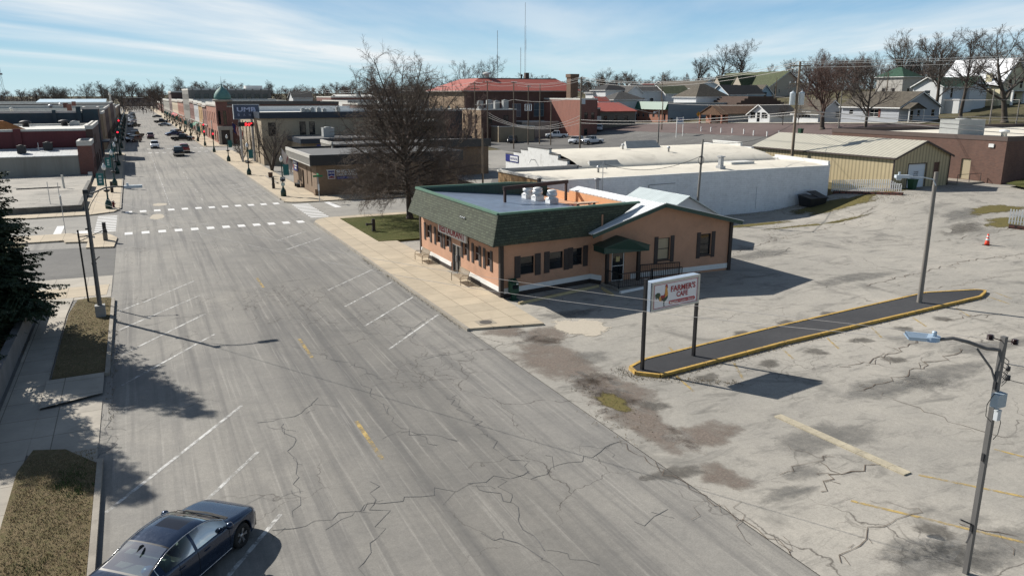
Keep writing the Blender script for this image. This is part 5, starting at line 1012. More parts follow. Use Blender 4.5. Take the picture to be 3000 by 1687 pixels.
FR = [(237,251,9.6,REDB,'narrow red brick storefront with pale cornice, next after the dome building',0),(251.2,266,9.9,mat('mustard_render', (.36,.22,.09), .85, .12),'storefront with a mustard upper wall and a row of white windows',1),(266.2,285,10.1,mat('pale_painted_brick', (.42,.42,.42), .85, .08),'pale painted storefront with a green awning',2),(285.2,305.5,10.4,REDB,'red brick storefront just before the tall grey building',0),(343,385,10.,LTB,'orange brick storefront row beyond the tall grey building',0),(385.3,438,9.8,mat('cream_render', (.50,.42,.30), .85, .1),'cream storefront with a red sign far down the right side',2),(438.4,470,13.6,BRNB,'tall brown building far down the right side',3),(470.5,560,9.4,CONC,'grey block near the far end of the right side',0),(561,680,7.,REDB,'low brick block at the far end of the right side',0)]
for ya,yb,h,m_,lab,k in FR:
    t = thing('storefront', lab, 'building', (24,ya,0)); n = max(2,int((yb-ya)/5)); op = row_ops(ya+.6,yb-.6,n,1.3,4.8,7.4)+row_ops(ya+.5,yb-.5,max(1,n//2),4.,.35,2.9,3,1,'shopfront')
    block(t, 18.95,ya,46,yb,-.2,h,m_,{'W':op}, frame=WHITE if k == 1 else WDK, roof=PALE if k == 1 else GRVL, par=.6)
    q = MB(); q.box(18.6,ya,h-1.1,18.94,yb,h-.75); q.box(18.7,ya,3.4,18.94,yb,3.7); obj('cornice', q, LIME, t)
    if k == 2: q = MB(); q.add([(18.94,ya+2,3.3),(18.94,yb-2,3.3),(17.4,yb-2,2.5),(17.4,ya+2,2.5),(17.4,yb-2,2.25),(17.4,ya+2,2.25)], [(0,1,2,3),(3,2,4,5)]); obj('awning', q, mat('green_canvas', (.01,.12,.06), .8, .1) if ya < 300 else mat('red_canvas', (.35,.03,.03), .8, .1), t)
t = thing('tall_building', 'tall grey stone building rising over the storefront row', 'building', (30,306,0)); block(t, 18.9,306,47.6,342,-.2,14., GRST, {'S':row_ops(20.5,47,9,1.7,10.2,12.2)+row_ops(20.5,47,9,1.7,6.6,8.6),'W':row_ops(307,341,5,2.2,10.2,12.2)+row_ops(307,341,5,2.2,6.2,8.4)+row_ops(307,341,4,4.5,.4,3.,2,1,'shopfront')}, frame=WDK, roof=GRVL, par=.5)
q = MB(); q.box(39,308,13.6,45,314,15.2); obj('roof_box', q, WHITE, t); q = MB()
for k in range(10): q.box(20.2+k*2.95,305.85,-.1,20.7+k*2.95,305.99,14.)
obj('pilaster', q, GRST, t)
t = thing('end_house', 'dark brick building closing the far end of the main street', 'building', (12,900,0)); block(t, -10,905,30,925,-.2,9.,DKB,{'S':row_ops(-8,28,7,2.,1,3)+row_ops(-8,28,7,1.6,5,7)}, frame=WHITE, par=.5)
# buildings behind the row
for (xa,ya,xb,yb,h,m_,rf,lab,nm) in ((49,186,62,202,9.9,BRNB,PALE,'brown brick block with white roof edge behind the dome building','store_building'),(50,150.5,56,168,7.,DKB,GRVL,'low dark shed with a pale wall behind the bank','store_building'),(57,228,84,262,10.2,PALE,PALE,'pale flat roofed hall behind the dome building','store_building'),(60,262.5,80,285,11.3,REDB,PALE,'red brick block with a pale pitched top beyond the flat roofed hall','store_building'),(44,171,48.5,185,8.,mat('yellow_brick_wall', (.40,.32,.18), .9, .12),PALE,'small yellowish building seen through the big bare tree','store_building'),(52,172,70,184,8.6,DKM,PALE,'dark building with a bright roof edge seen through the big bare tree','store_building')):
    t = thing(nm, lab, 'building', ((xa+xb)/2,ya,0)); block(t, xa,ya,xb,yb,-.2,h,m_,{'S':row_ops(xa+1,xb-1,3,1.2,4.5,6.2)}, frame=WDK, roof=rf, par=.3)
    hvac(t,(xa+xb)/2,ya+3,h-.3,1.6,1.4,1.3)
# ======== white warehouse beside the cafe
WB = brick('white_painted_block', (.80,.81,.82), (.75,.76,.77), (.58,.59,.60), .8, .2, .08, .22, msize=.008); WSM = mat('peeling_white_paint', (.66,.66,.64), .85, .06, 2.5, bump=.3, dirt=.35)
t = thing('white_warehouse', 'long white painted block warehouse with a barrel roof and stepped parapets', 'warehouse', (50,61,0))
wb = MB(); dop = (14.0,15.2,.55,3.0); wall(wb, (31.9,60.6),(68.2,61.2), -.3, 4.45, [(24.6,25.9,.3,2.7)], .06); obj('wall', wb, WB, t); q = MB(); q.poly([(56.4,61.08,.3),(57.9,61.1,.3),(57.9,61.1,2.7),(56.4,61.08,2.7)]); obj('bricked_up_door', q, WB, t)
wb = MB(); wall(wb, (68.2,61.2),(68.2,69.4), -.2,4.6); obj('wall', wb, WSM, t)
wb = MB(); wall(wb, (31.9,69.2),(31.9,60.6), -.3,4.7); obj('front_wall', wb, mat('bare_plywood', (.30,.19,.09), .85, .3, 1.6, streak=True, dirt=.4), t); q = MB(); q.box(31.8,60.55,4.66,32.15,69.3,4.86); obj('coping', q, COPE, t); q = MB(); q.box(31.78,60.4,-.2,32.02,60.7,4.8); obj('corner_post', q, DKM, t)
q = MB(); q.box(32.15,69.0,4.1,41,69.3,4.95); obj('parapet', q, mat('grey_parapet', (.30,.30,.30), .9, .15, 1., dirt=.3), t)
q = MB(); yy = [60.75,63,65.5,67.5,69.2]; zz = [4.40,4.62,4.74,4.70,4.45]
q.add([(x,y+(.6*(x-32)/36 if k == 0 else 0),z) for x in (32.1,68.1) for k,(y,z) in enumerate(zip(yy,zz))], [(k,5+k,6+k,k+1) for k in range(4)], True); obj('low_roof', q, CREAM, t)
q = MB(); q.bar((32,60.66,4.47),(68.2,61.26,4.47),.2,.1); q.bar((68.1,61.3,4.7),(68.1,69.3,4.9),.25,.5); obj('coping', q, WHITE, t)
n = 16; q = MB(); arcp = [(77.5-8.6*math.cos(math.pi*k/n), 4.2+1.65*math.sin(math.pi*k/n)) for k in range(n+1)]
q.add([(x,y,z) for x in (41.2,68.) for y,z in arcp], [(k,n+1+k,n+2+k,k+1) for k in range(n)], True); obj('barrel_roof', q, CREAM, t)
def stepped(x, t):
    steps = [(68.8,71.2,4.75),(71.2,73.2,5.2),(73.2,75.2,5.65),(75.2,80.4,6.15),(80.4,82.2,5.75),(82.2,84.2,5.35),(84.2,86.4,4.95)]
    w = MB(); c = MB()
    for a,b,z in steps: w.box(x-.15,a+.001,-.2,x+.15,b-.001,z); c.box(x-.2,a-.02,z,x+.2,b+.02,z+.1)
    obj('stepped_parapet', w, WSM, t); obj('coping', c, DKCO if x < 50 else WHITE, t)
stepped(41, t); stepped(68.1, t)
q = MB(); q.box(41.2,86.0,-.2,68,86.3,4.25); obj('wall', q, WSM, t)
def roof_prism(x0,x1,y,z,w,h): q = MB(); q.add([(x0,y-w,z),(x1,y-w,z),(x1,y+w,z),(x0,y+w,z),(x0+.35,y,z+h),(x1-.35,y,z+h)], [(0,1,5,4),(1,2,5),(2,3,4,5),(3,0,4)]); obj('roof_monitor', q, mat('weathered_skylight', (.40,.40,.38), .7, .12, 1.5, dirt=.3), t)
roof_prism(42.4,46.6,69.9,4.4,.75,.85); roof_prism(52,57,77.5,5.75,.9,.9)
for x0,x1,y,z in ((49.5,53.6,71.9,5.0),(57.4,60.6,65.5,4.76)):
    q = MB(); q.box(x0,y-.8,z-.3,x1,y+.8,z+.18); obj('skylight', q, PALE, t)
q = MB(); q.box(53.9,62.4,4.5,54.6,63.1,4.85); q.box(54.05,62.55,4.85,54.45,62.95,5.75); q.box(53.95,62.45,5.75,54.55,63.05,5.85); obj('chimney', q, STEEL, t)
for x,y,z in ((40.2,64.0,4.6),(55.3,73,5.5),(51.,76,5.75)): vent(t, x, y, z, .14, .75)
q = MB(); q.tube([(38.5,60.5,.3),(38.5,60.5,6.1)],.035,6); q.tube([(38.5,60.5,6.1),(38.7,60.45,5.6),(38.9,60.4,5.35)],.03,5); q.bar((38.2,60.5,5.7),(38.8,60.5,5.7),.05); obj('service_mast', q, STEEL, t)
q = MB(); q.tube([(43.8,60.62,3.6),(43.8,60.62,3.1),(44.1,60.62,2.95),(44.3,60.62,3.2)],.03,5); q.tube([(43.8,60.64,3.6),(47,60.72,3.62)],.02,4); obj('conduit', q, DKM, t)
q = MB(); q.box(40.78,82.8,4.1,40.84,86.3,4.95); bs_ = obj('shop_sign', q, BLU, t); q = MB(); q.poly([(40.77,85.,4.22),(40.77,82.9,4.22),(40.77,82.9,4.82),(40.77,85.,4.82)]); obj('sign_panel', q, WHITE, bs_); q = MB(); text(q, 'SHEER PRINTING', (40.765,84.9,4.36), (0,-1,0), (0,0,1), 1.9, .3, bold=.01); obj('lettering', q, BLU, bs_)
q = MB(); q.tube([(40.85,78.6,4.8),(40.3,78.5,4.85),(40.0,78.4,4.5)],.05,5); obj('wall_lamp', q, STEEL, t)
# ======== beige metal building
t = thing('metal_shed', 'beige corrugated metal building with a white garage door', 'shed', (78,58,1.8)); BEI = lines('beige_corrugated', (.46,.38,.23), .5, 'XY', .35, .3, .6, .1, .06, .6, .15); BEIR = lines('beige_roof_sheet', (.52,.49,.40), .55, 'Y', .42, .26, .5, .15, .06, .6, .15)
x0,y0,x1,y1 = 74.4,58.1,83.6,80.; ez,rz_ = 5.35,7.0; xm = 79.
wb = MB(); wall(wb, (x0,y1),(x0,y0), .6,ez); wall(wb, (x1,y0),(x1,y1), .6,ez); wall(wb, (x0,y0),(x1,y0), .6,ez,[(2.4,5.3,1.85,4.5),(6.6,7.6,2.0,4.6)],.12); wall(wb, (x1,y1),(x0,y1), .6,ez); wb.add([(x0,y0,ez),(x1,y0,ez),(xm,y0,rz_)], [(0,1,2)]); wb.add([(x1,y1,ez),(x0,y1,ez),(xm,y1,rz_)], [(0,1,2)]); obj('wall', wb, BEI, t)
q = MB(); q.slab([(x0-.25,y0-.3,ez-.05),(xm,y0-.3,rz_+.05),(xm,y1,rz_+.05),(x0-.25,y1,ez-.05)], .08); q.slab([(xm,y0-.3,rz_+.05),(x1+.25,y0-.3,ez-.05),(x1+.25,y1,ez-.05),(xm,y1,rz_+.05)], .08); obj('roof', q, BEIR, t)
q = MB(); q.bar((x0-.25,y0-.33,ez-.15),(xm,y0-.33,rz_-.03),.06,.2); q.bar((xm,y0-.33,rz_-.03),(x1+.25,y0-.33,ez-.15),.06,.2); q.bar((x0-.28,y0-.33,ez-.12),(x0-.28,y1,ez-.12),.1,.18); q.box(x0-.06,y0-.06,.6,x0+.06,y0+.06,ez); q.box(x1-.06,y0-.06,.6,x1+.06,y0+.06,ez)
for a in ((x0+2.3,x0+2.4),(x0+5.3,x0+5.4)): q.box(a[0],y0-.03,1.8,a[1],y0+.03,4.55)
q.box(x0+2.3,y0-.03,4.5,x0+5.4,y0+.03,4.6); obj('trim', q, flat('dark_brown_trim', (.05,.035,.03)), t)
q = MB(); q.poly([(x0+2.4,y0+.12,1.85),(x0+5.3,y0+.12,1.85),(x0+5.3,y0+.12,4.5),(x0+2.4,y0+.12,4.5)]); GD = obj('garage_door', q, lines('garage_panels', (.66,.70,.74), .66, 'Z', .75, .03, .5, 0, .03), t); q = MB()
for z,s in ((3.55,'PLEASE'),(3.35,'DO NOT'),(3.15,'BLOCK')): text(q, s, (x0+3.5,y0+.11,z), (1,0,0), (0,0,1), .75, .13, bold=.02)
obj('lettering', q, flat('black_letters', (.02,.02,.02)), GD); q = MB(); q.poly([(x0+6.6,y0+.12,2.),(x0+7.6,y0+.12,2.),(x0+7.6,y0+.12,4.6),(x0+6.6,y0+.12,4.6)]); obj('door', q, flat('rust_brown_door', (.10,.045,.03)), t)
# ======== brown brick store, right
t = thing('brick_store', 'large brown brick store with flat white roof at the right edge', 'store', (95,60,2.)); BB = brick('red_brown_brick', (.17,.085,.06), (.125,.062,.045), (.13,.095,.08), .3, .1)
block(t, 88.9,55.2,150,80, .6,7.3, BB, {'W':[(59.1,60.3,2.2,4.6,1,1,'door')]}, roof=CREAM, par=.45, cope=mat('dark_metal_edge', (.10,.07,.06), .7), frame=mat('tan_door', (.40,.34,.23), .6, .05), pane=mat('tan_door', (.40,.34,.23)))
hvac(t, 96.5,66.,6.75,5.2,2.6,2.1,HVACM); vent(t, 99.8,62.5,6.8,.5,.9,WHITE)
q = MB(); q.box(84.2,57.2,.9,88.85,61.5,2.15); q.box(84.0,54.2,.9,110,57.15,1.75); obj('ramp', q, M_KERB, t); q = MB()
for x,y in ((84.4,57.4),(86.5,57.4),(88.5,57.4)): q.bar((x,y,2.1),(x,y,3.1),.05)
q.bar((84.4,57.4,3.1),(88.5,57.4,3.1),.05); obj('railing', q, DKM, t)
q = MB(); q.box(88.78,56.6,6.1,88.9,57.2,6.5); obj('wall_light', q, WHITE, t); sheet('grass_strip', [(86,50.5),(110,50.5),(110,54.1),(88,54.1)], .35, M_LAWN, 'stuff')
# ---------------------------------------------------------------- the brick hall with the red tile roof
TILE = lines('red_roof_tiles', (.36,.085,.06), .55, 'X', .5, .18, .7, 0, .14, .8, .2); TILEW = lines('red_roof_tiles_side', (.36,.085,.06), .55, 'Y', .5, .18, .7, 0, .14, .8, .2)
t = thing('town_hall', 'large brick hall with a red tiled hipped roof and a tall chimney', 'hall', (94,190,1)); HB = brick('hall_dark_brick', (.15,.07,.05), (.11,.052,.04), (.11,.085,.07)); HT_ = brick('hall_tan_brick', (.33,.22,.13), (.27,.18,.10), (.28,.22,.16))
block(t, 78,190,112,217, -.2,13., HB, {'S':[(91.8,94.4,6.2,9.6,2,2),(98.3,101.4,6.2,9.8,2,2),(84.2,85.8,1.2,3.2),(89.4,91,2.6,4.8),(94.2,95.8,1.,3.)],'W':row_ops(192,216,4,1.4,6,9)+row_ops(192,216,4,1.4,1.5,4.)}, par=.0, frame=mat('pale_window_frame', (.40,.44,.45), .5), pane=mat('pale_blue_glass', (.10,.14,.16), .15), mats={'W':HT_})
q = MB(); q.slab([(77.2,189.2,13.0),(112.8,189.2,13.0),(109,197,16.2),(85,197,16.2)], .15); obj('tile_roof', q, TILE, t); q = MB(); q.slab([(77.2,218,13.0),(77.2,189.2,13.0),(85,197,16.2),(85,210,16.2)], .15); obj('tile_roof', q, TILEW, t)
q = MB(); q.slab([(112.8,218,13.),(77.2,218,13.),(85,210,16.2),(109,210,16.2)], .15); q.slab([(112.8,189.2,13.),(112.8,218,13.),(109,210,16.2),(109,197,16.2)], .15); obj('tile_roof', q, TILE, t); q = MB(); q.box(85,197,15.9,109,210,16.35); obj('flat_roof', q, GRVL, t); q = MB(); q.box(77.3,189.15,12.75,112.7,189.6,13.0); q.box(77.1,189.6,12.75,77.5,218,13.0); obj('eaves', q, LIME, t)
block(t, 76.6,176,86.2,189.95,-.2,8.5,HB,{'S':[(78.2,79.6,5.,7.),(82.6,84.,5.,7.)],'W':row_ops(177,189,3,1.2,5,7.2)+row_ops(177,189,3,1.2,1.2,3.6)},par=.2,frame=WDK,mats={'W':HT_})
for x,y,s in ((78.1,180,1.),(80.0,178.6,1.1),(82.8,180.5,1.),(84.3,178.6,1.1)): hvac(t, x, y, 8.4, 1.25*s, 1.1, 2.0*s, HVACM)
block(t, 101.4,170.6,106.4,189.95,-.2,11.,brick('hall_red_brick', (.34,.115,.075), (.28,.09,.06), (.24,.16,.13)),{'S':[(102.6,103.6,6,7.6),(102.6,103.6,2,3.6),(104.6,105.6,6,7.6)]},par=.3,frame=WDK,mats={'S':REDB})
q = MB(); q.box(106.3,184.2,-.2,108.6,186.4,16.4); q.box(106.1,184.,16.4,108.8,186.6,17.3); obj('chimney', q, mat('old_chimney_brick', (.17,.11,.075), .95, .25, 2.), t); q = MB(); q.box(100.3,199,16.3,101.4,200,17.9); obj('roof_stack', q, DKB, t)
vent(t, 88,198,16.3,.9,1.6,PALE); vent(t,99,199,16.3,.3,1.2,DKM)
block(t, 106.5,177.5,111.6,189.9,-.2,8.6,HB,{'S':[(107.3,108.6,1.5,3.8),(109.4,110.8,5.,7.)]},par=.3,frame=WDK)
q = MB(); q.box(107,176.6,5.4,111.4,177.45,5.55); q.box(107,176.6,5.55,111.4,176.7,6.5); q.box(107,176.6,2.2,111.4,177.45,2.35); obj('balcony', q, PALE, t)
q = MB(); wall(q, (111.7,179),(123.8,179),-.2,7.7,[(113.6,114.9,5.2,6.4)] if 0 else [(1.9,3.1,5.,6.4),(5.2,6.3,5.,6.4),(8.6,9.7,5.,6.4)]); wall(q,(123.8,179),(123.8,188),-.2,lambda u:7.7+u*.24); obj('annex_wall', q, mat('annex_grey_wall', (.17,.15,.12), .9, .12, 1., dirt=.3), t)
for o in ((1.9,3.1,5.,6.4),(5.2,6.3,5.,6.4),(8.6,9.7,5.,6.4)): window(t, None, (111.7,179),(123.8,179), o, WDK, rev=.12)
q = MB(); q.slab([(111.3,178.5,7.65),(124.2,178.5,7.65),(124.2,188,9.85),(111.3,188,9.85)], .15); obj('tile_roof', q, TILE, t)
t = thing('utility_shed', 'windowless tan render shed with a pale flat roof beside the poles', 'shed', (84,173,.3)); block(t, 79.2,171.5,88.9,181,-.1,4.5,mat('tan_shed_render', (.29,.235,.165), .9, .08, .8, dirt=.2),par=.1,roof=PALE)
t = thing('loading_shed', 'pale grey shed with a dark dock opening behind the parked white pickups', 'shed', (97,185,.5)); block(t, 90.5,181.5,104.6,189.9,-.1,5.1,mat('pale_grey_shed', (.30,.27,.23), .9, .08, .8, dirt=.2),{'S':[(91.2,94.2,.9,3.9,1,1,'dock_door'),(99,100,1,3.1)]},par=.1,frame=WDK,roof=PALE)
# ---------------------------------------------------------------- houses on the hill
def pt(px, depth):
    d = ray(px, 280); f = FW.xy.to_3d().normalized(); d = Vector((d.x,d.y,0)); d = d/d.dot(f); return d.x*depth, d.y*depth
def zrow(x, y, px, py):
    d = ray(px,py); return H+d.z*math.hypot(x,y)/math.hypot(d.x,d.y)
def house(label, px, depth, wS, wW, eave, ridge, wallm, roofm, axis='Y', style='gable', ops=None, mats=None, base=None, frame=None, oh=.45, trim=None, name='house', chim=None, group=None, xy=None, ezr=None):
    """SW corner stands under column px; eave and ridge are picture rows at that corner"""
    x0,y0 = xy or pt(px, depth); z0 = hgt(x0,y0); x1,y1 = x0+wS, y0+wW
    if ezr: e, r = z0+ezr[0], z0+ezr[1]
    else: e = zrow(x0,y0,px,eave); r = e+(zrow((x0+x1)/2,(y0+y1)/2,px,ridge)-zrow((x0+x1)/2,(y0+y1)/2,px,eave)) if axis else e
    zb = (z0-2.5) if base is None else base
    t = thing(name, label, 'house', (x0,y0,z0), group); frame = frame or WHITE; oo = {}
    for sd,l in (ops or {}).items():
        oo[sd] = [((x0 if sd in 'SN' else y0)+a, (x0 if sd in 'SN' else y0)+b, z0+c, z0+d_, *ex) for a,b,c,d_,*ex in l]
    block(t, x0,y0,x1,y1, zb, e, wallm, oo, par=0., roof=roofm, frame=frame, mats=mats, rev=.1)
    xm, ym = (x0+x1)/2, (y0+y1)/2; q = MB(); gq = MB(); tm = MB()
    if style == 'gable' and axis == 'Y':
        k = (r-e)/(wS/2); d = oh*k
        q.slab([(x0-oh,y0-oh,e-d),(xm,y0-oh,r),(xm,y1+oh,r),(x0-oh,y1+oh,e-d)][::-1], .14); q.slab([(xm,y0-oh,r),(x1+oh,y0-oh,e-d),(x1+oh,y1+oh,e-d),(xm,y1+oh,r)][::-1], .14)
        gq.add([(x0,y0,e),(x1,y0,e),(xm,y0,r-.1)], [(0,1,2)]); gq.add([(x1,y1,e),(x0,y1,e),(xm,y1,r-.1)], [(0,1,2)])
        for a,b in (((x0-oh,y0-oh-.03,e-d-.06),(xm,y0-oh-.03,r-.06)),((xm,y0-oh-.03,r-.06),(x1+oh,y0-oh-.03,e-d-.06)),((x0-oh-.03,y0-oh,e-d-.05),(x0-oh-.03,y1+oh,e-d-.05))): tm.bar(a,b,.05,.2)
        q2 = [ (tuple(reversed(f))) for f in []]
    elif style == 'gable':
        k = (r-e)/(wW/2); d = oh*k
        q.slab([(x0-oh,y0-oh,e-d),(x1+oh,y0-oh,e-d),(x1+oh,ym,r),(x0-oh,ym,r)], .14); q.slab([(x0-oh,ym,r),(x1+oh,ym,r),(x1+oh,y1+oh,e-d),(x0-oh,y1+oh,e-d)], .14)
        gq.add([(x0,y1,e),(x0,y0,e),(x0,ym,r-.1)], [(0,1,2)]); gq.add([(x1,y0,e),(x1,y1,e),(x1,ym,r-.1)], [(0,1,2)])
        for a,b in (((x0-oh-.03,y0-oh,e-d-.06),(x0-oh-.03,ym,r-.06)),((x0-oh-.03,ym,r-.06),(x0-oh-.03,y1+oh,e-d-.06)),((x0-oh,y0-oh-.03,e-d-.05),(x1+oh,y0-oh-.03,e-d-.05))): tm.bar(a,b,.05,.2)
    else:
        rl = abs(wS-wW)/2*.9; rx, ry = (rl,0) if wS > wW else (0,rl); A,B = (xm-rx,ym-ry,r),(xm+rx,ym+ry,r); c = [(x0-oh,y0-oh,e-.1),(x1+oh,y0-oh,e-.1),(x1+oh,y1+oh,e-.1),(x0-oh,y1+oh,e-.1)]
        if wS > wW: fs = [[c[0],c[1],B,A],[c[1],c[2],B],[c[2],c[3],A,B],[c[3],c[0],A]]
        else: fs = [[c[0],c[1],A],[c[1],c[2],B,A],[c[2],c[3],B],[c[3],c[0],A,B]]
        for f in fs:
            f = [p for i,p in enumerate(f) if p != f[i-1]]; q.poly(f)
        q.poly(c[::-1])
        for a,b in zip(c,c[1:]+c[:1]): tm.bar((a[0],a[1],a[2]-.06),(b[0],b[1],b[2]-.06),.06,.16)
    obj('roof', q, roofm, t)
    if gq.v: obj('gable', gq, (mats or {}).get('S' if axis == 'Y' else 'W', wallm), t)
    obj('roof_trim', tm, trim or WHITE, t)
    if chim: q = MB(); q.box(xm-.4,ym-.4,e,xm+.4,ym+.4,r+1.); obj('chimney', q, REDB, t)
    return t, x0,y0,x1,y1,z0,e,r
def shing(n, c): return shingle(n, c)
R_BRN = shingle('brown_shingles', (.105,.09,.07)); R_GRY = shingle('grey_shingles', (.075,.072,.07)); R_GRN = shingle('dark_green_roof', (.03,.085,.055)); R_OLV = shingle('olive_roof', (.085,.10,.05)); R_BLK = shingle('black_shingles', (.03,.03,.032)); R_RUST = shingle('rust_brown_roof', (.15,.085,.05))
SDW = lines('white_clapboard', (.60,.61,.61), .18, 'Z', .75, .1, .7, 0, .05, .3, .1); SDG = lines('grey_siding', (.40,.42,.45), .18, 'Z', .7, .1, .7, 0, .06, .3); SDC = lines('cream_clapboard', (.62,.56,.38), .2, 'Z', .7, .1, .7, 0, .06, .3, .12); SDB = lines('light_blue_siding', (.34,.46,.56), .2, 'Z', .75, .1, .7, 0, .05, .3)
T_ = house('small white house with a grey roof and a picture window, left of the grey house', 2403, 166, 8., 7., 332, 296, SDW, R_BRN, 'Y', ops={'W':[(2.2,4.6,1.1,2.3,3,1)],'S':[(5,6.2,.9,2.3)]}, mats={'S':SDG})
T_, x0,y0,x1,y1,z0,e,r = house('grey sided house with red brown shutters and a corner porch, on the brick street', 2640, 150, 11.5, 13.5, 313, 272, SDG, R_BRN, 'Y', ops={'W':[(4.6,6.7,1.0,2.5,2,2),(10.6,11.6,1.3,2.3)],'S':[(3.2,4.1,.2,2.3,1,1,'door'),(5.2,6.,1.,2.4),(9.2,10.2,1.,2.5)]})
q = MB(); q.box(x0-.05,y0+4.2,z0+.95,x0-.01,y0+4.55,z0+2.55); 
for a in (4.15,6.75): q = MB(); q.box(x0-.06,y0+a,z0+.95,x0-.01,y0+a+.42,z0+2.55); obj('shutter', q, mat('red_brown_shutter', (.16,.045,.035)), T_)
q = MB(); q.slab([(x0-.3,y0-2.4,e-.35),(x0+1.9,y0-2.4,e+.75),(x0+1.9,y0,e+.75),(x0-.3,y0,e-.35)], .1); q.slab([(x0+1.9,y0-2.4,e+.75),(x0+4.6,y0-2.4,e-.35),(x0+4.6,y0,e-.35),(x0+1.9,y0,e+.75)], .1); q.add([(x0-.1,y0-2.2,e-.4),(x0+4.3,y0-2.2,e-.4),(x0+1.95,y0-2.2,e+.62)], [(0,1,2)]); obj('porch_roof', q, R_BRN, T_)
for x in (x0+.1,x0+4.2): q = MB(); q.box(x-.08,y0-2.2,z0,x+.08,y0-2.05,e-.4); obj('porch_post', q, WHITE, T_)
q = MB(); q.box(x0-.2,y0-2.4,z0-1,x0+4.5,y0-.02,z0+.25); obj('porch_floor', q, mat('porch_stone', (.33,.29,.22)), T_)
T_, x0,y0,x1,y1,z0,e,r = house('tall white house with a dark green roof behind the grey house', 2760, 166, 14.5, 7., 252, 226, SDW, R_GRN, 'X', ops={'S':[(2.6,3.4,3.2,5.6),(9.6,10.7,3.4,5.6),(9.4,10.6,.7,2.8)],'W':[(2.8,4.2,3.4,4.8)]})
q = MB(); xa,xb = x0+7.5,x0+12.5; q.slab([(xa-.3,y0-1.2,e-.2),((xa+xb)/2,y0-1.2,r+.1),((xa+xb)/2,y0+3,r+.1),(xa-.3,y0+3,e-.2)][::-1], .1); q.slab([((xa+xb)/2,y0-1.2,r+.1),(xb+.3,y0-1.2,e-.2),(xb+.3,y0+3,e-.2),((xa+xb)/2,y0+3,r+.1)][::-1], .1); obj('roof', q, R_GRN, T_); q = MB(); q.box(xa,y0-.9,z0-2,xb,y0-.01,e); q.add([(xa,y0-.9,e),(xb,y0-.9,e),((xa+xb)/2,y0-.9,r-.1)], [(0,1,2)]); obj('bay_wall', q, SDW, T_)
q = MB(); q.box(x0+1.2,y0-3.2,z0-1,x0+5.2,y0-.01,z0+2.9); q.box(x0+1.05,y0-3.35,z0+2.9,x0+5.35,y0,z0+3.05); obj('lean_to', q, SDW, T_)
T_, x0,y0,x1,y1,z0,e,r = house('cream clapboard house with a steep bright white roof at the right edge', 2928, 172, 9.5, 14., 243, 172, SDC, mat('white_roof_membrane', (.72,.73,.75), .7, .05, 1., dirt=.1), 'Y', ops={'W':[(2.2,3.6,4.2,6.8),(3.2,4.,1.8,2.4)],'S':[(2.6,3.6,3.6,5.6),(6.6,7.6,3.6,5.6),(1.2,2.2,.2,2.4,1,1,'door'),(5,6,.8,2.6)]})
q = MB(); q.box(x0+.5,y0-2.6,z0+3.0,x0+9,y0-.02,z0+3.2); obj('porch_roof', q, mat('pale_porch_roof', (.45,.45,.45)), T_)
for x in (x0+.8,x0+4.7,x0+8.6): q = MB(); q.box(x-.2,y0-2.5,z0-.5,x+.2,y0-2.1,z0+3.); obj('porch_post', q, WHITE, T_)
T_ = house('green roofed house with a turret roof half hidden by bare trees', 2640, 205, 7., 8., 224, 196, mat('pale_old_wall', (.42,.40,.37), .8, .1), R_GRN, 'Y', 'hip', ops={'W':[(2,3,2,4),(5,6,2,4)],'S':[(2,3,2,4)]})
T_, x0,y0,x1,y1,z0,e,r = house('tiny white shop with a front gable and a big window on the brick street', 2260, 178, 8.5, 6.8, 335, 308, SDW, R_GRY, 'X', ops={'W':[(.7,2.6,.9,2.3,2,1),(3.1,4.1,.1,2.3,1,1,'door'),(4.6,6.2,.9,2.3,2,1)]}, name='shop')
T_, x0,y0,x1,y1,z0,e,r = house('low brown roofed brick shop with a gabled porch, left of the tiny white shop', 2138, 190, 13.5, 8.2, 332, 308, mat('pale_shop_side', (.30,.30,.30), .85, .08), R_RUST, 'X', ops={'W':[(1.2,3.6,.5,2.3,2,1),(4.6,7.,.5,2.3,2,1)]}, mats={'W':LTB}, frame=WDK, trim=flat('brown_trim', (.09,.06,.04)), name='shop')
q = MB(); q.slab([(x0-2.2,y0-.5,e-.3),(x0,y0-.5,e-.3),(x0,(y0+y1)/2,r-.2),(x0-2.2,(y0+y1)/2,r-.2)], .1); q.slab([(x0-2.2,(y0+y1)/2,r-.2),(x0,(y0+y1)/2,r-.2),(x0,y1+.5,e-.3),(x0-2.2,y1+.5,e-.3)], .1); q.add([(x0-2.0,y1,e-.5),(x0-2.0,y0,e-.5),(x0-2.0,(y0+y1)/2,r-.3)], [(0,1,2)]); obj('porch_roof', q, R_RUST, T_)
for y in (y0+.1,y0+4.1,y1-.1): q = MB(); q.box(x0-2.1,y-.18,z0-.5,x0-1.75,y+.18,e-.4); obj('porch_pier', q, LTB, T_)
x0,y0 = pt(1959, 226); z0 = hgt(x0,y0); t = thing('store_building', 'long low store with a green metal mansard front and a grey side wall', 'store', (x0,y0,z0)); GM = lines('green_mansard', (.02,.11,.07), .5, 'XY', .6, .08, .5); e_ = zrow(x0,y0,1959,299); em = zrow(x0,y0,1959,322)
block(t, x0,y0,x0+27,y0+23, z0-2,e_-.3, mat('blue_grey_render', (.22,.26,.30), .85, .05, .5, dirt=.1), {'W':[(y0+1,y0+2,z0+.1,z0+2.3,1,1,'door')]+row_ops(y0+3,y0+21,7,1.1,z0+1.2,z0+2.2)}, par=.2, roof=mat('pale_grey_roof', (.36,.37,.38), .9, .08), mats={'W':LTB}, cw=.3)
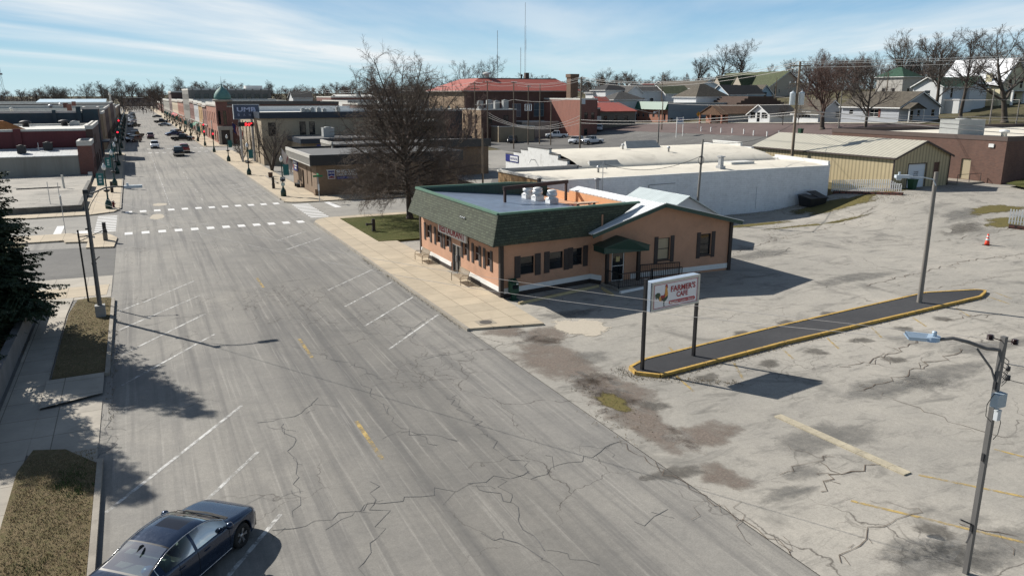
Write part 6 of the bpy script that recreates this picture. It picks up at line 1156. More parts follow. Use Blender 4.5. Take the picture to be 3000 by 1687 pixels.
q = MB(); q.slab([(x0-1.1,y0+23.2,em),(x0-1.1,y0-.1,em),(x0-.1,y0-.1,e_),(x0-.1,y0+23.2,e_)], .1); q.poly([(x0-1.1,y0-.1,em),(x0,y0-.1,em),(x0,y0-.1,e_),(x0-.1,y0-.1,e_)]); obj('mansard', q, GM, t)
x0,y0 = pt(2172, 232); z0 = hgt(x0,y0); t = thing('store_building', 'brown building with a stepped side parapet behind the brown roofed shop', 'store', (x0,y0,z0)); e_ = zrow(x0,y0,2200,283); BRS = brick('brown_render', (.13,.085,.065), (.11,.07,.055), (.10,.07,.055)); wq = MB()
for k,(a,b,dz) in enumerate(((-1.6,.0,-1.8),(0,1.3,-1.2),(1.3,2.6,-.6),(2.6,12.5,0),(12.5,14,-.6),(14,15.5,-1.2),(15.5,17,-1.8))): wq.box(x0+a+.001,y0,z0-2,x0+b-.001,y0+12,e_+dz)
obj('wall', wq, BRS, t)
OLV = lines('tan_siding', (.46,.40,.32), .25, 'Z', .75, .1, .8, 0, .06, .3)
T_, x0,y0,x1,y1,z0,e,r = house('church with a huge olive green roof on the hill', 2250, 300, 19, 34., 255, 211, OLV, R_OLV, 'Y', ops={'S':[(3,4.2,1.5,4.5),(5.2,5.8,2.,3.4)],'W':row_ops(1.2,33,6,1.2,2,4)}, name='church', oh=.6)
for a in (11.,23.):
    q = MB(); ya,yb = y0+a,y0+a+7; q.slab([(x0-3.,ya,e-.2),(x0+7,ya,e+.3),(x0+7,(ya+yb)/2,r-1.2),(x0-3.,(ya+yb)/2,r-1.2)], .12); q.slab([(x0-3.,(ya+yb)/2,r-1.2),(x0+7,(ya+yb)/2,r-1.2),(x0+7,yb,e+.3),(x0-3.,yb,e-.2)], .12); obj('dormer_roof', q, R_OLV, T_); q = MB(); q.add([(x0-2.8,yb-.3,e-1),(x0-2.8,ya+.3,e-1),(x0-2.8,ya+.3,e),(x0-2.8,(ya+yb)/2,r-1.5),(x0-2.8,yb-.3,e)], [(0,1,2,3,4)]); q.poly([(x0-2.8,ya+.3,e-1),(x0+1,ya+.3,e-1),(x0+1,ya+.3,e),(x0-2.8,ya+.3,e)]); obj('dormer_gable', q, OLV, T_)
T_ = house('light blue hall with steep dark gables below the church', 2176, 262, 9., 8., 274, 250, SDB, R_BLK, 'X', ops={'W':[(3,5,2,3.5)],'S':[(3,4,1,2.5),(6,7,1,2.5)]}, name='hall')
T_ = house('light blue wing with a front gable, left of the light blue hall', 2135, 256, 7., 9., 276, 249, SDB, R_BLK, 'X', ops={'W':[(3.5,5,2,4)]}, name='hall')
T_ = house('small blue gabled wing with a brown roof beside the olive roof eave', 2222, 268, 6., 7., 274, 250, SDB, R_BRN, 'Y', ops={'S':[(2.4,3.6,2,4)]}, name='hall')
T_, x0,y0,x1,y1,z0,e,r = house('big white house with a long brown roof and shuttered windows', 2035, 276, 12., 26., 258, 238, SDW, R_BRN, 'Y', ops={'W':row_ops(1,25,5,1.4,5.4,7.2)+row_ops(1,25,5,1.4,1.6,3.6)})
T_ = house('broad dark brown hipped roof in front of the big white house', 2040, 240, 13., 11., 284, 246, SDW, R_BRN, 'Y', 'hip', name='house')
T_ = house('white house with a dark pyramid roof', 1774, 262, 9., 9., 264, 241, SDW, R_BLK, 'Y', 'hip', ops={'W':[(3,4,5,6.6),(6,7,5,6.6)],'S':[(3,4.2,5,6.6)]})
T_ = house('white house with a wide low grey hipped roof and red porch roof', 1800, 236, 11., 9., 292, 270, SDW, R_GRY, 'Y', 'hip', ops={'W':[(2,3,1,2.4),(5,6,1,2.4)],'S':[(8,9.4,.5,2.5)]})
T_ = house('pale two storey house with grey roofs and an outside stair', 1868, 268, 10., 9., 266, 248, SDW, R_GRY, 'X', ops={'W':[(2,3,4.6,6.2),(5.5,6.5,4.6,6.2)],'S':[(2,3,4.5,6.2),(5,6.6,4.2,6.2)]})
T_ = house('white dormered cottage with a grey roof between the two white houses', 1838, 262, 6., 8., 272, 252, SDW, R_GRY, 'Y', ops={'W':[(2,3,1.5,3),(5,6,1.5,3)]})
T_ = house('house with a mossy green roof and small porch gable', 1950, 270, 11., 10., 274, 250, SDW, R_OLV, 'X', ops={'W':[(2,3.4,1.5,3.4,2,2),(6,7.4,1.5,3.4,2,2)]})
T_ = house('narrow white annex beside the pyramid roofed house', 1738, 268, 4., 5., 272, 268, SDW, R_GRY, 'Y', ops={'W':[(1,1.8,4,6),(3,3.8,4,6)]})
T_ = house('brick house with a long rust red roof beyond the white houses', 1905, 330, 14., 12., 262, 246, REDB, TILEW, 'X', ops={'W':[(2,3.4,3,5),(6,7.4,3,5)],'S':[(3,4.4,3,5)]})
T_ = house('dark roofed grey house behind the mossy roof', 1950, 320, 12., 9., 254, 238, SDG, R_BLK, 'X', ops={'W':[(4,5,4,5.4)]})
T_ = house('red roofed brick cottage beside the brick hall', 1755, 232, 3.5, 5., 297, 284, REDB, TILE, 'X', 'gable', ops={'W':[(1,2,2,4)]})
T_ = house('little white gabled house with a dark roof beyond the brick row', 858, 330, 8., 10., 286, 268, SDW, R_BLK, 'X', ops={'W':[(4,5,4,5.4)]})
T_ = house('long pale roofed barn far right of the dome building', 1000, 300, 14., 20., 290, 278, mat('pale_barn', (.45,.42,.40), .8, .1), PALE, 'X', ops={'W':[(6,10,1,4)]}, name='barn')
# retaining walls and the house outside the frame whose shade falls on the walk
STW = brick('rough_stone_wall', (.20,.19,.165), (.14,.13,.115), (.08,.075,.07), .6, .22, .4)
for (pts,z0,z1,lab) in (([(-6.35,15),(-6.02,15),(-6.0,49.3),(-6.35,49.3)],-.1,1.0,'long dark concrete retaining wall along the left sidewalk by the spruce'),([(-60,91.95),(-5.8,92.2),(-5.8,100.6),(-6.15,100.6),(-6.15,92.6),(-60,92.35)],-.1,.75,'rough stone retaining wall round the corner of the raised left lot'),([(-6.3,104.5),(-5.9,104.5),(-5.85,117),(-6.25,117)],-.1,.95,'short rough stone wall beyond the gap in the raised left lot edge')):
    q = MB(); q.prism(pts, z0, z1); tag(obj('retaining_wall', q, STW if z1 < 1 else mat('stained_concrete_wall', (.22,.21,.20), .9, .2, 1., dirt=.4)), lab, 'wall')
q = MB(); q.prism([(-5.98,48.4),(-5.75,48.4),(-5.7,51.3),(-5.95,51.3)], -.1, .55); tag(obj('garden_kerb', q, M_KERB), 'low concrete edging at the end of the dark retaining wall', 'wall')
T_ = house('small grey house in the raised yard left of the picture', 0, 0, 8., 9., 0, 0, SDG, R_GRY, 'Y', ops={'E':[(2,3.2,1,2.4),(6,7.2,1,2.4)],'S':[(3,4.2,1,2.4)]}, xy=(-19.5,50.5), ezr=(3.2,5.8), base=.0)
# ---------------------------------------------------------------- utility poles, lamps and wires
WOODP = mat('weathered_pole_wood', (.20,.155,.115), .95, .3, 1.2, streak=True, bump=.4); WOODG = mat('grey_pole_wood', (.21,.195,.175), .95, .25, 1.2, streak=True, bump=.4); INS = mat('porcelain_insulator', (.035,.015,.013), .25, .1); CAN = mat('transformer_grey', (.50,.55,.59), .45, .06, 1.5); WIREM = mat('pale_cable', (.42,.40,.38), .6, .1); WIRED = mat('dark_cable', (.05,.05,.05), .6, .1)
def pole(label, x, y, h, r=.15, arms=(), z=None, m=None, cans=0, lean=(0,0), lamp=None, ang=0.):
    z = hgt(x,y) if z is None else z; t = thing('utility_pole', label, 'utility pole', (x,y,z)); q = MB(); q.tube([(x,y,z-.1),(x+lean[0]*.5,y+lean[1]*.5,z+h*.5),(x+lean[0],y+lean[1],z+h)], [r,r*.85,r*.68], 8); obj('mast', q, m or WOODP, t); X,Y = x+lean[0],y+lean[1]
    for dz,L_ in arms:
        q = MB(); c,s = math.cos(ang),math.sin(ang); q.bar((X-L_/2*c,Y-L_/2*s-.12,z+h-dz),(X+L_/2*c,Y+L_/2*s-.12,z+h-dz),.12,.14); a = obj('crossarm', q, m or WOODP, t)
        for k in (-.47,-.2,.2,.47): q = MB(); q.lathe((X+L_*k*c,Y+L_*k*s-.12,z+h-dz+.07), [(.03,0),(.06,.06),(.03,.12),(.06,.17),(.02,.22)], 6); obj('insulator', q, CAN, a)
    for k in range(cans):
        a = ang+(.35,3.3,1.8)[k]; q = MB(); cx,cy = X+.55*math.cos(a),Y+.55*math.sin(a); q.lathe((cx,cy,z+h-5.1), [(.30,0),(.34,.05),(.34,1.35),(.36,1.4),(.30,1.5),(.08,1.6)], 14); q.lathe((cx,cy,z+h-3.55), [(.04,0),(.06,.08),(.04,.16),(.02,.24)], 6); obj('transformer', q, CAN, t)
    if lamp: q = MB(); q.tube([(X,Y,z+h-.8),(X-.6,Y-.3,z+h-.35),(X-1.3,Y-.6,z+h-.45)], .04, 5); q.cbox((X-1.55,Y-.7,z+h-.5), .55,.28,.2, .4); obj('street_light', q, CAN, t)
    return Vector((X,Y,z+h))
def hp(px, py, x, y): return zrow(x,y,px,py)-hgt(x,y)
def p_at(label, px, depth, toppy, **k): x,y = pt(px,depth); return pole(label, x, y, hp(px,toppy,x,y), **k)
U = {}
U['A'] = pole('short wooden pole at the back lot corner behind the cafe roof', 40.5,92.7,7.8,.14)
U['B'] = p_at('tall pole in front of the left end of the tan shed', 1428, 172, 238, arms=((.25,2.4),))
U['C'] = p_at('tall pole with a small box low on its shaft before the tan shed wall', 1505, 166, 240, arms=((.2,1.2),))
U['D'] = p_at('pole with two crossarms against the corner of the brick hall', 1391, 186, 240, arms=((.5,2.6),(1.6,2.2)))
U['E'] = p_at('pole carrying a square frame of fuses before the hall windows', 1548, 180, 250, arms=((.3,1.),)); x,y = pt(1548,179.5); z = zrow(x,y,1548,318); q = MB()
for a,b in (((-.8,.9),(.8,.9)),((-.8,-.5),(.8,-.5)),((-.8,-.5),(-.8,.9)),((.8,-.5),(.8,.9)),((-.25,-.5),(-.25,.9)),((.25,-.5),(.25,.9))): q.bar((x+a[0],y,z+a[1]),(x+b[0],y,z+b[1]),.12)
obj('fuse_frame', q, CAN, [o for o in bpy.data.objects if o.get('label','').startswith('pole carrying')][0])
U['F'] = p_at('plain tall pole at the right of the hall windows', 1582, 182, 247); U['G'] = p_at('shorter pole beside the single cab white pickup', 1615, 178, 294)
U['H'] = p_at('thick tall pole with a white lamp box beside the parked white pickups', 1702, 152, 226, r=.2, arms=((.3,1.4),)); x,y = U['H'].x,U['H'].y; z = zrow(x,y,1708,299); q = MB(); q.cbox((x+.5,y-.2,z),.55,.4,.85); obj('lamp_box', q, CAN, [o for o in bpy.data.objects if o.get('label','').startswith('thick tall pole')][0])
U['I'] = pole('big pole with white transformers and two crossarms behind the white warehouse', 73.3,71.8,14.0,.19,arms=((.5,2.4),(2.6,2.2)),cans=2,ang=-.7)
U['J'] = p_at('short pole with a curved lamp arm in the bank lot', 1934, 150, 321, m=WOODG, lamp=True); U['K'] = p_at('dark pole right behind the lamp pole in the bank lot', 1943, 190, 290); U['L'] = p_at('thin far pole rising above the white houses', 1939, 262, 221, r=.18)
U['M'] = pole('leaning grey pole with a coil of cable before the white block wall', 47.9,58.4,7.9,.13,m=WOODG,lean=(.35,.1)); q = MB(); X,Y,Z = U['M'].x-.05,U['M'].y,U['M'].z-1.6
for k in range(4): q.tube([(X-.35+.32*math.cos(a*.52+k)*(.8+.1*k),Y-.25-.05*k,Z-.3+.36*math.sin(a*.52+k)*(.8+.1*k)) for a in range(13)], .018, 4, False)
obj('cable_coil', q, WIRED, [o for o in bpy.data.objects if o.get('label','').startswith('leaning grey pole')][0])
U['N'] = p_at('slim pole on the brick street between the two small grey houses', 2466, 140, 266, m=WOODG, r=.12); U['O'] = p_at('slim pole rising behind the brick store roof unit', 2911, 128, 260, m=WOODG, r=.13); U['Q'] = p_at('slim pole at the right edge behind the brick store', 2990, 132, 293, m=WOODG, r=.12); U['T'] = p_at('pole with a small transformer beside the church gable', 2272, 255, 228, r=.16); U['V'] = p_at('pole with two small transformers near the green turret roof', 2596, 190, 214, r=.15, cans=0)
q = MB(); x,y = U['V'].x,U['V'].y
for dx in (-.5,.5): q.lathe((x+dx,y-.2,U['V'].z-2.2), [(.25,0),(.28,1.),(.1,1.15)], 10)
U['W'] = p_at('thin pole at the far left end of the hall behind the big bare tree', 1298, 190, 250, r=.13, arms=((.4,2.),)); U['X'] = p_at('pole with cans beyond the bank roof', 826, 300, 262, r=.16, arms=((.4,2.),)); U['Y'] = p_at('pole beyond the bank roof, right one', 918, 300, 258, r=.16, arms=((.4,2.),)); U['Z'] = p_at('pole beyond the bank roof seen beside the big tree', 1102, 260, 246, r=.16, arms=((.4,2.),))
# wooden light pole on the parking island
t = thing('light_pole', 'weathered wooden light pole with a bent lamp arm standing in the yellow kerbed island', 'lamp post', (40.6,28.9,.14)); q = MB(); q.tube([(40.6,28.9,0),(40.6,28.9,4),(40.65,28.95,7.75)], [.15,.13,.11], 10); obj('pole', q, WOODG, t); q = MB(); q.tube([(40.6,28.85,7.0),(40.45,28.95,7.35),(40.0,29.2,7.45),(39.3,29.6,7.5)], .035, 6); obj('lamp_arm', q, CAN, t); q = MB(); q.cbox((38.95,29.8,7.5), .75,.3,.17, -.5); q.cyl((38.8,29.88), .06, 7.58, 7.75, 8); q.lathe((38.8,29.88,7.28), [(.12,0),(.16,.08),(.16,.14)], 10); obj('lamp_head', q, CAN, t)
# near right pole with lamp, insulators and boxes
t = thing('light_pole', 'grey square pole with ribbed lamp head and black insulators, nearest on the right', 'lamp post', (18.15,10.55,0)); bx,by = 18.15,10.62; GP = mat('grey_weathered_steel', (.15,.145,.14), .6, .25, 1.5, .3, streak=True, dirt=.4)
q = MB(); q.bar((bx,by,-.1),(bx,by,6.42),.115,.115); obj('pole', q, GP, t); top = Vector((bx,by,6.2)); lamp = atY(2745,992,11.75)
L0 = atY(2755,994,11.5); L1 = atY(2690,1000,11.9)
q = MB(); q.tube([top+Vector((0,0,-.12)), top.lerp(L0,.25)+Vector((0,0,-.12)), top.lerp(L0,.55)+Vector((0,0,.0)), top.lerp(L0,.8)+Vector((0,0,.06)), L0], .045, 8); q.tube([top+Vector((-.03,0,-1.0)), top.lerp(L0,.12)+Vector((0,0,-.62)), top.lerp(L0,.4)+Vector((0,0,-.14))], .028, 6); obj('lamp_arm', q, GP, t)
d = (L1-L0); d.z = 0; d.normalize(); s = Vector((-d.y,d.x,0)); LH = mat('pale_blue_lamp_casting', (.42,.52,.62), .4, .06, 3., .3)
q = MB(); pr = [(0,.11,.08),(.07,.19,.1),(.18,.235,.1),(.28,.245,.08)]; vs = []
for a,w,h_ in pr: vs += [L0+d*a+s*w*1.-Vector((0,0,h_*.5)), L0+d*a+s*w*.8+Vector((0,0,h_*.6)), L0+d*a-s*w*.8+Vector((0,0,h_*.6)), L0+d*a-s*w-Vector((0,0,h_*.5))]
q.add(vs, [(4*i+k,4*i+(k+1)%4,4*i+4+(k+1)%4,4*i+4+k) for i in range(3) for k in range(4)]+[(3,2,1,0),(12,13,14,15)])
for k in range(8): o_ = s*(-.22+.063*k); q.bar(L0+d*.26+o_+Vector((0,0,.0)), L0+d*(.80-.02*k)+o_-Vector((0,0,.03)), .032,.085)
q.box(*(L0+d*.2-s*.15-Vector((.0,0,.035))), *(L0+d*.21+Vector((0,0,.01)))); q.lathe(L0+d*.14+Vector((0,0,.05)), [(.055,0),(.055,.10),(.05,.13)], 12); obj('lamp_head', q, LH, t); q = MB(); q.add([L0+d*.24+s*.24-Vector((0,0,.02)),L0+d*.68+s*.24-Vector((0,0,.05)),L0+d*.84-s*.24-Vector((0,0,.05)),L0+d*.24-s*.24-Vector((0,0,.02))], [(0,1,2,3),(3,2,1,0)]); obj('lamp_plate', q, LH, t)
for k,off in enumerate((Vector((-.34,.12,.22)),Vector((.28,-.1,.08)))):
    q = MB(); c = top+off
    for j in range(4): q.lathe(c+Vector((0,0,-.07+j*.035)), [(.05,0),(.085,.01),(.05,.025)], 12)
    q.tube([c, top+Vector((0,0,.1))], .014, 5); obj('insulator', q, INS, t)
q = MB(); q.cbox((bx-.04,by-.13,4.86), .33,.18,.34); obj('control_box', q, mat('grey_control_box', (.33,.40,.45), .5, .08, 3.), t); q = MB(); q.cbox((bx,by-.13,4.45),.14,.1,.24); q.cbox((bx,by-.13,4.58),.15,.11,.03); obj('small_box', q, mat('pale_box', (.55,.58,.60), .5, .05), t); q = MB(); q.cbox((bx+.26,by-.1,4.72),.12,.05,.13,.4); obj('sensor', q, mat('slate_sensor', (.10,.12,.17), .5), t)
q = MB(); 
for z in (5.2,3.3,1.35): q.bar((bx-.1,by,z),(bx+.1,by,z),.06,.2); 
q.bar((bx,by,1.4),(bx-.42,by+.1,1.62),.035); q.bar((bx,by,1.3),(bx-.35,by-.1,1.05),.03)
for j in range(5): a = j*.6; q.tube([(bx+.1,by,5.9-j*.12),(bx+.25+.05*math.sin(a),by-.05,5.78-j*.13),(bx+.33,by,5.6-j*.1),(bx+.2,by,5.45-j*.08)], .01, 4, False)
q.tube([(bx-.2,by-.1,5.05),(bx-.42,by-.1,4.8),(bx-.4,by-.1,4.5),(bx-.15,by-.1,4.3)], .01, 4, False); q.tube([(bx+.1,by-.1,4.5),(bx+.24,by-.1,4.2),(bx+.2,by-.1,3.9),(bx+.05,by-.1,3.8)], .01, 4, False); q.lathe((bx+.36,by,5.5), [(.05,0),(.05,.1)], 8); q.lathe((bx+.4,by,5.25), [(.06,0),(.06,.12)], 8)
obj('bracket', q, DKM, t)
# left lamp pole and its neighbours
t = thing('light_pole', 'tall grey lamp pole with a long curved arm on the left verge', 'lamp post', (-2.8,46.7,.12)); bx,by = -2.72,46.7; q = MB(); q.tube([(bx,by,.6),(bx,by,7.0)], [.12,.085], 8); obj('pole', q, GP, t); q = MB(); q.prism([(bx-.25,by-.25),(bx+.25,by-.25),(bx+.25,by+.25),(bx-.25,by+.25)], .05, .75); obj('base', q, mat('pole_base', (.30,.30,.29), .7, .15), t)
e1 = Vector((bx,by,6.9)); L0 = atY(365,548,46.7); q = MB(); q.tube([e1, e1.lerp(L0,.2)+Vector((0,0,-.05)), e1.lerp(L0,.5)+Vector((0,0,.12)), e1.lerp(L0,.8)+Vector((0,0,.1)), L0], .045, 7); q.tube([e1+Vector((0,0,-1.1)), e1.lerp(L0,.12)+Vector((0,0,-.6)), e1.lerp(L0,.35)+Vector((0,0,.0))], .02, 5); obj('lamp_arm', q, GP, t); q = MB(); q.cbox(L0+Vector((.42,0,0)), .9,.3,.14); q.cyl((L0.x+.15,L0.y), .06, L0.z+.05, L0.z+.2, 8); obj('lamp_head', q, CAN, t); LEFTTOP = e1
q = MB(); q.cbox((bx+.05,by,7.0),.25,.2,.2); q.bar((bx,by,3.2),(bx+.3,by,3.45),.05); q.bar((bx-.12,by,3.1),(bx+.12,by,3.1),.1); q.bar((bx-.2,by,5.),(bx+.1,by,5.),.08); obj('bracket', q, DKM, t)
t = thing('sign_post', 'thin black pole with an empty side bracket on the left verge', 'post', (-3.5,50.5,.12)); q = MB(); q.tube([(-3.5,50.5,0),(-3.55,50.5,4.4)], .055, 6); obj('pole', q, BLK, t); q = MB(); q.bar((-3.55,50.5,4.0),(-2.9,50.5,4.02),.05); q.bar((-3.5,50.5,3.75),(-2.1,50.5,4.35),.04); q.bar((-2.1,50.5,4.38),(-2.05,50.5,4.15),.05); obj('bracket', q, BLK, t)
# wires: each span its own thing
def span(label, a, b, sag=.6, r=.02, m=None, n=14, group=None):
    a = Vector(a); b = Vector(b); q = MB(); q.tube([a.lerp(b,i/n)-Vector((0,0,4*sag*(i/n)*(1-i/n))) for i in range(n+1)], r, 4, False); return tag(obj('overhead_wire', q, m or WIREM), label, 'wire', group)
RT_ = Vector((18.0,10.7,6.35)); span('upper pale cable crossing the main street from the left lamp pole to the near right pole', LEFTTOP, RT_, .75, .006); span('lower twisted cable crossing the main street to the near right pole', LEFTTOP-Vector((0,0,.25)), RT_-Vector((0,0,.15)), 1.05, .007)
span('white service cable running off the near right pole to the right', (18.4,10.6,5.7), (30,4,4.6), .3, .014); span('thin dark cable running down off the near right pole', (18.45,10.6,5.3), (30,5,3.0), .3, .008, WIRED)
def g3(lab, a, b, sag, r=.028, n=3, sp=.8):
    for k in range(n): o_ = Vector((0,0,-.0-.55*(k%2)-.12*k)); span(lab, a+o_, b+o_, sag, r, group=lab)
off = Vector((170,25,21)); g3('three pale power lines from the transformer pole to the right edge', U['I'], Vector((130,20,20.5)), 1.2); g3('three pale power lines between the transformer pole and the thick lamp box pole', U['I'], U['H'], 1.6); g3('power lines from the lamp box pole to the pole with the small box', U['H'], U['C'], .8); g3('power lines between the two tall poles before the tan shed', U['C'], U['B'], .3, n=2); g3('power lines from the tan shed pole to the crossarm pole', U['B'], U['D'], .3, n=2); g3('power lines behind the big bare tree', U['D'], U['Z'], 1.6, n=2); g3('power lines beyond the bank roof, right span', U['Z'], U['Y'], 1.8, .04, 2); g3('power lines beyond the bank roof, left span', U['Y'], U['X'], 1.4, .04, 2)
for k,(dz,e_) in enumerate(((5.6,8.4),(6.1,7.9))): span('two heavy pale cables over the beige metal roof to the right edge', U['I']-Vector((0,0,dz)), (120,16,e_-1.), 1.2, .04, group='heavy cables to the right')
for k,(dz,e_) in enumerate(((5.9,10.2),(6.2,9.8))): span('two thin cables above the brick store wall to the right edge', U['I']-Vector((0,0,dz)), (140,34,e_), .8, .02, group='thin cables to the right')
span('long pale level wire along the hill houses', U['T']-Vector((0,0,6)), U['Q'], .4, .03); span('pale level wire in front of the brown roofed shop', U['K']-Vector((0,0,1.)), U['I']-Vector((0,0,5.)), .3, .03); span('dark cable across the grey side wall of the green fronted store', U['K']-Vector((0,0,3)), U['T']-Vector((0,0,7)), .3, .03, WIRED)
span('dark service cable from the leaning pole up to the transformer pole', U['M']-Vector((0,0,.2)), U['I']-Vector((0,0,7.2)), 1.0, .025, WIRED); span('dark service cable from the leaning pole down to the warehouse mast', U['M']-Vector((0,0,1.5)), (38.6,60.5,5.8), .9, .022, WIRED)
for k in range(3): span('low bundle of pale cables before the tan shed and pale grey shed', U['B']-Vector((0,0,6.6+.5*k)), U['H']-Vector((0,0,7.2+.7*k)), 2.6-.4*k, .03, group='low cable bundle')
for k in range(2): span('pale cables from the lamp box pole down to the transformer pole', U['H']-Vector((0,0,8.0+.6*k)), U['I']-Vector((0,0,5.9+.3*k)), .6, .035, group='cables over the bank lot')
span('pale cable at mid height across the hall front', U['D']-Vector((0,0,5.2)), U['C']-Vector((0,0,3.6)), .3, .03); span('pale cable at mid height towards the thick lamp box pole', U['C']-Vector((0,0,3.6)), U['H']-Vector((0,0,3.6)), .7, .03); span('cable from the white lamp box across the bank lot', U['H']-Vector((-.5,0,2.3)), U['J']-Vector((0,0,1)), .5, .03)
# ---------------------------------------------------------------- masts on the skyline
def mast(label, px, depth, toppy, w, basez=0., face=True):
    x,y = pt(px,depth); z = zrow(x,y,px,toppy); t = thing('radio_mast', label, 'mast', (x,y,basez)); q = MB(); n = max(6,int((z-basez)/(w*1.6))); c = [(w/2*math.cos(R(90+120*k)), w/2*math.sin(R(90+120*k))) for k in range(3)]; tp = (lambda f: 1-.75*f) if not face else (lambda f: 1.)
    P = lambda k,f: (x+c[k][0]*tp(f), y+c[k][1]*tp(f), basez+(z-basez)*f)
    rr = .06 if face else .12
    for i in range(n):
        for k in range(3): q.bar(P(k,i/n),P(k,(i+1)/n),rr); q.bar(P(k,i/n),P((k+1)%3,(i+1)/n),rr*.7); q.bar(P(k,i/n),P((k+1)%3,i/n),rr*.6)
    obj('lattice', q, mat('mast_steel', (.30,.31,.33), .6, .1), t); return t,x,y,z
t,x,y,z = mast('tall guyed lattice mast behind the red roof', 1538, 480, 75, .9, 3); q = MB(); q.tube([(x,y,z),(x,y,zrow(x,y,1539,8))], .14, 5); q.tube([(x+.5,y,z-14),(x+.5,y,z-8)],.15,5); obj('antenna', q, CAN, t); t,x,y,z = mast('shorter thin mast left of the tall lattice mast', 1525, 480, 140, .4, 3); t,x,y,z = mast('slender whip mast rising behind the red roof, left of the lattice mast', 1458, 430, 90, .25, 3)
t,x,y,z = mast('tapering lattice tower with a platform at the far left edge', 9, 620, 195, 6., 0, False); q = MB(); q.cyl((x,y),1.8,zrow(x,y,9,220),zrow(x,y,9,215),10); obj('platform', q, mat('mast_steel',(.3,.31,.33)), t)
# ---------------------------------------------------------------- ornamental street lamps
GRN = mat('dark_green_iron', (.012,.045,.036), .45, .15, 3.); LAN = mat('white_lantern', (.70,.70,.68), .3, .04); BANN = mat('teal_banner', (.015,.12,.12), .7, .1)
def lamp_proto():
    t = thing('street_lamp', 'x', 'street lamp', (0,0,0)); q = MB(); q.lathe((0,0,0), [(.33,0),(.33,.55),(.28,.72),(.16,.95),(.09,1.1),(.075,2.2),(.06,4.0),(.09,4.1)], 10); obj('pole', q, GRN, t, local=True)
    q = MB(); q.lathe((0,0,4.1), [(.10,0),(.19,.1),(.21,.38),(.1,.55),(.03,.72)], 8); obj('lantern', q, LAN, t, local=True); q = MB(); q.lathe((0,0,1.75), [(.1,0),(.28,.1),(.34,.28)], 10); obj('planter', q, DKM, t, local=True)
    q = MB(); q.box(-.82,-.02,2.5,-.14,.02,3.75); q.bar((-.82,0,3.78),(0,0,3.78),.03); q.bar((-.82,0,2.47),(0,0,2.47),.03); b = obj('banner', q, BANN, t, local=True); q = MB()
    for z in (2.75,3.05,3.35): q.box(-.62,-.028,z,-.34,-.022,z+.2)
    obj('banner_print', q, mat('banner_print', (.42,.48,.48)), b, local=True); return t
LP = lamp_proto(); LP.location = (15.43,95.3,.13); LP.rotation_euler = (0,0,math.pi); LP['label'] = 'green street lamp with a no U turn sign, at the corner before the insurance office'
q = MB(); q.lathe((0,0,0), [(.3,0),(.3,.02)], 20); sg = obj('no_u_turn_sign', MB().cbox((0,.16,2.05),.62,.03,.62), WHITE, LP, 'white square sign with a red ring and black U turn arrow', local=True)
q = MB(); n = 20
for k in range(n):
    a,b = 2*math.pi*k/n, 2*math.pi*(k+1)/n; q.add([(.29*math.cos(v)*s_,.18,2.05+.29*math.sin(v)*s_) for s_ in (1,.78) for v in (a,b)], [(0,1,3,2),(2,3,1,0)])
q.add([(.19,.181,2.22),(.22,.181,2.19),(-.19,.181,1.88),(-.22,.181,1.91)], [(0,1,2,3),(3,2,1,0)]); obj('red_ring', q, RED, sg, local=True); q = MB(); q.tube([(.08,.185,1.9),(.08,.185,2.1),(.0,.185,2.17),(-.08,.185,2.1),(-.08,.185,2.0)], .025, 5); obj('arrow', q, BLK, sg, local=True)
q = MB(); q.box(-.22,.09,1.25,.22,.12,1.62); obj('plate', q, mat('pale_green_plate', (.42,.52,.50)), LP, local=True)
LPK = [k for k in LP.children if not k.name.startswith(('no_u','plate'))]
def lamp(x,y,lab,rz,group=None):
    c = LP.copy(); COL.objects.link(c); c.location = (x,y,.13); c.rotation_euler = (0,0,rz); c['label'] = lab
    if group: c['group'] = group
    for k in LPK:
        d_ = k.copy(); COL.objects.link(d_); d_.parent = c
        for kk in k.children: e_ = kk.copy(); COL.objects.link(e_); e_.parent = d_
lamp(15.13,123.6,'green street lamp beside the many stemmed bare tree',math.pi); lamp(15.1,151,'green street lamp with a teal banner by the flag at the bank corner',math.pi)
lamp(-3.3,92.8,'green street lamp beside the red hydrant on the left corner',0.); lamp(-3.05,115.8,'green street lamp in front of the raised left lot',0.); lamp(-3.0,134.1,'green street lamp before the red brick front on the left',0.); lamp(-3.,150,'green street lamp before the dark red building',0.)
for k in range(9): lamp(14.8,219.8+k*27,'green street lamp along the far right storefronts',math.pi,'far right street lamps'); lamp(-3.,205+k*27,'green street lamp along the far left storefronts',0.,'far left street lamps')
def street_tree(x,y,i,lab,grp): tree_from(T_BUSH[i],'bare_sapling',lab,x,y,x*y,.62,grp,TWIG3,.13)
for k in range(9): street_tree(15.9,232+k*27,k%2,'small bare street tree before the far right storefronts','far right street trees'); street_tree(-4.1,219+k*27,(k+1)%2,'small bare street tree before the far left storefronts','far left street trees')
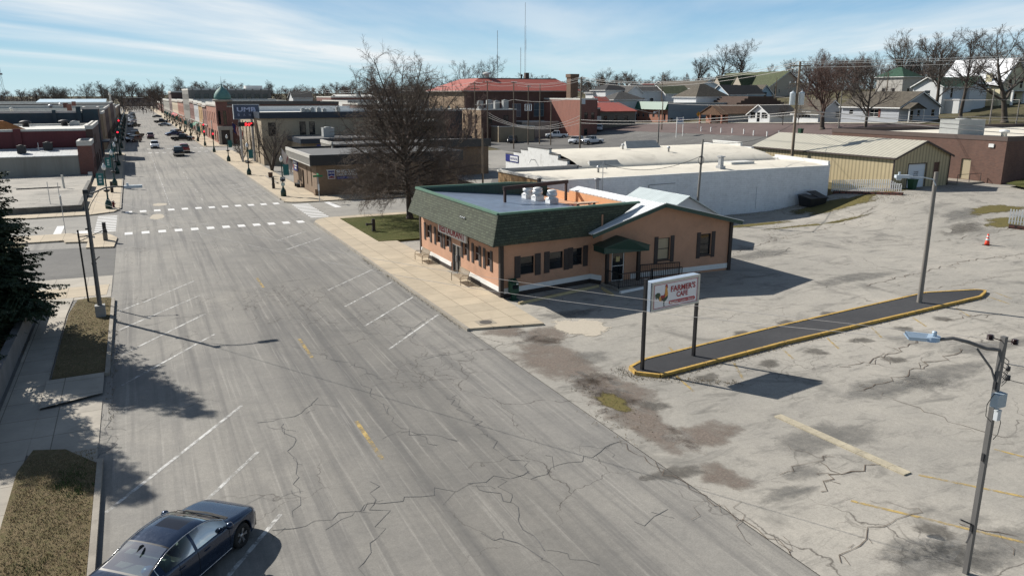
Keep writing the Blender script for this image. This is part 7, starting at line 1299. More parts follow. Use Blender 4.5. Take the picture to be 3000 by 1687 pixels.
# traffic signals
def signal(lab, x, y, h, reds):
    t = thing('traffic_signal', lab, 'traffic light', (x,y,.13)); q = MB(); q.lathe((x,y,.13), [(.3,0),(.3,.5),(.18,.9),(.11,1.1),(.08,h)], 10); obj('pole', q, GRN, t)
    for z in reds:
        q = MB(); q.box(x-.22,y-.5,z-1.0,x+.22,y-.2,z+.3); q.box(x-.05,y-.2,z-.3,x+.05,y,z-.2); hd = obj('signal_head', q, flat('signal_black', (.012,.013,.014)), t)
        for k,c in enumerate((None,(.05,.03,.0),(0,.04,.02))):
            q = MB(); q.tube([(x,y-.5,z+.08-.4*k),(x,y-.53,z+.08-.4*k)], .15, 12); obj('lens', q, glow('red_signal', (1.,.02,.04), 3.) if c is None else flat('lens_%d'%k, (c[0]+.02,c[1]+.02,c[2]+.02)), hd)
signal('traffic signal with two red lights at the dome building corner', 14.95,199.5,6.2,(5.0,3.4)); signal('traffic signal on a plain green pole at the near right corner of the second crossing', 14.9,176.4,6.6,(3.9,)); signal('traffic signal with a red light before the dark red building', -3.,176,5.2,(4.6,)); signal('farther traffic signal with a red light on the left kerb', -2.9,199,6.8,(6.2,))
# small street furniture
def bollard(lab, x, y, z, h, m1, m2, nm='bollard'): t = thing(nm, lab, 'bollard', (x,y,z)); q = MB(); q.box(x-.17,y-.17,z-.05,x+.17,y+.17,z+h*.45); obj('base', q, m1, t); q = MB(); q.box(x-.14,y-.14,z+h*.45,x+.14,y+.14,z+h); obj('cap', q, m2, t)
bollard('dark bollard with a grey foot on the near left corner walk', -3.11,72.2,.13,1.5,mat('bollard_grey', (.16,.15,.13)),BLK); bollard('dark bollard between the two near green lamps on the left walk', -3.27,108.4,.13,1.35,BROWN,BLK); bollard('dark bollard on the right walk before the insurance office', 15.6,103.8,.13,1.5,BROWN,BLK)
t = thing('fire_hydrant', 'dark red fire hydrant on the left street corner', 'hydrant', (-2.85,93.3,.13)); q = MB(); q.lathe((-2.85,93.3,.13), [(.17,0),(.17,.06),(.12,.08),(.12,.55),(.16,.58),(.14,.68),(.05,.78)], 10); obj('body', q, mat('hydrant_red', (.14,.012,.015), .5), t); q = MB(); q.tube([(-3.07,93.3,.55),(-2.63,93.3,.55)], .06, 8); obj('outlet', q, mat('hydrant_red', (.14,.012,.015)), t)
t = thing('road_sign', 'edge on road sign on a thin post beside the left crossing', 'road sign', (-6.45,78.,.13)); q = MB(); q.tube([(-6.45,78,0),(-6.45,78,3.4)], .035, 5); obj('post', q, STEEL, t); q = MB(); q.cbox((-6.45,77.95,2.95),.08,.75,.9); obj('plate', q, STEEL, t)
for x,y,lab in ((-9.0,96.4,'left one of two thin bare rods in the raised lot'),(-7.95,95.3,'right one of two thin bare rods in the raised lot')): q = MB(); q.tube([(x,y,.45),(x-.02,y,2.9)], .035, 5); tag(obj('rod', q, STEEL), lab, 'post')
q = MB(); q.tube([(-8.75,112.6,.45),(-8.8,112.6,2.1)], .13, 8); q.lathe((-8.8,112.6,2.1), [(.15,0),(.13,.06)], 8); tag(obj('bollard', q, COPE), 'thick pale leaning post in the raised gravel lot', 'bollard'); q = MB(); q.bar((-14,113.2,.55),(-9.2,113.4,.55),.16); tag(obj('timber', q, DKM), 'long dark timber lying across the raised lot', 'timber'); q = MB(); q.box(-6.75,129,.1,-6.2,129.9,.95); tag(obj('utility_box', q, COPE), 'small pale box at the corner of the red brick front', 'box')
q = MB(); q.lathe((17.2,116.4,.13), [(.26,0),(.33,.85),(.35,.9),(.3,.88)], 12); tag(obj('trash_can', q, mat('brown_can', (.07,.04,.03))), 'brown round trash can on the walk below the many stemmed tree', 'trash can')
q = MB(); q.box(16.9,109.5,.13,17.15,120,.3); tag(obj('planter_kerb', q, M_KERB), 'low concrete edging of the planting bed by the many stemmed tree', 'edging')
def mini_bench(lab, x, y, rz): 
    t = thing('bench', lab, 'bench', (x,y,.13), None, rz); q = MB(); q.box(-.75,-.22,.42,.75,.22,.47); obj('seat', q, BLK, t, local=True); q = MB(); q.box(-.75,.2,.47,.75,.25,.85); obj('backrest', q, BLK, t, local=True)
    for sx in (-.65,.65): obj('leg', MB().box(sx-.04,-.22,0,sx+.04,.24,.42), BLK, t, local=True)
mini_bench('dark bench against the insurance office wall', 18.75,104.4,-1.57); mini_bench('dark bench in the planting bed at the bank corner', 17.6,145.5,-1.57)
t = thing('street_name_sign', 'green street name blade on a thin post at the corner crossing', 'street sign', (18.35,88.8,.0)); q = MB(); q.tube([(18.35,88.8,0),(18.3,88.8,2.9)], .045, 5); obj('post', q, STEEL, t); q = MB(); q.box(17.75,88.78,2.9,18.85,88.82,3.1); q.box(18.28,88.3,3.12,18.32,89.3,3.3); obj('blade', q, mat('sign_green', (.01,.16,.06)), t); q = MB(); q.box(18.22,88.7,1.35,18.4,88.74,2.1); obj('plate', q, WHITE, t)
# flags
def flag(lab, base, tip, cols, name='flag'):
    t = thing(name, lab, 'flag', base); b = Vector(base); p = Vector(tip); q = MB(); q.tube([b,p], .035, 5); obj('staff', q, COPE, t); n = 8; dn = Vector((0,0,-1))
    for ci,(m_,f0,f1) in enumerate(cols):
        q = MB(); vs = []
        for i in range(n+1):
            u = i/n
            for f in (f0,f1): w = b.lerp(p, .25+.72*f); vs.append(w+dn*u*1.7+Vector((.10*math.sin(u*6+f*3),.12*math.cos(u*5+f*2),0)))
        q.add(vs, [(2*i,2*i+1,2*i+3,2*i+2) for i in range(n)]); obj('cloth', q, m_, t)
FR_, FW_, FB_ = mat('flag_red', (.30,.02,.03), .8), mat('flag_white', (.60,.60,.60), .8), mat('flag_blue', (.02,.025,.12), .8)
flag('red and white striped flag with a blue canton at the bank corner', (19.5,158,4.6),(16.9,157,6.9),[(FB_,.72,1.)]+[((FR_ if k%2 else FW_),.1*k*.72,.1*(k+1)*.72) for k in range(10)])
flag('white banner flag with dark round prints on the insurance office front', (19.2,107.5,2.6),(17.4,106.5,5.0),[(mat('flag_pale', (.62,.58,.58), .8),0.,.45),(mat('flag_rose', (.34,.16,.18), .8),.45,.55),(mat('flag_pale', (.62,.58,.58)),.55,1.)])
# fences, bins, cone, dumpster
def picket(lab, a, b, za, zb, taper):
    a = Vector((*a,hgt(*a)+za)); b = Vector((*b,hgt(*b)+zb)); t = thing('picket_fence', lab, 'fence', a); L_ = (b-a).length; n = int(L_/.21); d = (b-a).normalized(); nn = Vector((d.y,-d.x,0)).normalized(); q = MB(); 
    for k in range(n+1):
        p = a.lerp(b,k/n); h = 1.3*(1 if k < n*.82 else 1-taper*(k-n*.82)/(n*.18)); q.add([p-d*.055+nn*.02,p+d*.055+nn*.02,p+d*.055-nn*.02,p-d*.055-nn*.02]+[v+Vector((0,0,h-.07)) for v in (p-d*.055+nn*.02,p+d*.055+nn*.02,p+d*.055-nn*.02,p-d*.055-nn*.02)]+[p+Vector((0,0,h))], [(0,1,5,4),(1,2,6,5),(2,3,7,6),(3,0,4,7),(4,5,8),(5,6,8),(6,7,8),(7,4,8)])
    obj('pickets', q, WHITE, t); q = MB()
    for z in (.25,.75): q.bar(a+Vector((0,0,z))-nn*.04,b+Vector((0,0,z))-nn*.04,.03,.08)
    obj('rail', q, WHITE, t); return t
FA, FB2, FC = (69.3,61.6), (72.2,55.2), (68.3,41.3)
picket('long white picket fence on the brick bank before the beige metal building', FA, FB2, .15,.35,.5); picket('short white picket fence at the right edge of the lot', (68.2,41.1),(70.5,36.5),.35,.35,-.0)
def lattice(lab, a, b, z0, z1): q = MB(); za, zb = hgt(*a)+z1, hgt(*b)+z1; a = Vector((*a,za)); b = Vector((*b,zb)); d = (b-a).normalized(); nn = Vector((d.y,-d.x,0)); z0, z1 = -1., 0.; q.add([a+Vector((0,0,z0-.4)),b+Vector((0,0,z0-.4)),b+Vector((0,0,z1)),a+Vector((0,0,z1))], [(0,1,2,3)]); q.add([a-nn*.35+Vector((0,0,z0-.4)),b-nn*.35+Vector((0,0,z0-.4)),b-nn*.35+Vector((0,0,z1)),a-nn*.35+Vector((0,0,z1))], [(3,2,1,0)]); q.poly([a+Vector((0,0,z1)),b+Vector((0,0,z1)),b-nn*.35+Vector((0,0,z1)),a-nn*.35+Vector((0,0,z1))]); tag(obj('block_wall', q, brick('red_lattice_block', (.26,.10,.075), (.20,.075,.055), (.05,.035,.03), .34, .2, .2, .3, msize=.05)), lab, 'wall')
lattice('low red brown lattice block wall under the long picket fence', (69.0,61.2),(71.9,54.7),0,.3); lattice('low red brown lattice block wall under the short picket fence', (67.9,40.9),(70.3,36.2),0,.35)
t = thing('dumpster', 'black dumpster with a raised lid against the white block wall', 'dumpster', (64.3,59.6,.3)); z = .25; q = MB(); q.add([(63.3,58.9,z),(65.3,58.9,z),(65.3,60.3,z),(63.3,60.3,z),(63.1,58.7,z+1.15),(65.5,58.7,z+1.15),(65.5,60.5,z+1.3),(63.1,60.5,z+1.3)], [(3,2,1,0),(4,5,6,7),(0,1,5,4),(1,2,6,5),(2,3,7,6),(3,0,4,7)]); obj('bin', q, flat('black_plastic', (.014,.014,.015), .5), t)
for x0,x1,k in ((63.0,64.25,.12),(64.3,65.6,.4)): q = MB(); q.slab([(x0,58.6,z+1.17),(x1,58.6,z+1.17),(x1,60.5,z+1.32+k),(x0,60.5,z+1.32+k)], .06); obj('lid', q, flat('black_plastic', (.014,.014,.015)), t)
def cart(lab, x, y, m_): z = hgt(x,y); t = thing('trash_cart', lab, 'bin', (x,y,z)); q = MB(); q.add([(x-.28,y-.3,z+.05),(x+.28,y-.3,z+.05),(x+.28,y+.3,z+.05),(x-.28,y+.3,z+.05),(x-.36,y-.4,z+1.05),(x+.36,y-.4,z+1.05),(x+.36,y+.4,z+1.05),(x-.36,y+.4,z+1.05)], [(3,2,1,0),(4,5,6,7),(0,1,5,4),(1,2,6,5),(2,3,7,6),(3,0,4,7)]); obj('body', q, m_, t); q = MB(); q.box(x-.4,y-.45,z+1.05,x+.4,y+.45,z+1.14); obj('lid', q, m_, t)
GC = mat('green_plastic', (.012,.06,.03), .5, .1); cart('dark green wheeled trash cart beside the white garage door', 76.3,57.0,GC); x,y = pt(2355,150); cart('dark green trash cart on the brick street by the small white house', x,y,GC); x,y = pt(1969,224); cart('dark trash cart against the grey side wall of the green fronted store', x,y,BLK)
t = thing('traffic_cone', 'orange traffic cone with white bands standing in the lot', 'traffic cone', (61.6,38.6,hgt(61.6,38.6))); z = hgt(61.6,38.6)+.01; OR = mat('cone_orange', (.75,.055,.02), .6, .06); q = MB(); q.lathe((61.6,38.6,z+.04), [(.2,0),(.165,.2),(.06,.88),(.03,.9)], 14); obj('body', q, OR, t); q = MB(); q.box(61.35,38.35,z,61.85,38.85,z+.05); obj('base', q, BLK, t)
for a,b in ((.36,.52),(.62,.74)): q = MB(); r_ = lambda h_: .165-(h_-.2)*.105/.68+.006; q.lathe((61.6,38.6,z+.04), [(r_(a),a),(r_(b),b)], 14); obj('band', q, WHITE, t)
# signs by the bank lot and the brick street
x,y = pt(1987,172); z = hgt(x,y); t = thing('lot_sign', 'white lot sign with blue lettering on two posts by the brick street', 'sign', (x,y,z)); z2 = zrow(x,y,1987,345); z1 = zrow(x,y,1987,364)
for dx in (0,1.75): q = MB(); q.box(x+dx-.06,y-.06,z-.1,x+dx+.06,y+.06,z2+.1); obj('post', q, WHITE, t)
q = MB(); q.box(x+.08,y-.04,z1,x+1.67,y+.04,z2); b = obj('panel', q, WHITE, t); q = MB(); text(q, 'UMB', (x+.3,y-.05,z2-.5), (1,0,0), (0,0,1), 1.15, .33, bold=.05); obj('lettering', q, BLU, b); q = MB()
for k,(w,dz) in enumerate(((1.3,.75),(1.1,1.),(.7,1.25))): q.box(x+.87-w/2,y-.05,z2-dz,x+.87+w/2,y-.045,z2-dz+.14)
obj('blurred_lettering', q, mat('mid_blue_print', (.06,.16,.34)), b)
x,y = pt(2049,183); z = hgt(x,y); t = thing('warning_sign', 'orange yellow diamond pedestrian sign on a post before the grey wall', 'road sign', (x,y,z)); zc_ = zrow(x,y,2050,335); q = MB(); q.tube([(x,y,z),(x,y,zc_+.3)], .04, 5); obj('post', q, STEEL, t); q = MB(); q.add([(x,y-.05,zc_-.62),(x+.62,y-.05,zc_),(x,y-.05,zc_+.62),(x-.62,y-.05,zc_),(x,y-.02,zc_-.62),(x+.62,y-.02,zc_),(x,y-.02,zc_+.62),(x-.62,y-.02,zc_)], [(0,1,2,3),(7,6,5,4)]); b = obj('plate', q, mat('sign_amber', (.62,.27,.01), .6), t); q = MB(); q.lathe((x,y-.06,zc_+.22), [(.02,0),(.06,.05),(.06,.09),(.02,.14)], 6); q.bar((x,y-.07,zc_+.22),(x,y-.07,zc_-.05),.12,.02); q.bar((x,y-.07,zc_-.05),(x-.12,y-.07,zc_-.3),.05,.02); q.bar((x,y-.07,zc_-.05),(x+.12,y-.07,zc_-.3),.05,.02); obj('walker_symbol', q, BLK, b)
for i,(px,dep) in enumerate(((2060,176),(2089,173),(2119,169),(2152,166),(2187,162),(2216,158),(2256,154),(2291,152))):
    x,y = pt(px,dep); z = hgt(x,y); q = MB(); q.box(x-.09,y-.09,z,x+.09,y+.09,z+1.05); tag(obj('marker_post', q, WHITE if i else WHITE), 'white topped marker post along the brick street', 'post', 'row of white posts on the brick street')
# ---------------------------------------------------------------- vehicles
def pchip(pts):
    xs = [p[0] for p in pts]; ys = [p[1] for p in pts]; n = len(xs); d = [(ys[i+1]-ys[i])/(xs[i+1]-xs[i]) for i in range(n-1)]; m = [0]*n; m[0] = d[0]; m[-1] = d[-1]
    for i in range(1,n-1): m[i] = 0 if d[i-1]*d[i] <= 0 else 2*d[i-1]*d[i]/(d[i-1]+d[i])
    def f(x):
        if x <= xs[0]: return ys[0]
        if x >= xs[-1]: return ys[-1]
        i = max(k for k in range(n-1) if xs[k] <= x); h = xs[i+1]-xs[i]; t = (x-xs[i])/h
        return (2*t**3-3*t*t+1)*ys[i]+(t**3-2*t*t+t)*h*m[i]+(-2*t**3+3*t*t)*ys[i+1]+(t**3-t*t)*h*m[i+1]
    return f
def lin(pts):
    def f(x):
        if x <= pts[0][0]: return pts[0][1]
        for (a,b),(c,d) in zip(pts,pts[1:]):
            if x <= c: return b+(d-b)*(x-a)/(c-a) if c > a else d
        return pts[-1][1]
    return f
SPEC = {
 'sedan': dict(L=(-2.45,2.45), top=pchip([(-2.45,.80),(-2.40,1.0),(-2.2,1.075),(-1.85,1.09),(-1.45,1.2),(-.9,1.385),(-.35,1.44),(.1,1.43),(.45,1.36),(.85,1.16),(1.15,1.0),(1.35,.965),(1.9,.88),(2.25,.77),(2.40,.66),(2.45,.55)]), belt=pchip([(-2.45,.72),(-2.3,.98),(-1.6,1.0),(0,.93),(1.2,.92),(1.9,.83),(2.3,.70),(2.45,.5)]), wb=pchip([(-2.45,.62),(-2.35,.78),(-2.0,.89),(-1.2,.925),(0,.93),(1.4,.925),(2.0,.88),(2.3,.74),(2.45,.50)]), wt=pchip([(-2.45,.5),(-2.3,.72),(-1.9,.68),(-1.4,.60),(-.9,.57),(0,.58),(.5,.60),(1.1,.70),(1.5,.74),(2.1,.68),(2.45,.42)]), sill=.2, wheels=(-1.42,1.46), wr=.345, side=(-1.35,.95), ws=(.38,1.12), rw=(-1.72,-.92), pil=(-.28,)),
 'suv': dict(L=(-2.35,2.35), top=pchip([(-2.35,.9),(-2.33,1.2),(-2.1,1.62),(-1.8,1.72),(-.6,1.76),(.4,1.73),(.75,1.6),(1.2,1.18),(1.35,1.1),(2.0,1.03),(2.25,.93),(2.35,.7)]), belt=pchip([(-2.35,.85),(-2.2,1.08),(0,1.05),(1.3,1.03),(2.0,.96),(2.35,.62)]), wb=pchip([(-2.35,.78),(-2.2,.9),(-1.2,.95),(1.4,.95),(2.1,.88),(2.35,.66)]), wt=pchip([(-2.35,.66),(-2.1,.68),(-1,.70),(.5,.70),(1.2,.76),(2,.72),(2.35,.55)]), sill=.3, wheels=(-1.38,1.42), wr=.37, side=(-2.0,1.05), ws=(.5,1.22), rw=(-2.32,-2.1), pil=(-1.1,-.1)),
 'pickup': dict(L=(-2.9,2.9), top=lin([(-2.9,1.02),(-.80,1.10),(-.79,1.12),(-.72,1.84),(.55,1.88),(.85,1.8),(1.42,1.26),(1.55,1.2),(2.6,1.1),(2.85,1.0),(2.9,.8)]), belt=lin([(-2.9,1.02),(-.8,1.10),(1.5,1.10),(2.6,1.02),(2.9,.72)]), wb=pchip([(-2.9,.94),(-2.6,.97),(1.8,.98),(2.6,.94),(2.9,.8)]), wt=lin([(-2.9,.9),(-.8,.9),(-.72,.72),(.6,.72),(1.42,.8),(2.6,.78),(2.9,.66)]), sill=.42, wheels=(-1.75,1.85), wr=.41, side=(-.6,1.2), ws=(.65,1.42), rw=(-.785,-.73), pil=(-.05,), bed=(-2.86,-.80)),
}
TYRE = mat('tyre_rubber', (.014,.014,.014), .85, .2, 6.); RIM = mat('alloy_rim', (.42,.42,.43), .3, .08, 4., .8); RIMD = mat('dark_rim', (.05,.05,.055), .4, .1); HEADL = mat('headlight_lens', (.55,.57,.60), .1, .05); TAILL = mat('tail_light_red', (.30,.012,.015), .15, .1); CHR = mat('chrome_trim', (.62,.62,.63), .12, .03, 3., 1.); TRIMB = flat('black_trim', (.012,.012,.013), .45)
CARG = glass('car_glass', (.012,.016,.017), .03)
def clear_glass():
    m, nt, bs = nodes('tinted_car_glass'); g = NT(nt); nt.nodes.remove(bs); out = [n for n in nt.nodes if n.type == 'OUTPUT_MATERIAL'][0]
    tr = g.n('BsdfTransparent'); tr.inputs[0].default_value = (.50,.60,.56,1); gl = g.n('BsdfGlossy'); gl.inputs['Roughness'].default_value = .04; fr = g.n('Fresnel'); fr.inputs[0].default_value = 1.5
    mx = g.n('MixShader'); k = g.math('ADD', g.math('MULTIPLY', fr.outputs[0], .6), .01, True); g.L(k, mx.inputs[0]); g.L(tr.outputs[0], mx.inputs[1]); g.L(gl.outputs[0], mx.inputs[2]); g.L(mx.outputs[0], out.inputs[0]); return m
def section(S, x):
    tz, bz, wb, wt = S['top'](x), S['belt'](x), S['wb'](x), S['wt'](x); bz = min(bz, tz-.03); sill = S['sill']+ (.10*max(0,(abs(x)-S['L'][1]+.35)/.35))
    arch = 0
    for xw in S['wheels']:
        ra = S['wr']*1.17
        if abs(x-xw) < ra: arch = max(arch, S['wr']+math.sqrt(ra*ra-(x-xw)**2)-.0)
    z0 = max(sill, arch); z1 = max(z0+.02, sill+.13); z2 = max(z1+.03, (sill+bz)*.52); z3 = max(z2+.03, bz-.09); z4 = max(z3+.02,bz)
    wt = min(wt, wb-.06); h = tz-z4; bed = S.get('bed'); P = [(wb*.96,z0),(wb*.99,z1),(wb,z2),(wb*.985,z3),(wb*.955,z4)]
    if bed and bed[0] < x < bed[1]: P += [(wb*.95,z4+.01),(wb*.94,z4+.015),(wb*.90,z4+.015),(wb*.87,z4),(wb*.86,.68),(0,.68)]
    else:
        ww = wb*.945
        P += [(ww+(wt-ww)*.06,z4+h*.06),(ww+(wt-ww)*.48+.025,z4+h*.5),(ww+(wt-ww)*.9+.012,z4+h*.88),(wt,tz-min(.035,h*.07)),(wt*.62,tz-min(.008,h*.03)),(0,tz)]
    return P
def make_car(kind, label, cat, name, paintm, fine=False, rim=RIM, group=None, near=False):
    S = SPEC[kind]; x0,x1 = S['L']; N = 92 if fine else 44; xs = {round(x0+(x1-x0)*i/N,4) for i in range(N+1)}
    for k in ('side','ws','rw'): xs |= {S[k][0],S[k][1],S[k][0]-.06,S[k][1]+.05}
    for p in S['pil']: xs |= {p-.05,p+.05}
    for xw in S['wheels']: xs |= {xw-S['wr']*1.165,xw+S['wr']*1.165}
    if 'bed' in S: xs |= {S['bed'][0],S['bed'][0]+.005,S['bed'][1],S['bed'][1]-.005}
    xs |= {x0+.03,x0+.08,x1-.03,x1-.08}; xs = sorted(xs); secs = [section(S,x) for x in xs]; nr = 11; full = 2*nr-1
    V = []
    for x,P in zip(xs,secs):
        V += [(x,p[0],p[1]) for p in P]+[(x,-p[0],p[1]) for p in reversed(P[:-1])]
    t = thing(name, label, cat, (0,0,0), group); parts = {}
    cl = clear_glass_m if near else CARG
    for i in range(len(xs)-1):
        xm = (xs[i]+xs[i+1])/2
        for j in range(full-1):
            r = j if j < nr-1 else full-2-j; sd = 'l' if j < nr-1 else 'r'; k = 'body'
            if 5 <= r <= 6 and S['side'][0] < xm < S['side'][1] and not any(abs(xm-p) < .05 for p in S['pil']) and S['top'](xm)-S['belt'](xm) > .1:
                k = 'window_'+sd+str(sum(xm > p for p in S['pil']))
            elif r >= 8 and S['ws'][0] < xm < S['ws'][1]: k = 'windshield'
            elif r >= 8 and S['rw'][0] < xm < S['rw'][1]: k = 'rear_window'
            elif r in (2,3) and xm > x1-.30: k = 'headlight_'+sd if r == 3 or kind != 'sedan' else 'body'
            elif r in (2,3) and xm < x0+.16: k = 'tail_light_'+sd
            elif near and r >= 7 and (S['rw'][0]-.06 < xm < S['rw'][0] or S['rw'][1] < xm < S['rw'][1]+.05 or (r == 7 and S['rw'][0] < xm < S['rw'][1]-.3)) : k = 'surround'
            elif near and r == 9 and -.28 < xm < .36 : k = 'sunroof'
            parts.setdefault(k, []).append((i*full+j,(i+1)*full+j,(i+1)*full+j+1,i*full+j+1))
    parts['body'].append(tuple(range(full))[::1]); parts['body'].append(tuple((len(xs)-1)*full+j for j in range(full-1,-1,-1)))
    nm = {'window':'window','windshield':'windshield','rear':'rear_window','headlight':'headlight','tail':'tail_light','sunroof':'sunroof','surround':'window_surround'}
    for k,fs in parts.items():
        q = MB(); used = sorted({v for f in fs for v in f}); ix = {v:n for n,v in enumerate(used)}; q.add([V[v] for v in used], [tuple(ix[v] for v in f) for f in fs], True)
        m_ = paintm if k == 'body' else HEADL if k[0] == 'h' else TAILL if k[0] == 't' else (mat('dark_sunroof', (.012,.012,.016), .08, .1) if k == 'sunroof' else TRIMB if k == 'surround' else cl)
        obj('body' if k == 'body' else nm[k.split('_')[0]], q, m_, t, local=True)
    q = MB(); q.box(x0+.2,-.78,.22,x1-.2,.78,.62); obj('underbody', q, TRIMB, t, local=True)
    fx = x1-.005; q = MB(); w = S['wb'](x1-.02)*.8; zt = S['belt'](x1-.05)
    q.box(x1-.12,-w*.8,S['sill']+.12,x1+.012,w*.8,S['sill']+.34); q.box(x0-.012,-w,S['sill']+.06,x0+.1,w,S['sill']+.2)
    if kind == 'pickup': q.box(x1-.05,-.6,.68,x1+.02,.6,.95)
    obj('bumper_trim', q, TRIMB, t, local=True)
    if kind == 'pickup': q = MB(); q.box(x1-.1,-.95,.45,x1+.06,.95,.62); q.box(x0-.08,-.9,.48,x0+.05,.9,.62); obj('bumper', q, CHR, t, local=True)
    for sx in S['wheels']:
        for sy in (-1,1):
            yy = sy*(S['wb'](sx)-.13); wr = S['wr']; q = MB(); n = 20 if fine else 14; M_ = Matrix.Translation((sx,yy,wr))@Matrix.Rotation(-sy*math.pi/2,4,'X'); q.M = M_
            q.lathe((0,0,-.11), [(wr*.62,0),(wr*.93,.0),(wr,.04),(wr,.18),(wr*.95,.215),(wr*.66,.22),(wr*.64,.19)], n); wo_ = obj('wheel', q, TYRE, t, local=True)
            q = MB(M_); q.lathe((0,0,-.02), [(wr*.64,.0),(wr*.64,.095),(wr*.6,.10),(wr*.57,.06)], n) ; rm = q
            ns = 5 if near else 6
            for k in range(ns):
                for e in ((-.14,.14) if near else (0,)):
                    a = 2*math.pi*k/ns; ca,sa = math.cos(a),math.sin(a); ca2,sa2 = math.cos(a+e),math.sin(a+e); rm.bar((.05*ca,.05*sa,.075),(wr*.6*ca2,wr*.6*sa2,.085),.035 if near else .07,.03)
            rm.lathe((0,0,.05), [(.07,0),(.07,.045),(.03,.055)], 8); obj('rim', rm, rim, wo_, local=True)
            q = MB(M_); q.lathe((0,0,-.04), [(wr*.6,0),(wr*.6,.03)], n); obj('hub_back', q, TRIMB, wo_, local=True)
    for sy in (-1,1):
        xm_ = S['side'][1]-.12; q = MB(); q.lathe((xm_,sy*(S['wb'](xm_)+.09),S['belt'](xm_)+.02), [(.02,0),(.09,.03),(.11,.09),(.08,.16),(.02,.18)], 8); q.bar((xm_,sy*(S['wb'](xm_)-.08),S['belt'](xm_)+.04),(xm_,sy*(S['wb'](xm_)+.1),S['belt'](xm_)+.06),.05); obj('mirror', q, paintm, t, local=True)
    if fine:
        for sy in (-1,1):
            def sp_(x,j): p = section(S,x)[j]; return Vector((x,sy*(p[0]+.004),p[1]))
            for xs_ in ((-1.02,) if 0 else (S['pil'][0],S['side'][1]-.02,S['side'][0]+.42)):
                q = MB(); q.tube([sp_(xs_-.0,1),sp_(xs_-.0,2),sp_(xs_,3),sp_(xs_,4)], .006, 4); obj('door_seam', q, TRIMB, t, local=True)
            for xh in (S['pil'][0]+.22-.0,S['side'][0]+.38):
                q = MB(); a = sp_(xh,3)+Vector((0,sy*.02,-.03)); b = sp_(xh+.2,3)+Vector((0,sy*.02,-.03)); q.tube([a-Vector((0,sy*.02,0)),a+Vector((.02,0,0)),b,b+Vector((.02,-sy*.02,0))], .014, 5); obj('door_handle', q, paintm, t, local=True)
            q = MB(); X_ = [S['side'][0]-.16+ (S['side'][1]-S['side'][0]+.16)*i/24 for i in range(25)]; q.tube([sp_(x,7)+Vector((0,sy*.012,.012)) for x in X_], .012, 5); q.tube([sp_(S['side'][0]-.16,7)+Vector((0,sy*.012,.01)),sp_(S['side'][0]-.2,5)+Vector((0,sy*.008,0)),sp_(S['side'][0]-.1,5)+Vector((0,sy*.008,0))], .012, 5); obj('chrome_trim', q, CHR, t, local=True)
            q = MB(); q.tube([sp_(x,1)+Vector((0,sy*.006,-.04)) for x in (-.95,-.5,0,.5,.95)], .012, 5); obj('sill_trim', q, CHR, t, local=True)
    return t
clear_glass_m = clear_glass()
# the near sedan
NAVYP = paint('dark_blue_metallic_paint', (.018,.034,.070), .22, .5, .6)
t = make_car('sedan', 'dark blue sedan with sunroof parked across the angled bays in the foreground', 'car', 'parked_car', NAVYP, True, RIM, near=True)
q = MB(); q.add([(-1.28,-.012,1.37),(-1.02,-.012,1.385),(-1.06,0,1.45),(-1.16,0,1.475),(-1.28,.012,1.37),(-1.02,.012,1.385)], [(0,1,2,3),(5,4,3,2),(0,3,4),(1,5,2)]); obj('antenna_fin', q, TRIMB, t, local=True)
SEAT = mat('pale_grey_seat', (.30,.30,.29), .8, .1); q = MB(); q.box(-1.75,-.6,.93,-1.2,.6,.97); obj('parcel_shelf', q, SEAT, t, local=True)
for x,y,w in ((-.95,0,1.2),(.05,-.38,.5),(.05,.38,.5)): q = MB(); q.box(x-.12,y-w/2,.6,x+.08,y+w/2,1.12); q.box(x-.02,y-w/2,.5,x+.5,y+w/2,.66); obj('seat', q, SEAT, t, local=True)
q = MB(); q.box(-1.2,-.8,.3,1.1,.8,.45); q.box(.75,-.75,.6,1.15,.75,.93); obj('interior', q, flat('dark_interior', (.02,.02,.022)), t, local=True)
q = MB(); q.lathe((-1.42,-.42,.97), [(.05,0),(.15,.03),(.17,.09),(.11,.15),(.03,.17)], 9); obj('blue_bag', q, mat('blue_plastic_bag', (.02,.20,.55), .35, .4, 9.), t, local=True)
q = MB(); S = SPEC['sedan']
for k in range(5): q.tube([(1.14+.02*k,-.68+.0*k,1.0),(1.18+.02*k,0,1.02),(1.14+.02*k,.68,1.0)], .008, 4)
for y in (-.35,.3): q.tube([(1.12,y,1.03),(1.0,y+.3,1.1),(.96,y+.42,1.12)], .01, 4)
obj('wiper_cowl', q, TRIMB, t, local=True)
t.location = (-.15,19.55,.0); t.rotation_euler = (0,0,R(47.5))
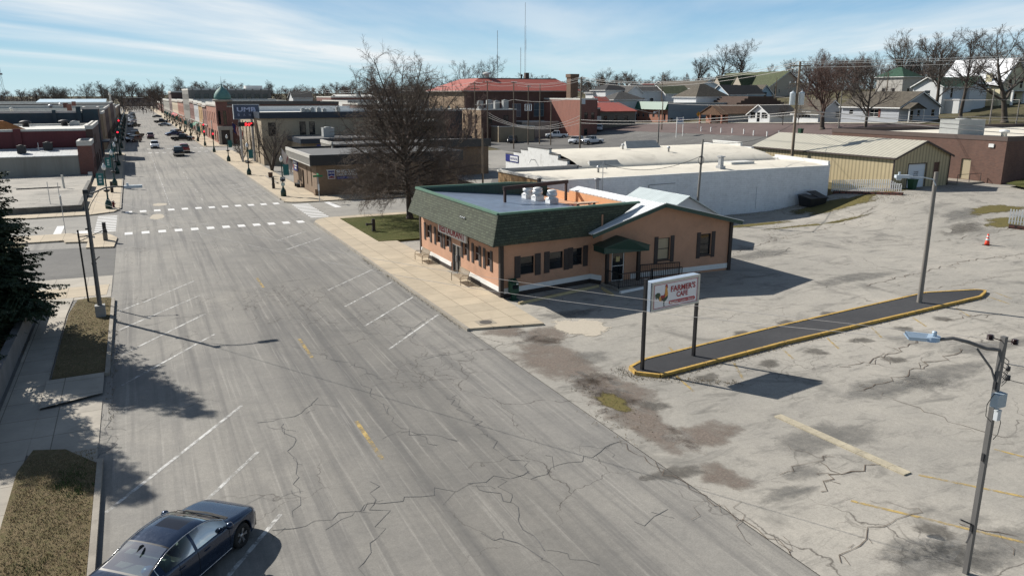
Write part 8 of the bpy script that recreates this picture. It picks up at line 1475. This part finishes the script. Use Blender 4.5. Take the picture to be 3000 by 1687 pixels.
# one prototype of each kind, then copies
def paints(n, c, **k): return paint(n, c, **k)
WHP = paint('white_car_paint', (.66,.68,.70), .25); BLP = paint('black_car_paint', (.012,.012,.014), .2); SLP = paint('silver_car_paint', (.36,.38,.40), .25, .5); MAP = paint('maroon_car_paint', (.10,.025,.022), .25); REDP = paint('red_car_paint', (.30,.02,.02), .25); BLUP = paint('blue_car_paint', (.015,.04,.13), .22); GYP = paint('grey_car_paint', (.08,.085,.09), .25, .3)
PROTO = {k: make_car(k, 'x', c, n, WHP) for k,c,n in (('sedan','car','parked_car'),('suv','car','parked_suv'),('pickup','pickup truck','pickup_truck'))}; PK = {k: list(v.children) for k,v in PROTO.items()}; used = set()
def place(kind, x, y, hd, paintm, label, z=None, group=None, name=None, sc_=1.):
    p = PROTO[kind]
    if kind not in used: t = p; used.add(kind); kids = PK[kind]; fresh = True
    else:
        t = p.copy(); COL.objects.link(t); kids = []; fresh = False
        for k in PK[kind]:
            c = k.copy(); COL.objects.link(c); c.parent = t; kids.append(c)
            for kk in KK[k.name]: d = kk.copy(); COL.objects.link(d); d.parent = c
    for c in kids:
        if c.name.split('.')[0] in ('body','mirror'): c.material_slots[0].link = 'OBJECT'; c.material_slots[0].material = paintm
    t.location = (x,y,hgt(x,y) if z is None else z); t.rotation_euler = (0,0,math.atan2(hd[1],hd[0])); t['label'] = label; t.scale = (sc_,)*3
    if 'group' in t.keys(): del t['group']
    if group: t['group'] = group
    if name: t.name = name
    return t
KK = {k.name: list(k.children) for v in PK.values() for k in v}
LD_ = (-.57,-.82); RD_ = (.66,.75)
place('suv', 3.95,197.5,(0,-1),WHP,'white suv driving towards the viewer over the second crossing',.0,name='white_suv'); place('suv', 4.0,241.5,(0,-1),MAP,'maroon suv driving towards the viewer behind the white suv',.0,name='maroon_suv'); place('pickup', 7.65,170.8,(0,1),BLP,'black pickup truck driving away with red tail lights',.0); place('pickup', 9.3,180.5,(0,1),REDP,'red pickup truck driving away just ahead of the black pickup',.0)
place('suv', -.3,226,LD_,GYP,'dark grey hatchback nearest in the left angled bays',.0,name='grey_hatchback'); place('sedan', -.5,233,LD_,BLUP,'dark blue car behind the grey hatchback on the left',.0); place('pickup', .2,250,LD_,BLP,'black pickup truck in the left angled bays, third from the crossing',.0); place('pickup', .2,333,LD_,BLP,'black pickup truck parked alone farther down on the left',.0)
for i,(y,k,pm,lab) in enumerate(((392,'sedan',WHP,'white sedan far down the left bays'),(405,'suv',SLP,'silver suv far down the left bays'),(424,'suv',WHP,'white suv far down the left bays'),(446,'sedan',SLP,'silver sedan farther down the left bays'),(470,'suv',BLP,'black suv farthest but two in the left bays'),(500,'suv',WHP,'white suv farthest but one in the left bays'),(540,'sedan',GYP,'grey sedan farthest in the left bays'))): place(k, -.3,y,LD_,pm,lab,.0)
place('pickup', 11.6,227,(.9,-.43),BLP,'black pickup truck nearest in the right angled bays',.0); place('sedan', 10.6,256,(-.95,-.3),BLUP,'bright blue car behind the nearest black pickup on the right',.0); place('suv', 12.,262,RD_,WHP,'pale suv mostly hidden behind the bright blue car',.0); place('sedan', 11.2,334.5,(.9,-.43),SLP,'silver sedan parked in the right bays',.0); place('pickup', 11.2,375,(.95,-.3),BLP,'dark pickup truck behind the silver sedan on the right',.0); place('sedan', 12.,466,(-.9,.4),GYP,'dark car far down the right bays',.0); place('suv', 8.,690,(0,-1),BLP,'dark car far away on the empty end of the street',.0)
x,y = pt(1632,199); place('pickup', x,y,(-.93,.36),WHP,'white single cab pickup in the bank lot beside the pale grey shed'); x,y = pt(1690,181); place('suv', x,y,(-.85,-.5),WHP,'white suv parked half behind the crew cab pickup'); x,y = pt(1737,178); place('pickup', x,y,(-.98,-.18),WHP,'white crew cab pickup nearest in the bank lot'); x,y = pt(1715,206); place('pickup', x,y,(-.3,-.95),WHP,'white utility pickup facing the viewer behind the white suv'); x,y = pt(1757,207); place('suv', x,y,(.5,.86),WHP,'white suv seen from behind at the brick hall annex')
place('sedan', -10.9,62.8,(.98,-.1),SLP,'silver car half hidden behind the spruce on the left lot',.02); x,y = pt(1590,188); place('suv', x-7,y+2,(-.6,-.8),BLP,'dark car in the shade at the dock of the pale grey shed')
x,y = pt(1390,190); place('suv', x-9,y-6,(-.9,.3),WHP,'white car glimpsed through the twigs left of the tan shed')
